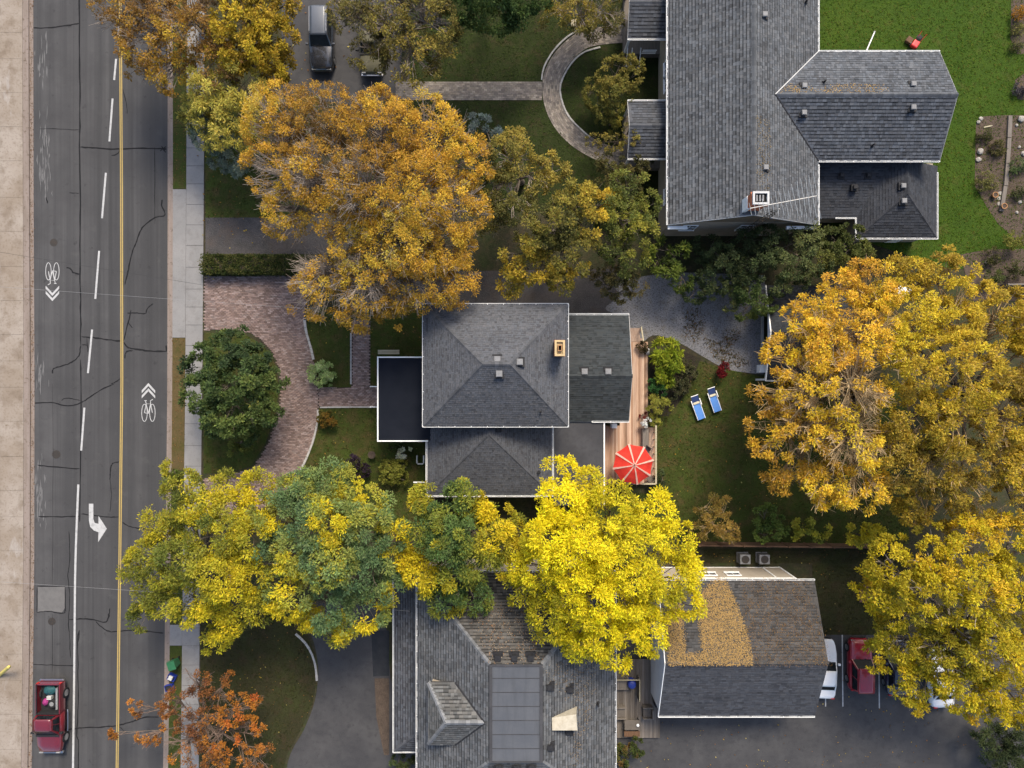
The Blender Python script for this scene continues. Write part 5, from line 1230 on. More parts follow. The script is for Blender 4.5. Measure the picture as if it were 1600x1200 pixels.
    MB().box(-w * .66, -h * 1.02, .38, w * .66, -h * .985, .54).build('rear_bumper', 'plastic_black', t, local=True, bevel=.02)
    for s in (-.25, .15): MB().bar((s, yc1 + .03, hoodb + .02), (s + .45, yc1 - .1, hoodb + .1), .02, .02).build('wiper', 'plastic_black', t, local=True)
    return t
car(502, 62, math.pi, 'black estate car with pale roof and silver roof rails on the dark driveway', 'car_black', 'car_blue_grey', 4.75, 1.85, True, True, zc=.9)
car(1344, 1038.5, 0, 'red compact car parked between two painted lines beside the white car', 'car_red', None, 3.95, 1.72, True, zc=.85)
car(1288, 1045, math.radians(-2), 'white sedan half under the eave of garage building', 'car_white', None, 4.5, 1.78, zc=.8)
car(1402, 1043, 0, 'dark navy car almost hidden under the yellow tree', 'car_navy', None, 4.2, 1.75, zc=.8)
car(1470, 1060, math.radians(3), 'white car with only its rear showing below the yellow tree', 'car_white', None, 4.4, 1.78, zc=.8)

# old olive pickup under the bare olive tree
def truck(px, py, rz, label, paint, L, Wd, name='pickup_truck', rail=True, zc=.9, lib=True):
    q = P(px, py, zc); t = thing(name, label, 'truck', (q.x, q.y, .002 if lib else .122), rz); h, w = L / 2, Wd / 2
    zs = 1.02
    # body below the belt line, hood at the front
    yb0, yb1 = -h * .93, -h * .12                      # cargo bed from..to
    st = [(-h * .96, w * .93, .48, .9, .98), (-h * .9, w * .97, .42, .95, 1.0), (yb1, w * .98, .4, .97, 1.02), (yb1 + .02, w, .38, .98, 1.04), (h * .3, w, .38, .98, 1.06), (h * .42, w * .99, .38, .98, 1.08), (h * .75, w * .96, .4, .92, 1.02), (h * .92, w * .88, .44, .82, .92), (h * .975, w * .74, .5, .72, .8)]
    # bed floor is cut out: loft only the cab and hood, the bed gets its own walls
    loft([ring(*s) for s in st[3:]]).build('body', paint, t, local=True, smooth=True)
    bed = MB().box(-w * .95, yb0, .5, w * .95, yb1, .58).build('bed_floor', 'plastic_black', t, local=True)
    for s in (-1, 1):
        MB().box(s * w * .98, yb0 - .03, .45, s * w * .86, yb1, 1.12).build('bed_side', paint, t, local=True, bevel=.04)
        MB().box(s * w * .9, yb0, 1.122, s * w * .83, yb1 - .02, 1.15).build('bed_rail', 'plastic_black', t, local=True)
    MB().box(-w * .86, yb0 - .05, .45, w * .86, yb0 + .06, 1.1).build('tailgate', paint, t, local=True, bevel=.04)
    MB().box(-w * .86, yb1 - .07, .5, w * .86, yb1 + .01, 1.14).build('bed_headboard', 'plastic_black', t, local=True)
    MB().box(-w * .93, yb0 - .24, .5, w * .93, yb0 - .06, .66).build('rear_bumper', 'chrome', t, local=True, bevel=.03)
    MB().box(-w * .9, h * .96, .48, w * .9, h * 1.03, .66).build('front_bumper', 'chrome', t, local=True, bevel=.03)
    yc0, yc1, yr0, yr1, zr_ = yb1 + .06, h * .47, yb1 + .16, h * .24, 1.74
    wb, wr = w * .94, w * .76
    MB().add([(-wb, yc0, 1.0), (wb, yc0, 1.0), (wb, yc1, 1.0), (-wb, yc1, 1.0), (-wr, yr0, zr_ - .05), (wr, yr0, zr_ - .05), (wr, yr1, zr_ - .05), (-wr, yr1, zr_ - .05)], [(3, 2, 1, 0), (4, 5, 6, 7), (0, 1, 5, 4), (1, 2, 6, 5), (2, 3, 7, 6), (3, 0, 4, 7)]).build('cabin', paint, t, local=True)
    B = [Vector((-wb, yc0, 1.0)), Vector((wb, yc0, 1.0)), Vector((wb, yc1, 1.0)), Vector((-wb, yc1, 1.0))]; T = [Vector((-wr, yr0, zr_ - .05)), Vector((wr, yr0, zr_ - .05)), Vector((wr, yr1, zr_ - .05)), Vector((-wr, yr1, zr_ - .05))]
    def pane(nm, b0, b1, t0, t1, i0, i1, j0, j1):
        a_ = b0.lerp(t0, j0); c = b1.lerp(t1, j0); d = b1.lerp(t1, j1); e = b0.lerp(t0, j1)
        quad_panel(nm, 'glass', t, [a_.lerp(c, i0), a_.lerp(c, i1), e.lerp(d, i1), e.lerp(d, i0)])
    pane('windshield', B[2], B[3], T[2], T[3], .05, .95, .1, .95); pane('rear_window', B[0], B[1], T[0], T[1], .1, .9, .25, .9)
    for i0, i1, j in ((.06, .4, 0), (.46, .86, 0)): pane('side_window', B[1], B[2], T[1], T[2], i0, i1, .15, .9); pane('side_window', B[3], B[0], T[3], T[0], 1 - i1, 1 - i0, .15, .9)
    rr = [(-wr * .95, -.03), (-wr, .015), (-wr * .6, .05), (0, .06), (wr * .6, .05), (wr, .015), (wr * .95, -.03)]
    loft([[(x, y, zr_ - .03 + z - dz) for x, z in rr] for y, dz in ((yr0 - .04, .05), (yr0 + .08, .01), ((yr0 + yr1) / 2, 0), (yr1 - .1, .015), (yr1 + .04, .05))]).build('roof', paint, t, local=True, smooth=True)
    for s in (-1, 1):
        for y in (-h * .6, h * .62): wheel(t, s * (w + .02), y, .4, .26)
        MB().box(s * w, yc1 - .35, 1.05, s * (w + .24), yc1 - .2, 1.26).build('mirror', 'plastic_black', t, local=True, bevel=.03)
        MB().box(s * w * .5, h * .955, .74, s * w * .82, h * .985, .9).build('headlight', 'light_clear', t, local=True, bevel=.02)
        MB().box(s * w * .8, yb0 - .07, .75, s * w * .97, yb0 - .03, 1.0).build('taillight', 'light_red', t, local=True, bevel=.015)
        if rail: MB().tube([(s * (w + .1), yb1 - .05, .4), (s * (w + .14), yb1 + .1, .42), (s * (w + .14), h * .38, .42), (s * (w + .1), h * .45, .4)], .05, 8).build('running_board', 'chrome', t, local=True)
    MB().bar((-w * .9, yc1 - .02, 1.1), (w * .9, yc1 - .02, 1.1), .16, .05).build('cowl', 'plastic_black', t, local=True)
    return t, h, w
tr, th_, tw_ = truck(77, 1121, math.pi, 'maroon pickup truck loaded with odds and ends driving down the street', 'car_maroon', 5.6, 1.95)
ol, _, _ = truck(581, 62, math.pi, 'old olive pickup truck under the bare olive tree beside the dark driveway', 'car_olive', 5.3, 1.85, rail=False, lib=False)
# cargo lying in the bed (placed in the truck's frame, each a thing of its own)
tl = Matrix.Translation(tr.location) @ Matrix.Rotation(math.pi, 4, 'Z')
def cargo(name, label, cat, x, y, z): 
    p = tl @ Vector((x, y, z)); return thing(name, label, cat, p), p
t, p = cargo('spare_tyre', 'spare tyre lying in the bed of maroon pickup', 'tyre', -.12, -.98, .582)
MB().tube([(p.x, p.y, p.z), (p.x, p.y, p.z + .05), (p.x, p.y, p.z + .2), (p.x, p.y, p.z + .24)], [.3, .36, .36, .3], 20).build('tyre', 'rubber', t); MB().lathe([(.17, p.z + .241), (.17, p.z + .25), (.03, p.z + .255)], p.x, p.y, 14).build('rim', 'vent_grey', t)
t, p = cargo('pink_bag', 'pink bag next to the spare tyre in pickup bed', 'bag', .38, -1.1, .582)
def lump(name, p, rx, ry, h, mat, parent, seed, n=10, rings=5):
    r = random.Random(seed); b = MB(); prof = [(.75, 0), (1, .25), (.95, .6), (.6, .9), (.15, 1)]
    vs = [(p.x + rx * f * math.cos(6.283 * k / n) * r.uniform(.8, 1.15), p.y + ry * f * math.sin(6.283 * k / n) * r.uniform(.8, 1.15), p.z + h * z * r.uniform(.9, 1.08) if z else p.z) for f, z in prof for k in range(n)]
    fs = [(i * n + k, i * n + (k + 1) % n, (i + 1) * n + (k + 1) % n, (i + 1) * n + k) for i in range(4) for k in range(n)] + [tuple(range(n))[::-1], tuple(range(4 * n, 5 * n))]
    return b.add(vs, fs).build(name, mat, parent, smooth=True)
lump('bag', p, .25, .3, .35, 'magenta', t, 3); MB().tube([p + Vector((-.1, 0, .33)), p + Vector((0, 0, .42)), p + Vector((.1, 0, .33))], .015, 5).build('handle', 'magenta', t)
t, p = cargo('teal_tarp', 'crumpled teal tarpaulin bundle at the rear of pickup bed', 'tarpaulin', .05, -2.0, .582); lump('bundle', p, .55, .4, .35, 'teal', t, 4, 14); MB().tube([p + Vector((-.5, -.1, .2)), p + Vector((0, -.12, .38)), p + Vector((.5, -.05, .2))], .012, 5).build('strap', 'wire', t)
t, p = cargo('white_box', 'white box between tyre and teal bundle in pickup bed', 'box', .05, -1.48, .582); MB().box(p.x - .17, p.y - .13, p.z, p.x + .17, p.y + .13, p.z + .3).build('carton', 'trim_grey', t); MB().box(p.x - .175, p.y - .03, p.z + .02, p.x + .175, p.y + .03, p.z + .304).build('tape', 'wood_pale', t)
t, p = cargo('board_bundle', 'grey boards laid along the side of pickup bed', 'boards', -.62, -1.45, .582)
for k in range(3): MB().box(p.x - .1 + .07 * k, p.y - .85, p.z + .001, p.x - .04 + .07 * k, p.y + .8, p.z + .35 - .06 * k).build('board', 'metal_pale', t)

# ------------------------------------------------------------------ street and yard things
def wheelie_bin(px, py, rz, mat, label, lidmat=None):
    q = P(px, py, .6); t = thing('wheeled_bin', label, 'bin', (q.x, q.y, .13), rz)
    MB().add([(-.22, -.25, .06), (.22, -.25, .06), (.22, .22, .06), (-.22, .22, .06), (-.28, -.33, .95), (.28, -.33, .95), (.28, .3, .95), (-.28, .3, .95)], [(3, 2, 1, 0), (4, 5, 6, 7), (0, 1, 5, 4), (1, 2, 6, 5), (2, 3, 7, 6), (3, 0, 4, 7)]).build('body', mat, t, local=True, bevel=.03)
    MB().box(-.3, -.36, .952, .3, .3, 1.0).build('lid', lidmat or mat, t, local=True, bevel=.02)
    MB().bar((-.26, .36, .97), (.26, .36, .97), .04, .04).build('handle', mat, t, local=True)
    for s in (-.24, .24): MB().tube([(s - .03, .24, .1), (s + .03, .24, .1)], .1, 10).build('wheel', 'rubber', t, local=True)
wheelie_bin(272.5, 1036, .3, 'plastic_green', 'green wheeled bin on the boulevard grass by the street')
q = P(269, 1058, .3)
t = thing('recycling_box', 'open blue recycling box of papers on the boulevard strip', 'box', (q.x, q.y, .13), -.4)
for s in (-1, 1): MB().box(s * .3, -.22, 0, s * .27, .22, .36).build('side', 'plastic_blue', t, local=True); MB().box(-.268, s * .22, 0, .268, s * .195, .36).build('end', 'plastic_blue', t, local=True)
MB().box(-.265, -.19, .0, .265, .19, .02).build('bottom', 'plastic_blue', t, local=True)
t = thing('paper_bag', 'pale paper bag inside the blue recycling box', 'bag', (q.x, q.y, .152), -.4); MB().box(-.2, -.15, 0, .12, .15, .4).build('bag', 'trim_grey', t, local=True, bevel=.04); MB().box(-.2, -.15, .402, .12, -.02, .43).build('fold', 'trim_grey', t, local=True)
q = P(265, 1074, .3); t = thing('recycling_box', 'dark blue recycling box beside the street under the orange bare tree', 'box', (q.x, q.y, .13), .2)
for s in (-1, 1): MB().box(s * .3, -.22, 0, s * .27, .22, .34).build('side', 'plastic_blue', t, local=True); MB().box(-.268, s * .22, 0, .268, s * .195, .34).build('end', 'plastic_blue', t, local=True)
MB().box(-.265, -.19, .0, .265, .19, .28).build('contents', 'vent_black', t, local=True)
# yellow pole with rounded cap at the left sidewalk
t = thing('yellow_bollard', 'yellow steel guard pole leaning over the tan sidewalk', 'bollard', P(-2, 1056, .1))
MB().tube([P(-2, 1056, .1), P(14, 1042, 1.5)], .13, 12).build('post', 'yellow_paint', t); MB().tube([P(14, 1042, 1.5), P(14.8, 1041.2, 1.58)], [.13, .05], 12).build('cap', 'yellow_paint', t)

# overhead service wires: poles stand outside the picture to the left
def wire(px0, py0, z0, px1, py1, z1, mat, label, r=.014, sag=.35):
    A, B = P(px0, py0, z0), P(px1, py1, z1); pts = []
    for i in range(17):
        t_ = i / 16; p = A.lerp(B, t_); p.z -= sag * 4 * t_ * (1 - t_); pts.append(p)
    t = thing('overhead_wire', label, 'wire', A)
    MB().tube(pts, r, 5).build('cable', mat, t)
    return A, B
pole = thing('utility_pole', 'brown wooden utility pole beside the tan sidewalk', 'pole', (-47, 10, .1))
MB().tube([(-47, 10, .1), (-47, 10, 9.8)], [.16, .11], 10).build('post', 'wood_brown', pole); MB().bar((-47, 8.9, 9.2), (-47, 11.1, 9.2), .1, .12).build('cross_arm', 'wood_brown', pole)
for y in (9.1, 10.9): MB().lathe([(.05, 9.262), (.07, 9.32), (.03, 9.42)], -47, y, 8).build('insulator', 'trim_grey', pole)
wire(-270, 350, 9.3, 660, 500, 5.4, 'wire', 'thin dark service wire crossing the street towards the house with the porch', .009)
wire(-270, 428, 9.3, 480, 482, 7.2, 'wire_pale', 'thin pale overhead wire crossing the street above the bicycle symbol', .007)
wire(-270, 893, 9.3, 640, 955, 5.2, 'wire_pale', 'thin pale overhead wire crossing the street near the yellow trees', .007)

# timber fence behind the back lawn, and a rail fence at the far right
def fence(x0p, y0p, x1p, y1p, label, h=1.5, mat='wood_brown', npan=8):
    A, B = P(x0p, y0p, .1), P(x1p, y1p, .1); t = thing('fence', label, 'fence', A); d = (B - A); 
    for i in range(npan + 1):
        q = A + d * (i / npan); MB().box(q.x - .06, q.y - .06, .1, q.x + .06, q.y + .06, h + .2).build('post', mat, t)
    for i in range(npan):
        a0, a1 = A + d * ((i + .03) / npan), A + d * ((i + .97) / npan); nb = 14
        for k in range(nb):
            u0 = a0.lerp(a1, (k + .04) / nb); u1 = a0.lerp(a1, (k + .96) / nb)
            hh = h + rnd.uniform(-.015, .015)
            MB().bar((u0.x, u0.y, .15 + (hh - .15) / 2), (u1.x, u1.y, .15 + (hh - .15) / 2), .025, hh - .15).build('board', mat, t)
        MB().bar((a0.x, a0.y, h + .05), (a1.x, a1.y, h + .05), .11, .035).build('cap_rail', mat, t)
fence(1085, 846, 1392, 850, 'low brown board fence along the back lawn above the garage building', 1.4, npan=9)
fence(1556, 448, 1680, 446, 'weathered grey board fence at the garden edge behind golden tree', 1.3, 'wood_grey', 3)

# wooden steps behind the garage
t = thing('wooden_steps', 'brown wooden platform of planks half hidden under the yellow tree', 'steps', P(1365, 925, .1))
for k in range(6): a_, b__ = P(1343, 914 + 4.6 * k, .35), P(1388, 918.2 + 4.6 * k, .35); MB().box(a_.x, b__.y, .3, b__.x, a_.y, .34).build('plank', 'wood_brown', t)
MB().box(P(1345, 0, .3).x, P(0, 939, .3).y, .1, P(1386, 0, .3).x, P(0, 916, .3).y, .298).build('frame', 'wood_brown', t)

# air conditioners beside the garage
for k, (px, lab) in enumerate(((1163, 'grey air conditioner behind garage building, closer to the bright yellow tree'), (1193, 'grey air conditioner behind garage building, closer to the white corner trim'))):
    q = P(px, 873, .6); t = thing('air_conditioner', lab, 'air conditioner', (q.x, q.y, .1), 0, 'air conditioners behind the garage')
    MB().box(q.x - .4, q.y - .36, .16, q.x + .4, q.y + .36, .85).build('casing', 'vent_grey', t, bevel=.02); MB().box(q.x - .44, q.y - .4, .1, q.x + .44, q.y + .4, .158).build('pad', 'concrete_plain', t)
    MB().box(q.x - .38, q.y - .37, .25, q.x + .38, q.y - .362, .8).build('front_grille', 'trim_white', t)
    MB().lathe([(.3, .852), (.3, .87), (.26, .872)], q.x, q.y, 16).build('fan_guard', 'metal_dark', t)
    MB().tube([(q.x - .3, q.y - .36, .4), (q.x - .3, gyN + .1, .4)], .04, 6).build('pipe', 'plastic_black', t)

# garden things by the large house
q = P(1430, 69, .5); t = thing('garden_tiller', 'red wheeled garden machine on the bright lawn against the rear wing', 'machine', (q.x, q.y, .117), -.6)
MB().box(-.25, -.32, .22, .25, .3, .55).build('hood', 'red_plastic', t, local=True, bevel=.09); MB().lathe([(.22, .52), (.24, .58), (.12, .64)], -.05, .45, 12).build('engine', 'plastic_black', t, local=True)
for s in (-.3, .3): wheel(t, s, -.05, .2, .1)
for s in (-.18, .18): MB().tube([(s, .3, .5), (s * 1.3, .8, .85)], .02, 6).build('handle', 'red_plastic', t, local=True)
MB().box(-.75, -.1, .05, -.28, .35, .32).build('hopper', 'wood_brown', t, local=True, bevel=.03)
t = thing('white_pole', 'white plastic pole lying on the bright lawn beside the rear wing', 'pole', P(1361, 64, .15)); MB().tube([P(1366.5, 50, .18), P(1354, 79, .18)], .05, 10).build('pipe', 'trim_white', t); MB().tube([P(1366.8, 49, .18), P(1366.1, 51, .18)], .06, 10).build('collar', 'trim_grey', t)
t = thing('timber_edging', 'long weathered timber edging through the garden bed', 'edging', P(1570, 250, .12))
for a_, b__ in (((1578, 181), (1576.5, 215)), ((1576.4, 216), (1574, 255)), ((1574, 256), (1571, 290)), ((1570.5, 291), (1564, 330))): MB().bar(P(*a_, .2), P(*b__, .2), .3, .16).build('timber', 'wood_grey', t)
def boulder(px, py, s, label, seed, mat='stone'):
    q = P(px, py, .12); r = random.Random(seed)
    bm = bmesh.new(); bmesh.ops.create_icosphere(bm, subdivisions=2, radius=s)
    for v in bm.verts: v.co *= r.uniform(.8, 1.15); v.co.z *= .6
    me = bpy.data.meshes.new('rock'); bm.to_mesh(me); bm.free()
    o = link('rock', me, mat); o.location = (q.x, q.y, .13 + s * .3); tag(o, label, 'rock', 'rocks in the garden bed')
for k, (px, py, s, lab) in enumerate(((1532, 186, .16, 'small pale rock at the top corner of garden bed'), (1528, 191, .15, 'small round rock at the curved corner of garden bed'), (1530, 237, .26, 'large pale flat rock at the lawn side of garden bed'), (1528, 250, .2, 'upright pale rock below the large flat rock in garden bed'), (1594, 186, .26, 'grey boulder at the top of the bed beyond the timber edging'), (1588, 196, .12, 'tiny white stone beyond timber edging'), (1592, 230, .12, 'small stone in bare soil beyond timber edging'), (1593, 316, .16, 'white stone among plants at the low end of garden bed'), (1588, 332, .12, 'small white stone near the terracotta pots'), (1541, 409, .18, 'pale rock in the soil bed by the golden tree'), (1598, 240, .2, 'grey rock at the bed edge beyond timber edging'))):
    boulder(px, py, s, lab, k)
t = thing('plank_stake', 'short pale wooden stake lying in the garden bed', 'stake', P(1545, 197, .13)); MB().bar(P(1537, 199, .16), P(1549, 196.5, .16), .09, .05).bar(P(1549, 196.5, .165), P(1550.5, 196.2, .165), .05, .04).build('stake', 'wood_pale', t)
for px, py, lab in ((1555, 304.5, 'round terracotta pot beside stepping stones at garden bed edge'), (1569, 322, 'terracotta pot with a pale rim at the low end of the garden bed')):
    q = P(px, py, .4); t = thing('flower_pot', lab, 'pot', (q.x, q.y, .127)); MB().lathe([(.13, .127), (.2, .38), (.23, .4), (.23, .46), (.18, .46), (.17, .4)], q.x, q.y, 14).build('pot', 'terracotta', t); MB().lathe([(.168, .39), (.168, .41)], q.x, q.y, 14).build('soil', 'soil', t)
for k, (px, py, lb) in enumerate(((1563, 302, 'flat grey stepping stone closest to the round terracotta pot'), (1562, 310, 'flat grey stepping stone in the middle of the three by the garden bed'), (1562, 318, 'flat grey stepping stone closest to the pale rimmed pot'))):
    q = P(px, py, .12); o = MB().prism([(q.x + .22 * math.cos(a_) * rnd.uniform(.8, 1.15), q.y + .16 * math.sin(a_) * rnd.uniform(.8, 1.15)) for a_ in np.linspace(0, 5.6, 8)], .126, .15 + .003 * k).build('stepping_stone', 'stone'); tag(o, lb, 'stone', 'stepping stones')
q = P(1406, 456, .5); t = thing('covered_mound', 'pale rounded cover showing through the golden tree', 'cover', (q.x, q.y, .12)); lump('cover', Vector((q.x, q.y, .12)), .85, .5, .7, 'tarp_white', t, 9, 14); MB().tube([(q.x - .9, q.y - .3, .14), (q.x, q.y - .52, .16), (q.x + .9, q.y - .3, .14)], .03, 5).build('hem_rope', 'trim_grey', t)
# front garden bench beam beside the porch
t = thing('garden_bench', 'narrow pale bench beside the black porch roof', 'bench', P(607, 550, .1)); A_, B_ = P(590.5, 550, .5), P(624, 550, .5)
for k in range(2): MB().bar(A_ + Vector((0, -.09 + .18 * k, 0)), B_ + Vector((0, -.09 + .18 * k, 0)), .15, .05).build('seat_slat', 'wood_pale', t)
for f in (.1, .9): q = A_.lerp(B_, f); MB().box(q.x - .05, q.y - .14, .1, q.x + .05, q.y + .14, .47).build('leg', 'wood_grey', t)
# birdbath-like ring on the front lawn
q = P(582, 710, .3); t = thing('bird_bath', 'small dull stone bird bath on the front lawn near the clipped round bush', 'bird bath', (q.x, q.y, .117)); MB().lathe([(.14, .117), (.08, .2), (.08, .5), (.28, .58), (.3, .64), (.25, .63), (.05, .6)], q.x, q.y, 16).build('basin', 'bark_dark', t); MB().lathe([(.18, .118), (.18, .15)], q.x, q.y, 14).build('foot', 'bark_dark', t)
# white statue / flowers by the deck steps
q = P(1011, 549, .6); t = thing('garden_ornament', 'white and grey garden ornament beside the deck steps', 'ornament', (q.x, q.y, .12)); lump('figure', Vector((q.x, q.y, .12)), .22, .3, .9, 'tarp_white', t, 12, 9); lump('plinth', Vector((q.x, q.y - .1, .12)), .3, .34, .25, 'stone', t, 13, 8)
q = P(960, 668, 1.6); t = thing('utility_box', 'white box unit by the back door above the cedar deck', 'unit', (q.x, q.y, 1.2)); MB().box(q.x - .2, P(0, 664, 1.6).y - .25, .63, q.x + .2, P(0, 664, 1.6).y + .1, 1.6).build('casing', 'trim_white', t, bevel=.03); MB().box(q.x - .15, P(0, 664, 1.6).y - .27, 1.1, q.x + .15, P(0, 664, 1.6).y - .252, 1.5).build('grille', 'trim_grey', t)
t = thing('white_plank', 'pale plank lying under grey shrub beside the paver loop path', 'plank', P(920, 35, .3)); MB().bar(P(911, 39, .3), P(930, 32, .3), .32, .08).box(P(896, 0, .2).x - .2, P(0, 36, .2).y - .25, .12, P(896, 0, .2).x + .2, P(0, 36, .2).y + .25, .3).build('plank', 'wood_pale', t)
# ------------------------------------------------------------------ trees and shrubs
def snoise(p, scale, seed):
    r = np.random.default_rng(seed); v = np.zeros(len(p))
    for k in range(5):
        d = r.normal(size=3); d /= np.linalg.norm(d); v += np.sin((p @ d) * scale * (1 + .45 * k) + r.uniform(0, 6.28)) / (1 + .3 * k)
    return v / 2.2

def leaves(cent, nrm, k, rc, L, wid, col, r, jit=.28, droop=.15, flatn=.55):
    """k leaf-shaped quads round every clump centre; nrm = outward direction of the clump"""
    n = len(cent)
    idx = np.repeat(np.arange(n), k); N = len(idx)
    off = r.normal(size=(N, 3)); off /= np.linalg.norm(off, axis=1)[:, None]; off *= (r.uniform(0, 1, (N, 1)) ** .45)
    o = nrm[idx]; along = (off * o).sum(1)[:, None]
    off = off - o * along * (1 - flatn)
    p = cent[idx] + off * rc[idx][:, None]
    ax = off * .9 + r.normal(size=(N, 3)) * .55 + o * .25; ax[:, 2] -= droop
    ax /= np.linalg.norm(ax, axis=1)[:, None] + 1e-9
    nn = o * .8 + np.array([0, 0, .8]) + r.normal(size=(N, 3)) * .55
    sd_ = np.cross(ax, nn); sd_ /= np.linalg.norm(sd_, axis=1)[:, None] + 1e-9
    up = np.cross(sd_, ax)
    l = (L * r.uniform(.65, 1.35, N))[:, None]; w = l * wid
    V = np.stack([p, p + ax * l * .5 + sd_ * w * .5 + up * l * .06, p + ax * l, p + ax * l * .5 - sd_ * w * .5 + up * l * .06], 1)
    c = col[idx] * r.uniform(1 - jit, 1 + jit, (N, 1)) * (1 + r.normal(0, .05, (N, 3)))
    return V.reshape(-1, 3), np.clip(c, .003, .9)

TREE_SEED = [500]
DM = 1.6
def tree(name, label, cat, base, lobes, pal, L=.2, wid=.5, dens=210, rc=.42, cd=3.0, twig=14, twig_mat='bark', trunk_r=.2, flat=.8, group=None, rough=.22, over=.97, twr=.02, sub=2, gap=.0, pscale=.55, inner=.25, trunk_mat='bark', zlow=-.35, bias=0.0, droop=.15):
    """lobes: (px, py, radius px, centre height); pal: list of (t, rgb) from one end to the other"""
    TREE_SEED[0] += 1; sd0 = TREE_SEED[0]; r = np.random.default_rng(sd0)
    bp = P(*base, .1); t = thing(name, label, cat, bp, group=group)
    LW = [(np.array(P(*q[:2], q[3])), S(q[2], q[3])) for q in lobes]; BARE = [q[4] if len(q) > 4 else 0 for q in lobes]
    cents, nrms, rcs = [], [], []
    br = MB(); tk = MB()
    # trunk and limbs
    zc = min(c[2] - R * .4 for c, R in LW)
    mean = np.mean([c for c, R in LW], 0)
    fork = Vector((bp.x * .7 + mean[0] * .3, bp.y * .7 + mean[1] * .3, max(.35, .1 + (mean[2] - .1) * .4)))
    tk.tube([bp, bp.lerp(fork, .5) + Vector((r.uniform(-.1, .1), r.uniform(-.1, .1), 0)), fork], [trunk_r * 1.25, trunk_r, trunk_r * .85], 9)
    for li, (c, R) in enumerate(LW):
        e = Vector(c) - Vector((0, 0, R * .25)); m = fork.lerp(e, .5) + Vector((r.uniform(-.3, .3), r.uniform(-.3, .3), R * .12))
        lr = trunk_r * .5 * min(1, .45 + R / 6)
        tk.tube([fork, m, e], [lr, lr * .7, lr * .35], 6)
        area = math.pi * R * R; n = max(6, int(area * cd))
        z = r.uniform(zlow, 1, n); a = r.uniform(0, 2 * np.pi, n); h = np.sqrt(1 - z * z)
        d = np.stack([h * np.cos(a), h * np.sin(a), z], 1)
        f = r.uniform(.78, 1.03, n) + rough * snoise(d, 2.6, sd0 * 7 + li)
        k_in = r.random(n) < inner; f = np.where(k_in, f * r.uniform(.35, .85, n), f)
        p = c + d * np.array([1, 1, flat]) * R * f[:, None]
        keep = np.ones(n, bool)
        for lj, (c2, R2) in enumerate(LW):
            if lj != li and R > 1.05:
                q = (p - c2) / np.array([1, 1, flat]) / R2; keep &= (np.linalg.norm(q, axis=1) > .62) | (r.random(n) < .15)
        if BARE[li]: keep &= r.random(n) > BARE[li] * .75
        if gap: keep &= snoise(p, 1.5, sd0 * 3 + 1) > (gap - 1)
        p[:, 2] = np.maximum(p[:, 2], .25)
        cents.append(p[keep]); nrms.append(d[keep]); rcs.append(rc * r.uniform(.65, 1.35, keep.sum()) * min(1, .5 + R / 3))
        # branches reaching the clumps, with finer twigs
        nt = max(3, int(twig * area / 8 * (1 + 2.2 * BARE[li])))
        sel = r.integers(0, n, nt)
        for i in sel:
            q = Vector(c + d[i] * np.array([1, 1, flat]) * R * (over + .06 * BARE[li]) * r.uniform(.85, 1.08)); s0 = m.lerp(e, r.uniform(.2, 1))
            q.z = max(q.z, .3)
            md = s0.lerp(q, .5) + Vector((r.uniform(-.25, .25) * R * .35, r.uniform(-.25, .25) * R * .35, R * .08))
            br.tube([s0, md, q], [twr * 1.6, twr, twr * .45], 4, cap=False)
            for _ in range(sub):
                g = r.uniform(.35, .9); s1 = (s0.lerp(md, g * 2) if g < .5 else md.lerp(q, g * 2 - 1))
                dv = Vector(r.normal(size=3)); dv.z = abs(dv.z) * .7; dv = (dv.normalized() + (q - s0).normalized() * .9).normalized() * R * r.uniform(.18, .42)
                br.tube([s1, s1 + dv * .5 + Vector((0, 0, -.03)), s1 + dv], [twr * .7, twr * .55, twr * .3], 3, cap=False)
    p = np.concatenate(cents); d = np.concatenate(nrms); rcs = np.concatenate(rcs)
    tot = sum(math.pi * R * R for c, R in LW) * dens * DM
    k = max(3, int(tot / max(1, sum(max(6, int(math.pi * R * R * cd)) for c, R in LW))))
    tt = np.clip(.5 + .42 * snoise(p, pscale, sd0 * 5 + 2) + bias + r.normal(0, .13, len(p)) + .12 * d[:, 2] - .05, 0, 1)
    ts = np.array([q[0] for q in pal]); cs = np.array([q[1] for q in pal])
    col = np.stack([np.interp(tt, ts, cs[:, j]) for j in range(3)], 1) * r.uniform(.82, 1.18, (len(p), 1))
    V, Cc = leaves(p, d, k, rcs, L, wid, col, r, droop=droop)
    V[:, 2] = np.maximum(V[:, 2], .13)
    tk.build('trunk', trunk_mat, t)
    if br.v: br.build('branches', twig_mat, t, kind='stuff')
    np_mesh('crown', V, 4, Cc, 'leafattr', t, kind='stuff')
    return t

ORANGE = [(0, (0.210, 0.127, 0.041)), (.3, (0.394, 0.226, 0.034)), (.6, (0.525, 0.316, 0.041)), (.85, (0.604, 0.406, 0.048)), (1, (0.473, 0.360, 0.068))]
RUST = [(0, (0.163, 0.106, 0.050)), (.4, (0.275, 0.156, 0.044)), (.7, (0.413, 0.237, 0.037)), (1, (0.525, 0.362, 0.044))]
OLIVE = [(0, (0.098, 0.091, 0.036)), (.4, (0.169, 0.143, 0.039)), (.7, (0.247, 0.202, 0.046)), (1, (0.338, 0.260, 0.052))]
GREEN = [(0, (0.042, 0.066, 0.022)), (.5, (0.084, 0.120, 0.034)), (1, (0.168, 0.186, 0.046))]
DKGREEN0 = [(0, (0.034, 0.046, 0.019)), (.5, (0.062, 0.082, 0.031)), (1, (0.120, 0.132, 0.046))]
DKGREEN = [(t_, tuple(1.25 * v for v in c_)) for t_, c_ in DKGREEN0]
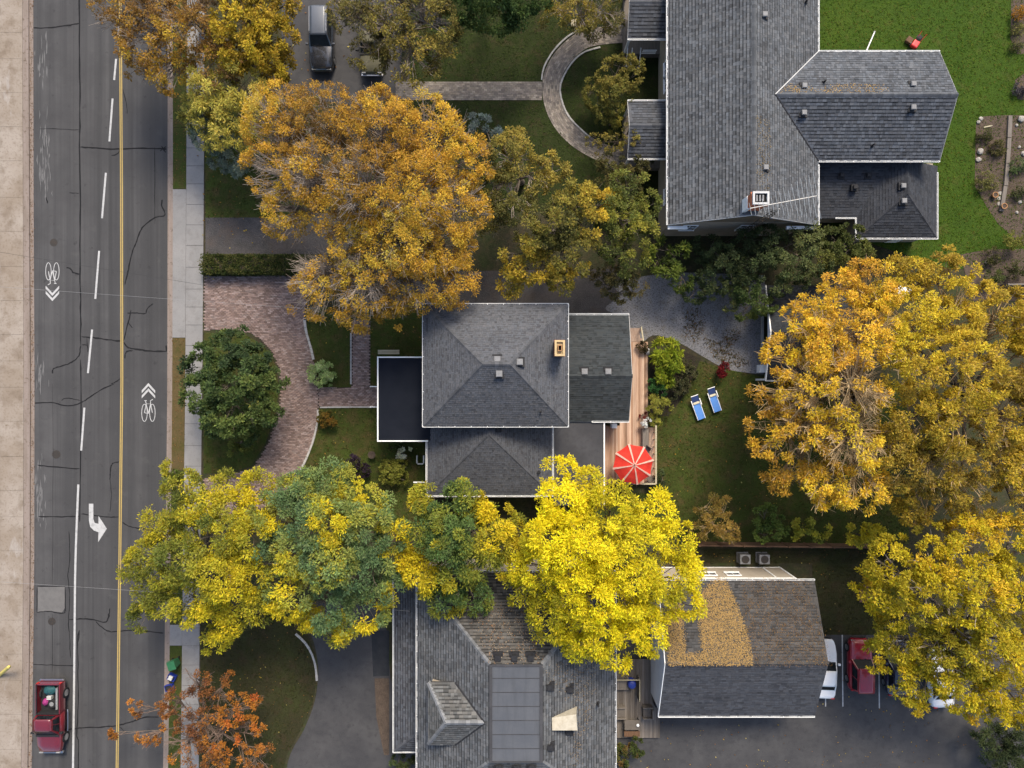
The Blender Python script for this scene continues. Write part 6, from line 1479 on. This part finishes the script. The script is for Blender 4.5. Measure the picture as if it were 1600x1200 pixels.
LOCUST = [(0, (0.067, 0.118, 0.045)), (.35, (0.112, 0.168, 0.045)), (.55, (0.269, 0.269, 0.034)), (.75, (0.493, 0.403, 0.028)), (1, (0.627, 0.493, 0.022))]
GRNLOC = [(0, (0.09, 0.155, 0.075)), (.42, (0.15, 0.22, 0.085)), (.58, (0.28, 0.30, 0.06)), (.78, (0.538, 0.448, 0.028)), (1, (0.650, 0.515, 0.022))]
YELLOW = [(0, (0.336, 0.302, 0.022)), (.25, (0.560, 0.482, 0.022)), (.6, (0.717, 0.605, 0.022)), (1, (0.784, 0.650, 0.020))]
YGREEN = [(0, (0.103, 0.132, 0.029)), (.35, (0.230, 0.230, 0.034)), (.65, (0.460, 0.397, 0.029)), (1, (0.598, 0.483, 0.023))]
GOLD = [(0, (0.337, 0.183, 0.038)), (.3, (0.570, 0.337, 0.044)), (.65, (0.752, 0.491, 0.044)), (1, (0.800, 0.590, 0.050))]
GOLDOL = [(0, (0.224, 0.162, 0.037)), (.35, (0.380, 0.270, 0.037)), (.7, (0.525, 0.384, 0.037)), (1, (0.578, 0.459, 0.037))]
MAPLEG = [(0, (0.045, 0.073, 0.032)), (.5, (0.101, 0.142, 0.041)), (.8, (0.203, 0.243, 0.061)), (1, (0.486, 0.446, 0.121))]

tree('oak_tree', 'huge orange tree with pale bare twigs beside the dark driveway and brick walk', 'tree', (580, 345),
     [(440, 195, 62, 8.5), (510, 185, 52, 9.5), (595, 205, 62, 10.5), (670, 220, 66, 9.5), (718, 255, 52, 8.5), (432, 265, 52, 8.5, .5), (495, 265, 56, 10, .4), (570, 285, 62, 11.5, .4), (650, 300, 66, 11), (712, 325, 54, 9, .4), (455, 330, 46, 8, .4), (520, 320, 44, 9.5), (560, 372, 54, 9.5), (630, 375, 60, 10), (690, 385, 56, 8.5), (505, 450, 52, 7.5, .7), (575, 440, 52, 8.5, .8), (640, 440, 52, 8, .5), (705, 440, 44, 7.5), (560, 492, 32, 6.8, .4), (620, 485, 32, 6.8)],
     ORANGE, L=.14, wid=.42, dens=330, twig=30, twig_mat='bark_pale', trunk_r=.42, rough=.14, over=1.04, twr=.02, sub=6, pscale=.45, rc=.42, cd=4.6)
tree('maple_tree', 'rust and yellow tree with thin leaves overhanging the street', 'tree', (320, 40),
     [(185, 15, 42, 7), (235, 60, 50, 7), (275, 115, 40, 6), (300, 30, 52, 8), (345, 90, 46, 7), (250, 0, 50, 7.5), (330, -40, 60, 8), (225, 100, 30, 5.5), (200, -40, 50, 7)],
     RUST, L=.16, dens=150, twig=30, twig_mat='bark_pale', trunk_r=.3, gap=.35, twr=.024, sub=3)
tree('maple_tree', 'golden yellow leafy tree left of the black estate car', 'tree', (415, 50),
     [(385, 25, 48, 8), (420, 65, 46, 7.5), (405, 105, 40, 6.5), (365, 70, 42, 7.5), (430, 10, 42, 7.5), (440, 105, 28, 5.5), (390, -40, 50, 8)],
     [(0, (.18, .13, .03)), (.5, (.36, .25, .03)), (1, (.47, .35, .03))], L=.19, dens=210, twig=14, trunk_r=.28)
tree('cedar_tree', 'yellow green conifer with feathery tips in the lawn beside the grey sidewalk', 'tree', (345, 180),
     [(325, 148, 42, 6.2), (375, 140, 42, 6.5), (405, 160, 34, 6), (306, 180, 28, 4.8), (355, 185, 42, 6), (398, 205, 32, 5.6), (330, 205, 28, 4.6)],
     [(0, (.2, .2, .05)), (.4, (.44, .38, .075)), (1, (.62, .52, .11))], L=.22, wid=.28, dens=240, twig=8, trunk_r=.16, rc=.34, rough=.3)
tree('spruce_tree', 'blue green spruce below the yellow conifer at the lawn edge', 'tree', (362, 225),
     [(325, 218, 26, 4), (358, 232, 32, 4.4), (385, 250, 24, 3.6), (372, 268, 20, 3), (340, 246, 20, 3), (326, 175, 16, 5.4)],
     [(0, (.08, .11, .09)), (.5, (.15, .19, .15)), (1, (.26, .3, .22))], L=.2, wid=.22, dens=300, twig=6, trunk_r=.14, rc=.3, rough=.3)
tree('ash_tree', 'sparse olive tree with bare branches hanging over the olive pickup', 'tree', (632, 60),
     [(555, 25, 44, 6.5), (610, 40, 46, 7), (665, 30, 46, 7), (585, 85, 34, 5.6), (645, 90, 42, 6.2), (690, 85, 32, 5.6), (625, -15, 55, 7.5), (700, 35, 30, 6)],
     OLIVE, L=.16, dens=150, twig=34, twig_mat='bark_pale', trunk_r=.26, gap=.3, twr=.024, sub=3)
tree('linden_tree', 'leafy green tree at the lawn edge above the paver walk', 'tree', (760, 0),
     [(715, 5, 38, 6.5), (760, 8, 42, 6.5), (805, 12, 34, 6), (760, -40, 55, 7.5), (825, -20, 40, 6)],
     [(0, (0.047, 0.081, 0.024)), (.5, (0.095, 0.135, 0.034)), (1, (0.243, 0.270, 0.054))], L=.2, dens=220, twig=8, trunk_r=.24)
tree('lilac_shrub', 'grey olive shrub with pale bare twigs beside the upper porch', 'shrub', (915, 20),
     [(870, 10, 32, 3.6), (905, 20, 34, 3.6), (945, 15, 36, 3.8), (930, 48, 24, 2.8), (960, 45, 20, 2.6), (920, -25, 40, 4)],
     OLIVE, L=.15, dens=150, twig=40, twig_mat='bark_pale', trunk_r=.12, gap=.3, twr=.018, sub=3)
tree('garden_shrub', 'rounded olive green shrub between the two porches of the large house', 'shrub', (965, 125), [(975, 100, 20, 2.8), (955, 122, 28, 2.8), (990, 118, 22, 2.6)], [(0, (.07, .075, .025)), (.5, (.14, .13, .03)), (1, (.24, .2, .045))], L=.15, dens=280, twig=10, trunk_r=.08, rc=.26, cd=6)
tree('garden_shrub', 'olive yellow shrub inside the loop path near the lower porch', 'shrub', (945, 150), [(935, 145, 24, 2.4), (960, 152, 28, 2.4), (945, 172, 18, 2)], [(0, (.07, .075, .025)), (.5, (.16, .15, .035)), (1, (.26, .22, .045))], L=.15, dens=280, twig=10, trunk_r=.08, rc=.26, cd=6)
tree('garden_shrub', 'small bright leaved shrub beside lower porch corner', 'shrub', (952, 195), [(950, 185, 14, 1.6), (963, 197, 12, 1.4)], [(0, (.1, .1, .03)), (1, (.3, .27, .05))], L=.14, dens=300, twig=10, trunk_r=.06, rc=.2, cd=8)
tree('garden_shrub', 'thin twiggy shrub leaning on the lower porch roof', 'shrub', (965, 225), [(985, 205, 14, 3.4), (965, 225, 18, 2.6), (935, 225, 18, 1.8), (992, 220, 9, 3.6)], OLIVE, L=.13, dens=150, twig=40, twig_mat='bark_dark', trunk_r=.07, rc=.2, cd=6)
tree('garden_shrub', 'brown and olive shrub below the lower porch beside tan wall', 'shrub', (975, 270), [(955, 262, 26, 2.8), (985, 270, 26, 3), (1005, 262, 16, 2.6), (940, 285, 22, 2.6), (975, 295, 26, 3)], [(0, (.05, .05, .022)), (.5, (.11, .1, .03)), (1, (.22, .15, .045))], L=.15, dens=240, twig=14, trunk_r=.08, rc=.26, cd=5)
tree('blue_spruce', 'silvery blue spruce peeking out behind the huge orange tree', 'tree', (762, 205), [(750, 195, 20, 4), (768, 215, 18, 3.4), (760, 235, 16, 3)], [(0, (.07, .1, .1)), (.5, (.13, .17, .17)), (1, (.22, .26, .25))], L=.18, wid=.22, dens=320, twig=5, trunk_r=.12, rc=.28)
tree('ash_tree', 'olive tree with grey bare twigs behind the house between orange and yellow trees', 'tree', (815, 285),
     [(795, 245, 38, 6.5), (770, 290, 30, 6), (830, 275, 36, 6.5), (865, 270, 26, 5.6), (800, 315, 38, 7), (770, 345, 28, 6), (800, 225, 22, 5.5)],
     [(0, (.08, .08, .028)), (.5, (.16, .145, .038)), (1, (.34, .26, .05))], L=.17, dens=190, twig=24, twig_mat='bark_pale', trunk_r=.22, twr=.022)
tree('maple_tree', 'yellow orange and green tree overhanging the dark side drive', 'tree', (865, 365),
     [(905, 320, 34, 7.2), (870, 345, 40, 8), (925, 355, 32, 7), (835, 375, 38, 7.4), (885, 395, 38, 7.2), (845, 415, 32, 6.5), (885, 435, 28, 6), (805, 405, 32, 6.6), (800, 440, 24, 5.8), (940, 320, 24, 6)],
     [(0, (.09, .09, .028)), (.4, (.24, .2, .038)), (.7, (.46, .32, .036)), (1, (.58, .42, .036))], L=.18, dens=210, twig=18, trunk_r=.26)
tree('birch_tree', 'mid green tree between yellow orange tree and the large house gable', 'tree', (985, 345),
     [(985, 300, 32, 6), (1005, 325, 26, 5.6), (965, 335, 34, 6.4), (995, 360, 30, 5.8), (955, 375, 30, 6), (985, 400, 28, 5.2), (1010, 345, 20, 5)],
     [(0, (.055, .07, .024)), (.5, (.125, .145, .035)), (1, (.32, .29, .045))], L=.17, dens=210, twig=14, trunk_r=.2)
tree('garden_shrub', 'olive shrub spilling onto dark side drive below green tree', 'shrub', (965, 440), [(955, 425, 26, 3.6), (985, 445, 24, 3.2), (970, 462, 18, 2.6), (940, 445, 18, 3)], [(0, (.045, .05, .02)), (.5, (.09, .085, .03)), (1, (.2, .15, .06))], L=.15, dens=240, twig=22, trunk_r=.08, rc=.28, cd=5)
tree('sumac', 'bright green sumac with drooping fronds by the gravel yard', 'shrub', (1050, 410), [(1040, 385, 20, 3.6), (1060, 395, 18, 3.4), (1045, 425, 22, 3.2), (1070, 440, 18, 2.8), (1025, 405, 16, 3)], [(0, (.05, .075, .018)), (.5, (.11, .145, .025)), (1, (.26, .28, .04))], L=.26, wid=.28, dens=170, twig=12, trunk_r=.07, rc=.34, cd=3, gap=.25, droop=.45)
for nm, lab, base, lob, pal in (
    ('dark', 'dark green shrub mass below the brown gable at the gravel yard', (1130, 410), [(1105, 390, 26, 3), (1130, 410, 30, 3.6), (1110, 440, 26, 2.8), (1150, 440, 24, 2.8), (1140, 465, 20, 2.4), (1085, 455, 20, 2.2)], DKGREEN),
    ('dark', 'dense dark shrub under the lattice mast', (1190, 385), [(1165, 385, 28, 3.8), (1195, 375, 28, 4), (1185, 412, 30, 3.8), (1160, 425, 24, 3.4)], DKGREEN),
    ('mid', 'green leafy shrub overhanging the shed front', (1185, 465), [(1175, 455, 26, 3.2), (1195, 470, 20, 3.2), (1165, 482, 18, 2.4), (1182, 492, 12, 2)], GREEN),
    ('dark', 'dark broad shrub between shed roof and the large house', (1245, 400), [(1225, 385, 30, 4), (1260, 375, 28, 4.2), (1235, 420, 32, 4), (1270, 415, 30, 4.2), (1215, 445, 20, 3.6)], DKGREEN),
    ('mid', 'rounded green bush below the low dark rear extension', (1325, 380), [(1305, 375, 24, 3.6), (1335, 375, 26, 3.8), (1318, 400, 26, 4), (1350, 395, 20, 3.6), (1290, 405, 22, 4)], [(0, (.04, .05, .018)), (.5, (.085, .1, .026)), (1, (.17, .17, .04))])):
    tree('dense_shrub', lab, 'shrub', base, lob, pal, L=.16, dens=250, twig=8, trunk_r=.1, rc=.3, cd=4.5, group='shrubs between the large house and the gravel yard')
tree('ash_tree', 'bright golden tree with straw coloured branches at the end of the back lawn', 'tree', (1345, 620),
     [(1255, 500, 38, 7), (1305, 475, 44, 8), (1355, 445, 44, 8), (1225, 555, 40, 7), (1280, 540, 50, 9, .2), (1345, 525, 52, 10), (1215, 615, 40, 7, .4), (1270, 610, 50, 9, .6), (1335, 600, 54, 11, .6), (1210, 680, 42, 7), (1265, 680, 50, 8.6, .4), (1330, 680, 54, 9.6, .6), (1225, 735, 36, 6.6), (1280, 755, 44, 7.6), (1340, 755, 46, 8)],
     GOLD, L=.18, wid=.4, dens=210, twig=34, twig_mat='bark_gold', trunk_r=.34, over=1.06, twr=.024, sub=4, gap=.15, rc=.42)
tree('ash_tree', 'broad dull golden tree filling the corner beside the bright golden tree', 'tree', (1490, 620),
     [(1420, 430, 36, 7), (1385, 470, 36, 8), (1470, 435, 44, 7), (1420, 500, 46, 8.5), (1490, 495, 52, 9), (1560, 490, 50, 8.5), (1600, 520, 40, 8), (1430, 575, 52, 10), (1510, 575, 58, 11), (1585, 585, 50, 9.5), (1425, 650, 52, 9.5), (1500, 660, 58, 10.5), (1580, 660, 56, 9.5), (1420, 730, 48, 8.5), (1490, 740, 54, 9), (1565, 735, 54, 9), (1430, 790, 34, 7), (1500, 800, 40, 7), (1590, 790, 40, 7.5), (1390, 540, 40, 9), (1390, 700, 40, 9), (1640, 590, 50, 9.5), (1640, 670, 52, 9.5), (1630, 740, 48, 9), (1640, 510, 44, 8.5)],
     GOLDOL, L=.18, wid=.42, dens=230, twig=18, twig_mat='bark_gold', trunk_r=.42, twr=.024, rc=.4)
tree('locust_tree', 'broad yellow tree with pale limbs over the parked cars', 'tree', (1490, 985),
     [(1395, 885, 42, 7), (1455, 865, 42, 8), (1520, 860, 48, 8.5), (1585, 850, 48, 8.5), (1350, 905, 24, 5.6), (1395, 945, 38, 7.4), (1450, 930, 46, 9), (1525, 930, 54, 10), (1595, 930, 50, 9), (1370, 945, 26, 6), (1400, 1000, 36, 6.6), (1470, 1005, 44, 8), (1545, 1010, 54, 9), (1605, 1010, 40, 8.5), (1380, 1020, 26, 5.8), (1430, 1060, 34, 6.4), (1500, 1075, 40, 7), (1560, 1080, 44, 7.4), (1600, 1105, 36, 7), (1435, 1095, 20, 5.4), (1540, 1110, 28, 6.4), (1475, 1045, 34, 7.4), (1440, 985, 30, 7), (1510, 1030, 34, 8)],
     [(0, (.17, .16, .025)), (.3, (.38, .31, .025)), (.7, (.54, .43, .022)), (1, (.6, .40, .03))], L=.19, wid=.42, dens=230, twig=12, twig_mat='bark_pale', trunk_r=.34, gap=.12, twr=.03)
tree('locust_tree', 'brilliant lemon yellow tree beside the red parasol', 'tree', (935, 885),
     [(872, 740, 26, 8.4), (925, 765, 36, 9), (880, 790, 42, 10), (955, 800, 46, 11), (1020, 800, 36, 9.6), (860, 845, 44, 10), (925, 850, 52, 12), (1000, 850, 48, 11), (1060, 845, 34, 9.6), (845, 900, 40, 9.4), (910, 920, 52, 11), (985, 920, 52, 11), (1055, 905, 38, 9.6), (870, 965, 40, 9), (930, 985, 44, 9.4), (1000, 975, 40, 9), (1070, 945, 26, 8.4), (960, 1025, 24, 7.6), (900, 1010, 26, 8), (1020, 1005, 20, 7.4), (815, 880, 28, 8.6), (820, 930, 26, 8), (960, 880, 46, 11.5), (890, 870, 46, 11), (1030, 940, 34, 9), (945, 945, 44, 10), (1085, 885, 18, 9)],
     YELLOW, L=.19, wid=.36, dens=270, twig=8, twig_mat='bark', trunk_r=.36, rc=.5, rough=.2, cd=3.4)
tree('locust_tree', 'green tree with yellow tipped tops beside the lower hipped wing', 'tree', (715, 850),
     [(675, 790, 34, 7.6), (725, 785, 34, 8), (770, 810, 34, 7.6), (655, 835, 36, 7.8), (705, 845, 44, 9.4), (765, 850, 38, 8.6), (670, 895, 36, 7.6), (720, 905, 38, 8), (690, 940, 28, 7), (740, 940, 26, 7), (800, 830, 24, 7), (740, 870, 36, 8.4), (640, 870, 28, 7), (790, 870, 26, 7.6), (690, 820, 34, 8.4)],
     LOCUST, L=.2, wid=.38, dens=270, twig=8, trunk_r=.28, rough=.24, pscale=.8, bias=.06, rc=.5)
tree('locust_tree', 'large green tree with lemon yellow patches above the curved asphalt driveway', 'tree', (515, 860),
     [(472, 765, 38, 7.6), (522, 768, 40, 8), (582, 800, 36, 8), (440, 800, 40, 8), (500, 815, 48, 10), (565, 830, 46, 9.4), (610, 830, 30, 7.8), (450, 870, 44, 8.6), (515, 885, 50, 10), (580, 890, 42, 8.6), (450, 930, 40, 8), (505, 950, 42, 8), (565, 950, 38, 7.4), (605, 920, 28, 7), (480, 970, 26, 7), (530, 980, 26, 6.6)],
     GRNLOC, L=.2, wid=.38, dens=260, twig=8, trunk_r=.34, rough=.24, pscale=.75, bias=.04, rc=.5)
tree('locust_tree', 'yellow green tree hanging over the sidewalk and street', 'tree', (325, 860),
     [(350, 780, 38, 7), (395, 775, 34, 7.4), (285, 755, 30, 5.4), (300, 800, 36, 6.6), (345, 835, 44, 8.4), (395, 835, 40, 8.4), (260, 825, 34, 6), (220, 875, 36, 6.2), (280, 875, 44, 7.6), (340, 895, 46, 8.6), (395, 900, 38, 8), (245, 930, 36, 6), (300, 940, 40, 7), (355, 955, 36, 7), (405, 950, 30, 7), (225, 960, 24, 5.4), (335, 1000, 22, 5.6), (270, 735, 16, 4.8)],
     YGREEN, L=.19, wid=.4, dens=260, twig=8, trunk_r=.3, rough=.24, pscale=.7, rc=.5)
tree('maple_tree', 'round dark green maple on the island inside brick driveway', 'tree', (366, 600),
     [(355, 545, 36, 4.2), (395, 560, 34, 4.4), (325, 575, 38, 4), (370, 590, 44, 5), (410, 600, 32, 4.2), (320, 620, 36, 3.8), (365, 635, 44, 4.8), (405, 640, 32, 3.8), (345, 660, 28, 3.2), (385, 672, 24, 3)],
     MAPLEG, L=.19, wid=.55, dens=280, twig=5, trunk_r=.18, rc=.32, cd=4.5)
tree('garden_shrub', 'small green shrub at the low end of driveway island', 'shrub', (378, 690), [(378, 690, 18, 1.4), (365, 705, 10, 1)], [(0, (.05, .075, .02)), (1, (.16, .18, .04))], L=.16, dens=320, twig=8, trunk_r=.06, rc=.22, cd=8)
tree('serviceberry_tree', 'nearly bare tree with orange and red leaf tufts beside the sidewalk', 'tree', (325, 1125),
     [(212, 1103, 15, 3.6), (232, 1150, 20, 3.8), (275, 1090, 22, 4.4), (250, 1110, 12, 4), (310, 1060, 26, 4.2), (345, 1075, 26, 4.2), (320, 1120, 36, 5), (370, 1110, 30, 4.6), (345, 1150, 34, 4.8), (390, 1150, 26, 4), (290, 1165, 32, 4.4), (345, 1190, 30, 4.4), (405, 1190, 26, 4), (180, 1145, 10, 3.2), (400, 1090, 14, 3.4)],
     [(0, (.14, .06, .035)), (.4, (.28, .12, .035)), (.75, (.46, .19, .03)), (1, (.55, .13, .04))], L=.15, wid=.5, dens=130, twig=46, twig_mat='bark_brown', trunk_r=.14, over=1.02, twr=.018, sub=5, rc=.3, gap=.25)
tree('hibiscus_shrub', 'feathery golden shrub beside the board fence on the back lawn', 'shrub', (1118, 830), [(1105, 790, 20, 2.6), (1130, 795, 18, 2.6), (1115, 820, 26, 2.8), (1092, 822, 16, 2.2), (1138, 830, 20, 2.4)], [(0, (.14, .12, .03)), (.5, (.3, .2, .045)), (1, (.44, .28, .07))], L=.18, wid=.26, dens=210, twig=40, twig_mat='bark_gold', trunk_r=.08, rc=.3, cd=5, twr=.014)
tree('garden_shrub', 'green shrub against the board fence beside golden shrub', 'shrub', (1205, 825), [(1195, 810, 18, 2.2), (1212, 825, 18, 2.2), (1190, 835, 12, 1.8)], [(0, (0.068, 0.111, 0.027)), (1, (0.238, 0.289, 0.053))], L=.2, dens=280, twig=8, trunk_r=.06, rc=.26, cd=6)
tree('garden_shrub', 'yellow green shrub by the board fence under bright golden tree', 'shrub', (1262, 828), [(1255, 820, 16, 2.2), (1278, 830, 16, 2.2), (1240, 832, 10, 1.8)], [(0, (0.153, 0.187, 0.038)), (1, (0.612, 0.527, 0.053))], L=.19, dens=280, twig=8, trunk_r=.06, rc=.26, cd=6)
tree('garden_shrub', 'yellow shrub at the corner of the back lawn fence', 'shrub', (1345, 838), [(1335, 832, 18, 3), (1355, 840, 20, 3.2), (1375, 830, 16, 3)], [(0, (0.238, 0.238, 0.038)), (1, (0.782, 0.646, 0.045))], L=.19, dens=270, twig=8, trunk_r=.07, rc=.28, cd=6)
tree('garden_shrub', 'dark green evergreen hedge mass at the corner of parking lot', 'shrub', (1565, 1165), [(1530, 1140, 22, 2), (1555, 1165, 30, 2.4), (1590, 1150, 32, 2.6), (1585, 1195, 30, 2.4), (1560, 1195, 22, 2)], DKGREEN, L=.2, wid=.25, dens=290, twig=6, trunk_r=.1, rc=.3, cd=5)
tree('garden_shrub', 'green and rust shrub at the end of weathered grey deck', 'shrub', (985, 1175), [(975, 1172, 16, 1.4), (995, 1168, 14, 1.2), (972, 1192, 14, 1.4)], [(0, (.03, .045, .015)), (.6, (.07, .09, .025)), (1, (.26, .13, .04))], L=.16, dens=300, twig=8, trunk_r=.05, rc=.22, cd=8)
tree('garden_shrub', 'low green shrub below the verandah roof of the neighbour house', 'shrub', (630, 1190), [(622, 1190, 14, 1.2), (640, 1196, 14, 1.3)], DKGREEN, L=.16, dens=300, twig=6, trunk_r=.05, rc=.22, cd=8)
S8 = dict(L=.13, dens=400, twig=6, trunk_r=.05, rc=.22, cd=12)
tree('variegated_shrub', 'round pale green variegated shrub at the driveway corner', 'shrub', (502, 583), [(502, 583, 20, .9), (494, 578, 12, .9), (511, 588, 12, .9)], [(0, (.2, .3, .09)), (.5, (.36, .46, .17)), (1, (.58, .66, .34))], **S8)
tree('burning_bush', 'orange red and olive bush at the end of brick walk', 'shrub', (511, 655), [(507, 650, 12, .8), (515, 655, 13, .8), (504, 658, 9, .6)], [(0, (.1, .09, .02)), (.5, (.26, .12, .02)), (1, (.38, .06, .02))], **S8)
tree('purple_shrub', 'dark purple shrub on the front lawn', 'shrub', (560, 728), [(555, 722, 14, .8), (566, 735, 12, .8)], [(0, (.018, .012, .02)), (1, (.045, .028, .045))], **S8)
tree('boxwood', 'clipped round olive green bush on the front lawn beside window well', 'shrub', (614, 737), [(606, 731, 13, 1.0), (622, 731, 13, 1.0), (606, 745, 13, 1.0), (622, 745, 13, 1.0), (614, 738, 16, 1.2)], [(0, (0.096, 0.104, 0.019)), (.5, (0.176, 0.184, 0.032)), (1, (0.288, 0.280, 0.056))], **S8)
tree('hydrangea', 'shrub with white blossoms below the black porch roof', 'shrub', (626, 703), [(618, 697, 12, .8), (633, 703, 13, .8), (626, 710, 9, .8)], [(0, (.03, .04, .015)), (.42, (.07, .085, .022)), (.52, (.65, .66, .42)), (1, (.75, .75, .6))], L=.15, wid=.7, dens=220, twig=6, trunk_r=.05, rc=.16, cd=12, pscale=3)
tree('white_flowers', 'white flowers at the end of long grey planter box', 'flowers', (1009, 661), [(1009, 660, 8, 1.3), (1006, 664, 5, 1.25)], [(0, (.06, .09, .03)), (.35, (.5, .5, .48)), (1, (.75, .75, .74))], L=.11, wid=.8, dens=420, twig=6, trunk_r=.03, rc=.12, cd=20, pscale=4)
tree('fern_shrub', 'lime and yellow long leaved shrub beside the cedar deck steps', 'shrub', (1043, 560), [(1043, 545, 17, 1.6), (1055, 553, 11, 1.4), (1035, 560, 14, 1.5), (1046, 572, 16, 1.5), (1038, 588, 15, 1.4)], [(0, (.15, .2, .02)), (.5, (.28, .32, .025)), (1, (.46, .38, .03))], L=.34, wid=.22, dens=240, twig=6, trunk_r=.06, rc=.26, cd=7, droop=.35)
tree('garden_shrub', 'glossy green shrub below the lime shrub beside the deck', 'shrub', (1027, 606), [(1022, 603, 11, 1.1), (1032, 608, 10, 1)], [(0, (.02, .06, .018)), (.6, (.05, .13, .035)), (1, (.2, .3, .14))], **S8)
tree('cedar_shrub', 'yellow green feathery conifer shrub at the deck edge', 'shrub', (1028, 636), [(1025, 630, 14, 1.4), (1038, 632, 11, 1.3), (1025, 645, 10, 1.3), (1024, 657, 8, 1.2)], [(0, (.12, .135, .025)), (.5, (.22, .23, .04)), (1, (.32, .31, .06))], L=.2, wid=.22, dens=380, twig=6, trunk_r=.06, rc=.22, cd=9)
tree('garden_shrub', 'dull dark shrub between lime shrub and the loungers', 'shrub', (1065, 590), [(1065, 575, 16, 1), (1060, 595, 14, 1), (1078, 585, 12, .8), (1050, 612, 12, .9), (1068, 608, 10, .7)], [(0, (.03, .035, .018)), (.6, (.06, .065, .03)), (1, (.12, .11, .05))], **S8)
tree('red_bush', 'dark red bush at the edge of gravel yard and back lawn', 'shrub', (1133, 579), [(1133, 577, 12, .8), (1128, 583, 9, .7)], [(0, (.07, .008, .01)), (1, (.17, .015, .018))], **S8)
tree('red_flowers', 'dark red potted plant beside the deck planter', 'flowers', (1006, 650), [(1006, 649, 6, 1.0)], [(0, (.1, .02, .015)), (1, (.25, .03, .03))], L=.1, wid=.7, dens=420, twig=6, trunk_r=.03, rc=.1, cd=20)
tree('brown_grass_plant', 'brown leafy plant at the top of the deck steps', 'plant', (1005, 540), [(1006, 541, 9, 1.0), (1003, 547, 6, .9)], [(0, (.05, .04, .02)), (1, (.12, .09, .04))], **S8)
tree('climbing_vine', 'dark green leaves growing along the deck railing', 'plant', (1030, 745), [(1030, 740, 9, 1.2), (1031, 752, 8, 1)], DKGREEN, **S8)
tree('garden_shrub', 'dark low plant under the parasol edge beside yellow tree', 'shrub', (972, 762), [(966, 760, 9, 1.0), (980, 765, 8, 1)], DKGREEN, **S8)
# garden bed plants at the right edge
for i, (px, py, rr, z, pal, lab) in enumerate((
    (1541, 283, 16, .5, [(0, (.06, .07, .02)), (1, (.2, .19, .06))], 'straggling yellow green plant at the low corner of garden bed'),
    (1592, 258, 14, .5, [(0, (.05, .08, .03)), (1, (.15, .2, .07))], 'spiky green plant beyond the timber edging'),
    (1536, 212, 12, .35, [(0, (.05, .055, .02)), (1, (.12, .12, .04))], 'low olive weeds near the stake in garden bed'),
    (1556, 232, 14, .35, [(0, (.06, .055, .02)), (1, (.14, .13, .04))], 'low weeds beside the timber edging'),
    (1595, 18, 12, .6, [(0, (.3, .14, .02)), (1, (.5, .28, .03))], 'orange flowering plant in the upper right bed'),
    (1590, 45, 10, .4, [(0, (.07, .08, .02)), (1, (.26, .24, .07))], 'yellow green plant below the orange flowers'),
    (1588, 70, 10, .4, [(0, (.06, .07, .02)), (1, (.2, .19, .06))], 'small green plant at the foot of the upper right bed'),
    (1595, 138, 13, .4, [(0, (.05, .045, .05)), (1, (.1, .09, .1))], 'low purplish cushion plant in the lawn bed'),
    (1582, 375, 18, 1.0, [(0, (.06, .075, .02)), (1, (.2, .2, .04))], 'green bush at the end of bright lawn'),
    (1548, 400, 14, .6, [(0, (.05, .055, .02)), (1, (.14, .13, .04))], 'low plant in the soil bed behind golden tree'),
    (1552, 432, 16, 1.0, [(0, (.04, .055, .018)), (1, (.13, .15, .035))], 'dark green bush by the grey board fence'),
    (1590, 420, 16, .8, [(0, (.05, .06, .02)), (1, (.15, .13, .04))], 'mixed weeds by the grey board fence end'),
    (1592, 300, 12, .4, [(0, (.04, .05, .018)), (1, (.12, .13, .05))], 'dark low plants beside terracotta pots'))):
    tree('bed_plant', lab, 'plant', (px, py), [(px, py, rr * .8, z), (px + rr * .5, py + rr * .3, rr * .5, z), (px - rr * .4, py + rr * .5, rr * .5, z)], pal, **{**S8, 'dens': 220, 'wid': .3, 'L': .17, 'twig': 14})

# clipped hedge along the brick driveway
t = thing('hedge', 'clipped green hedge along the top edge of the brick driveway', 'hedge', P(360, 412, .1))
r = np.random.default_rng(77); n = 900
hx0, hx1 = P(315, 0, .8).x, P(470, 0, .8).x; hy0, hy1 = P(0, 427, .8).y, P(0, 400, .8).y
u = r.uniform(0, 1, (n, 3)); face = r.integers(0, 4, n)
pz = .15 + u[:, 2] * .95
p = np.stack([hx0 + u[:, 0] * (hx1 - hx0), hy0 + u[:, 1] * (hy1 - hy0), pz], 1); d = np.zeros((n, 3))
top_ = face < 2; p[top_, 2] = 1.1 + .06 * np.sin(p[top_, 0] * 4); d[top_, 2] = 1
p[face == 2, 1] = hy0; d[face == 2, 1] = -1; p[face == 3, 1] = hy1; d[face == 3, 1] = 1
cs = np.array([(.03, .045, .012), (.055, .07, .018), (.1, .1, .03)])[r.integers(0, 3, n)]
V, Cc = leaves(p, d, 16, np.full(n, .16), .12, .5, cs, r)
V[:, 2] = np.maximum(V[:, 2], .13)
np_mesh('foliage', V, 4, Cc, 'leafattr', t, kind='stuff')
MB().box(hx0 + .15, hy0 + .15, .1, hx1 - .1, hy1 - .15, .95).build('hedge_core', 'bark_dark', t)
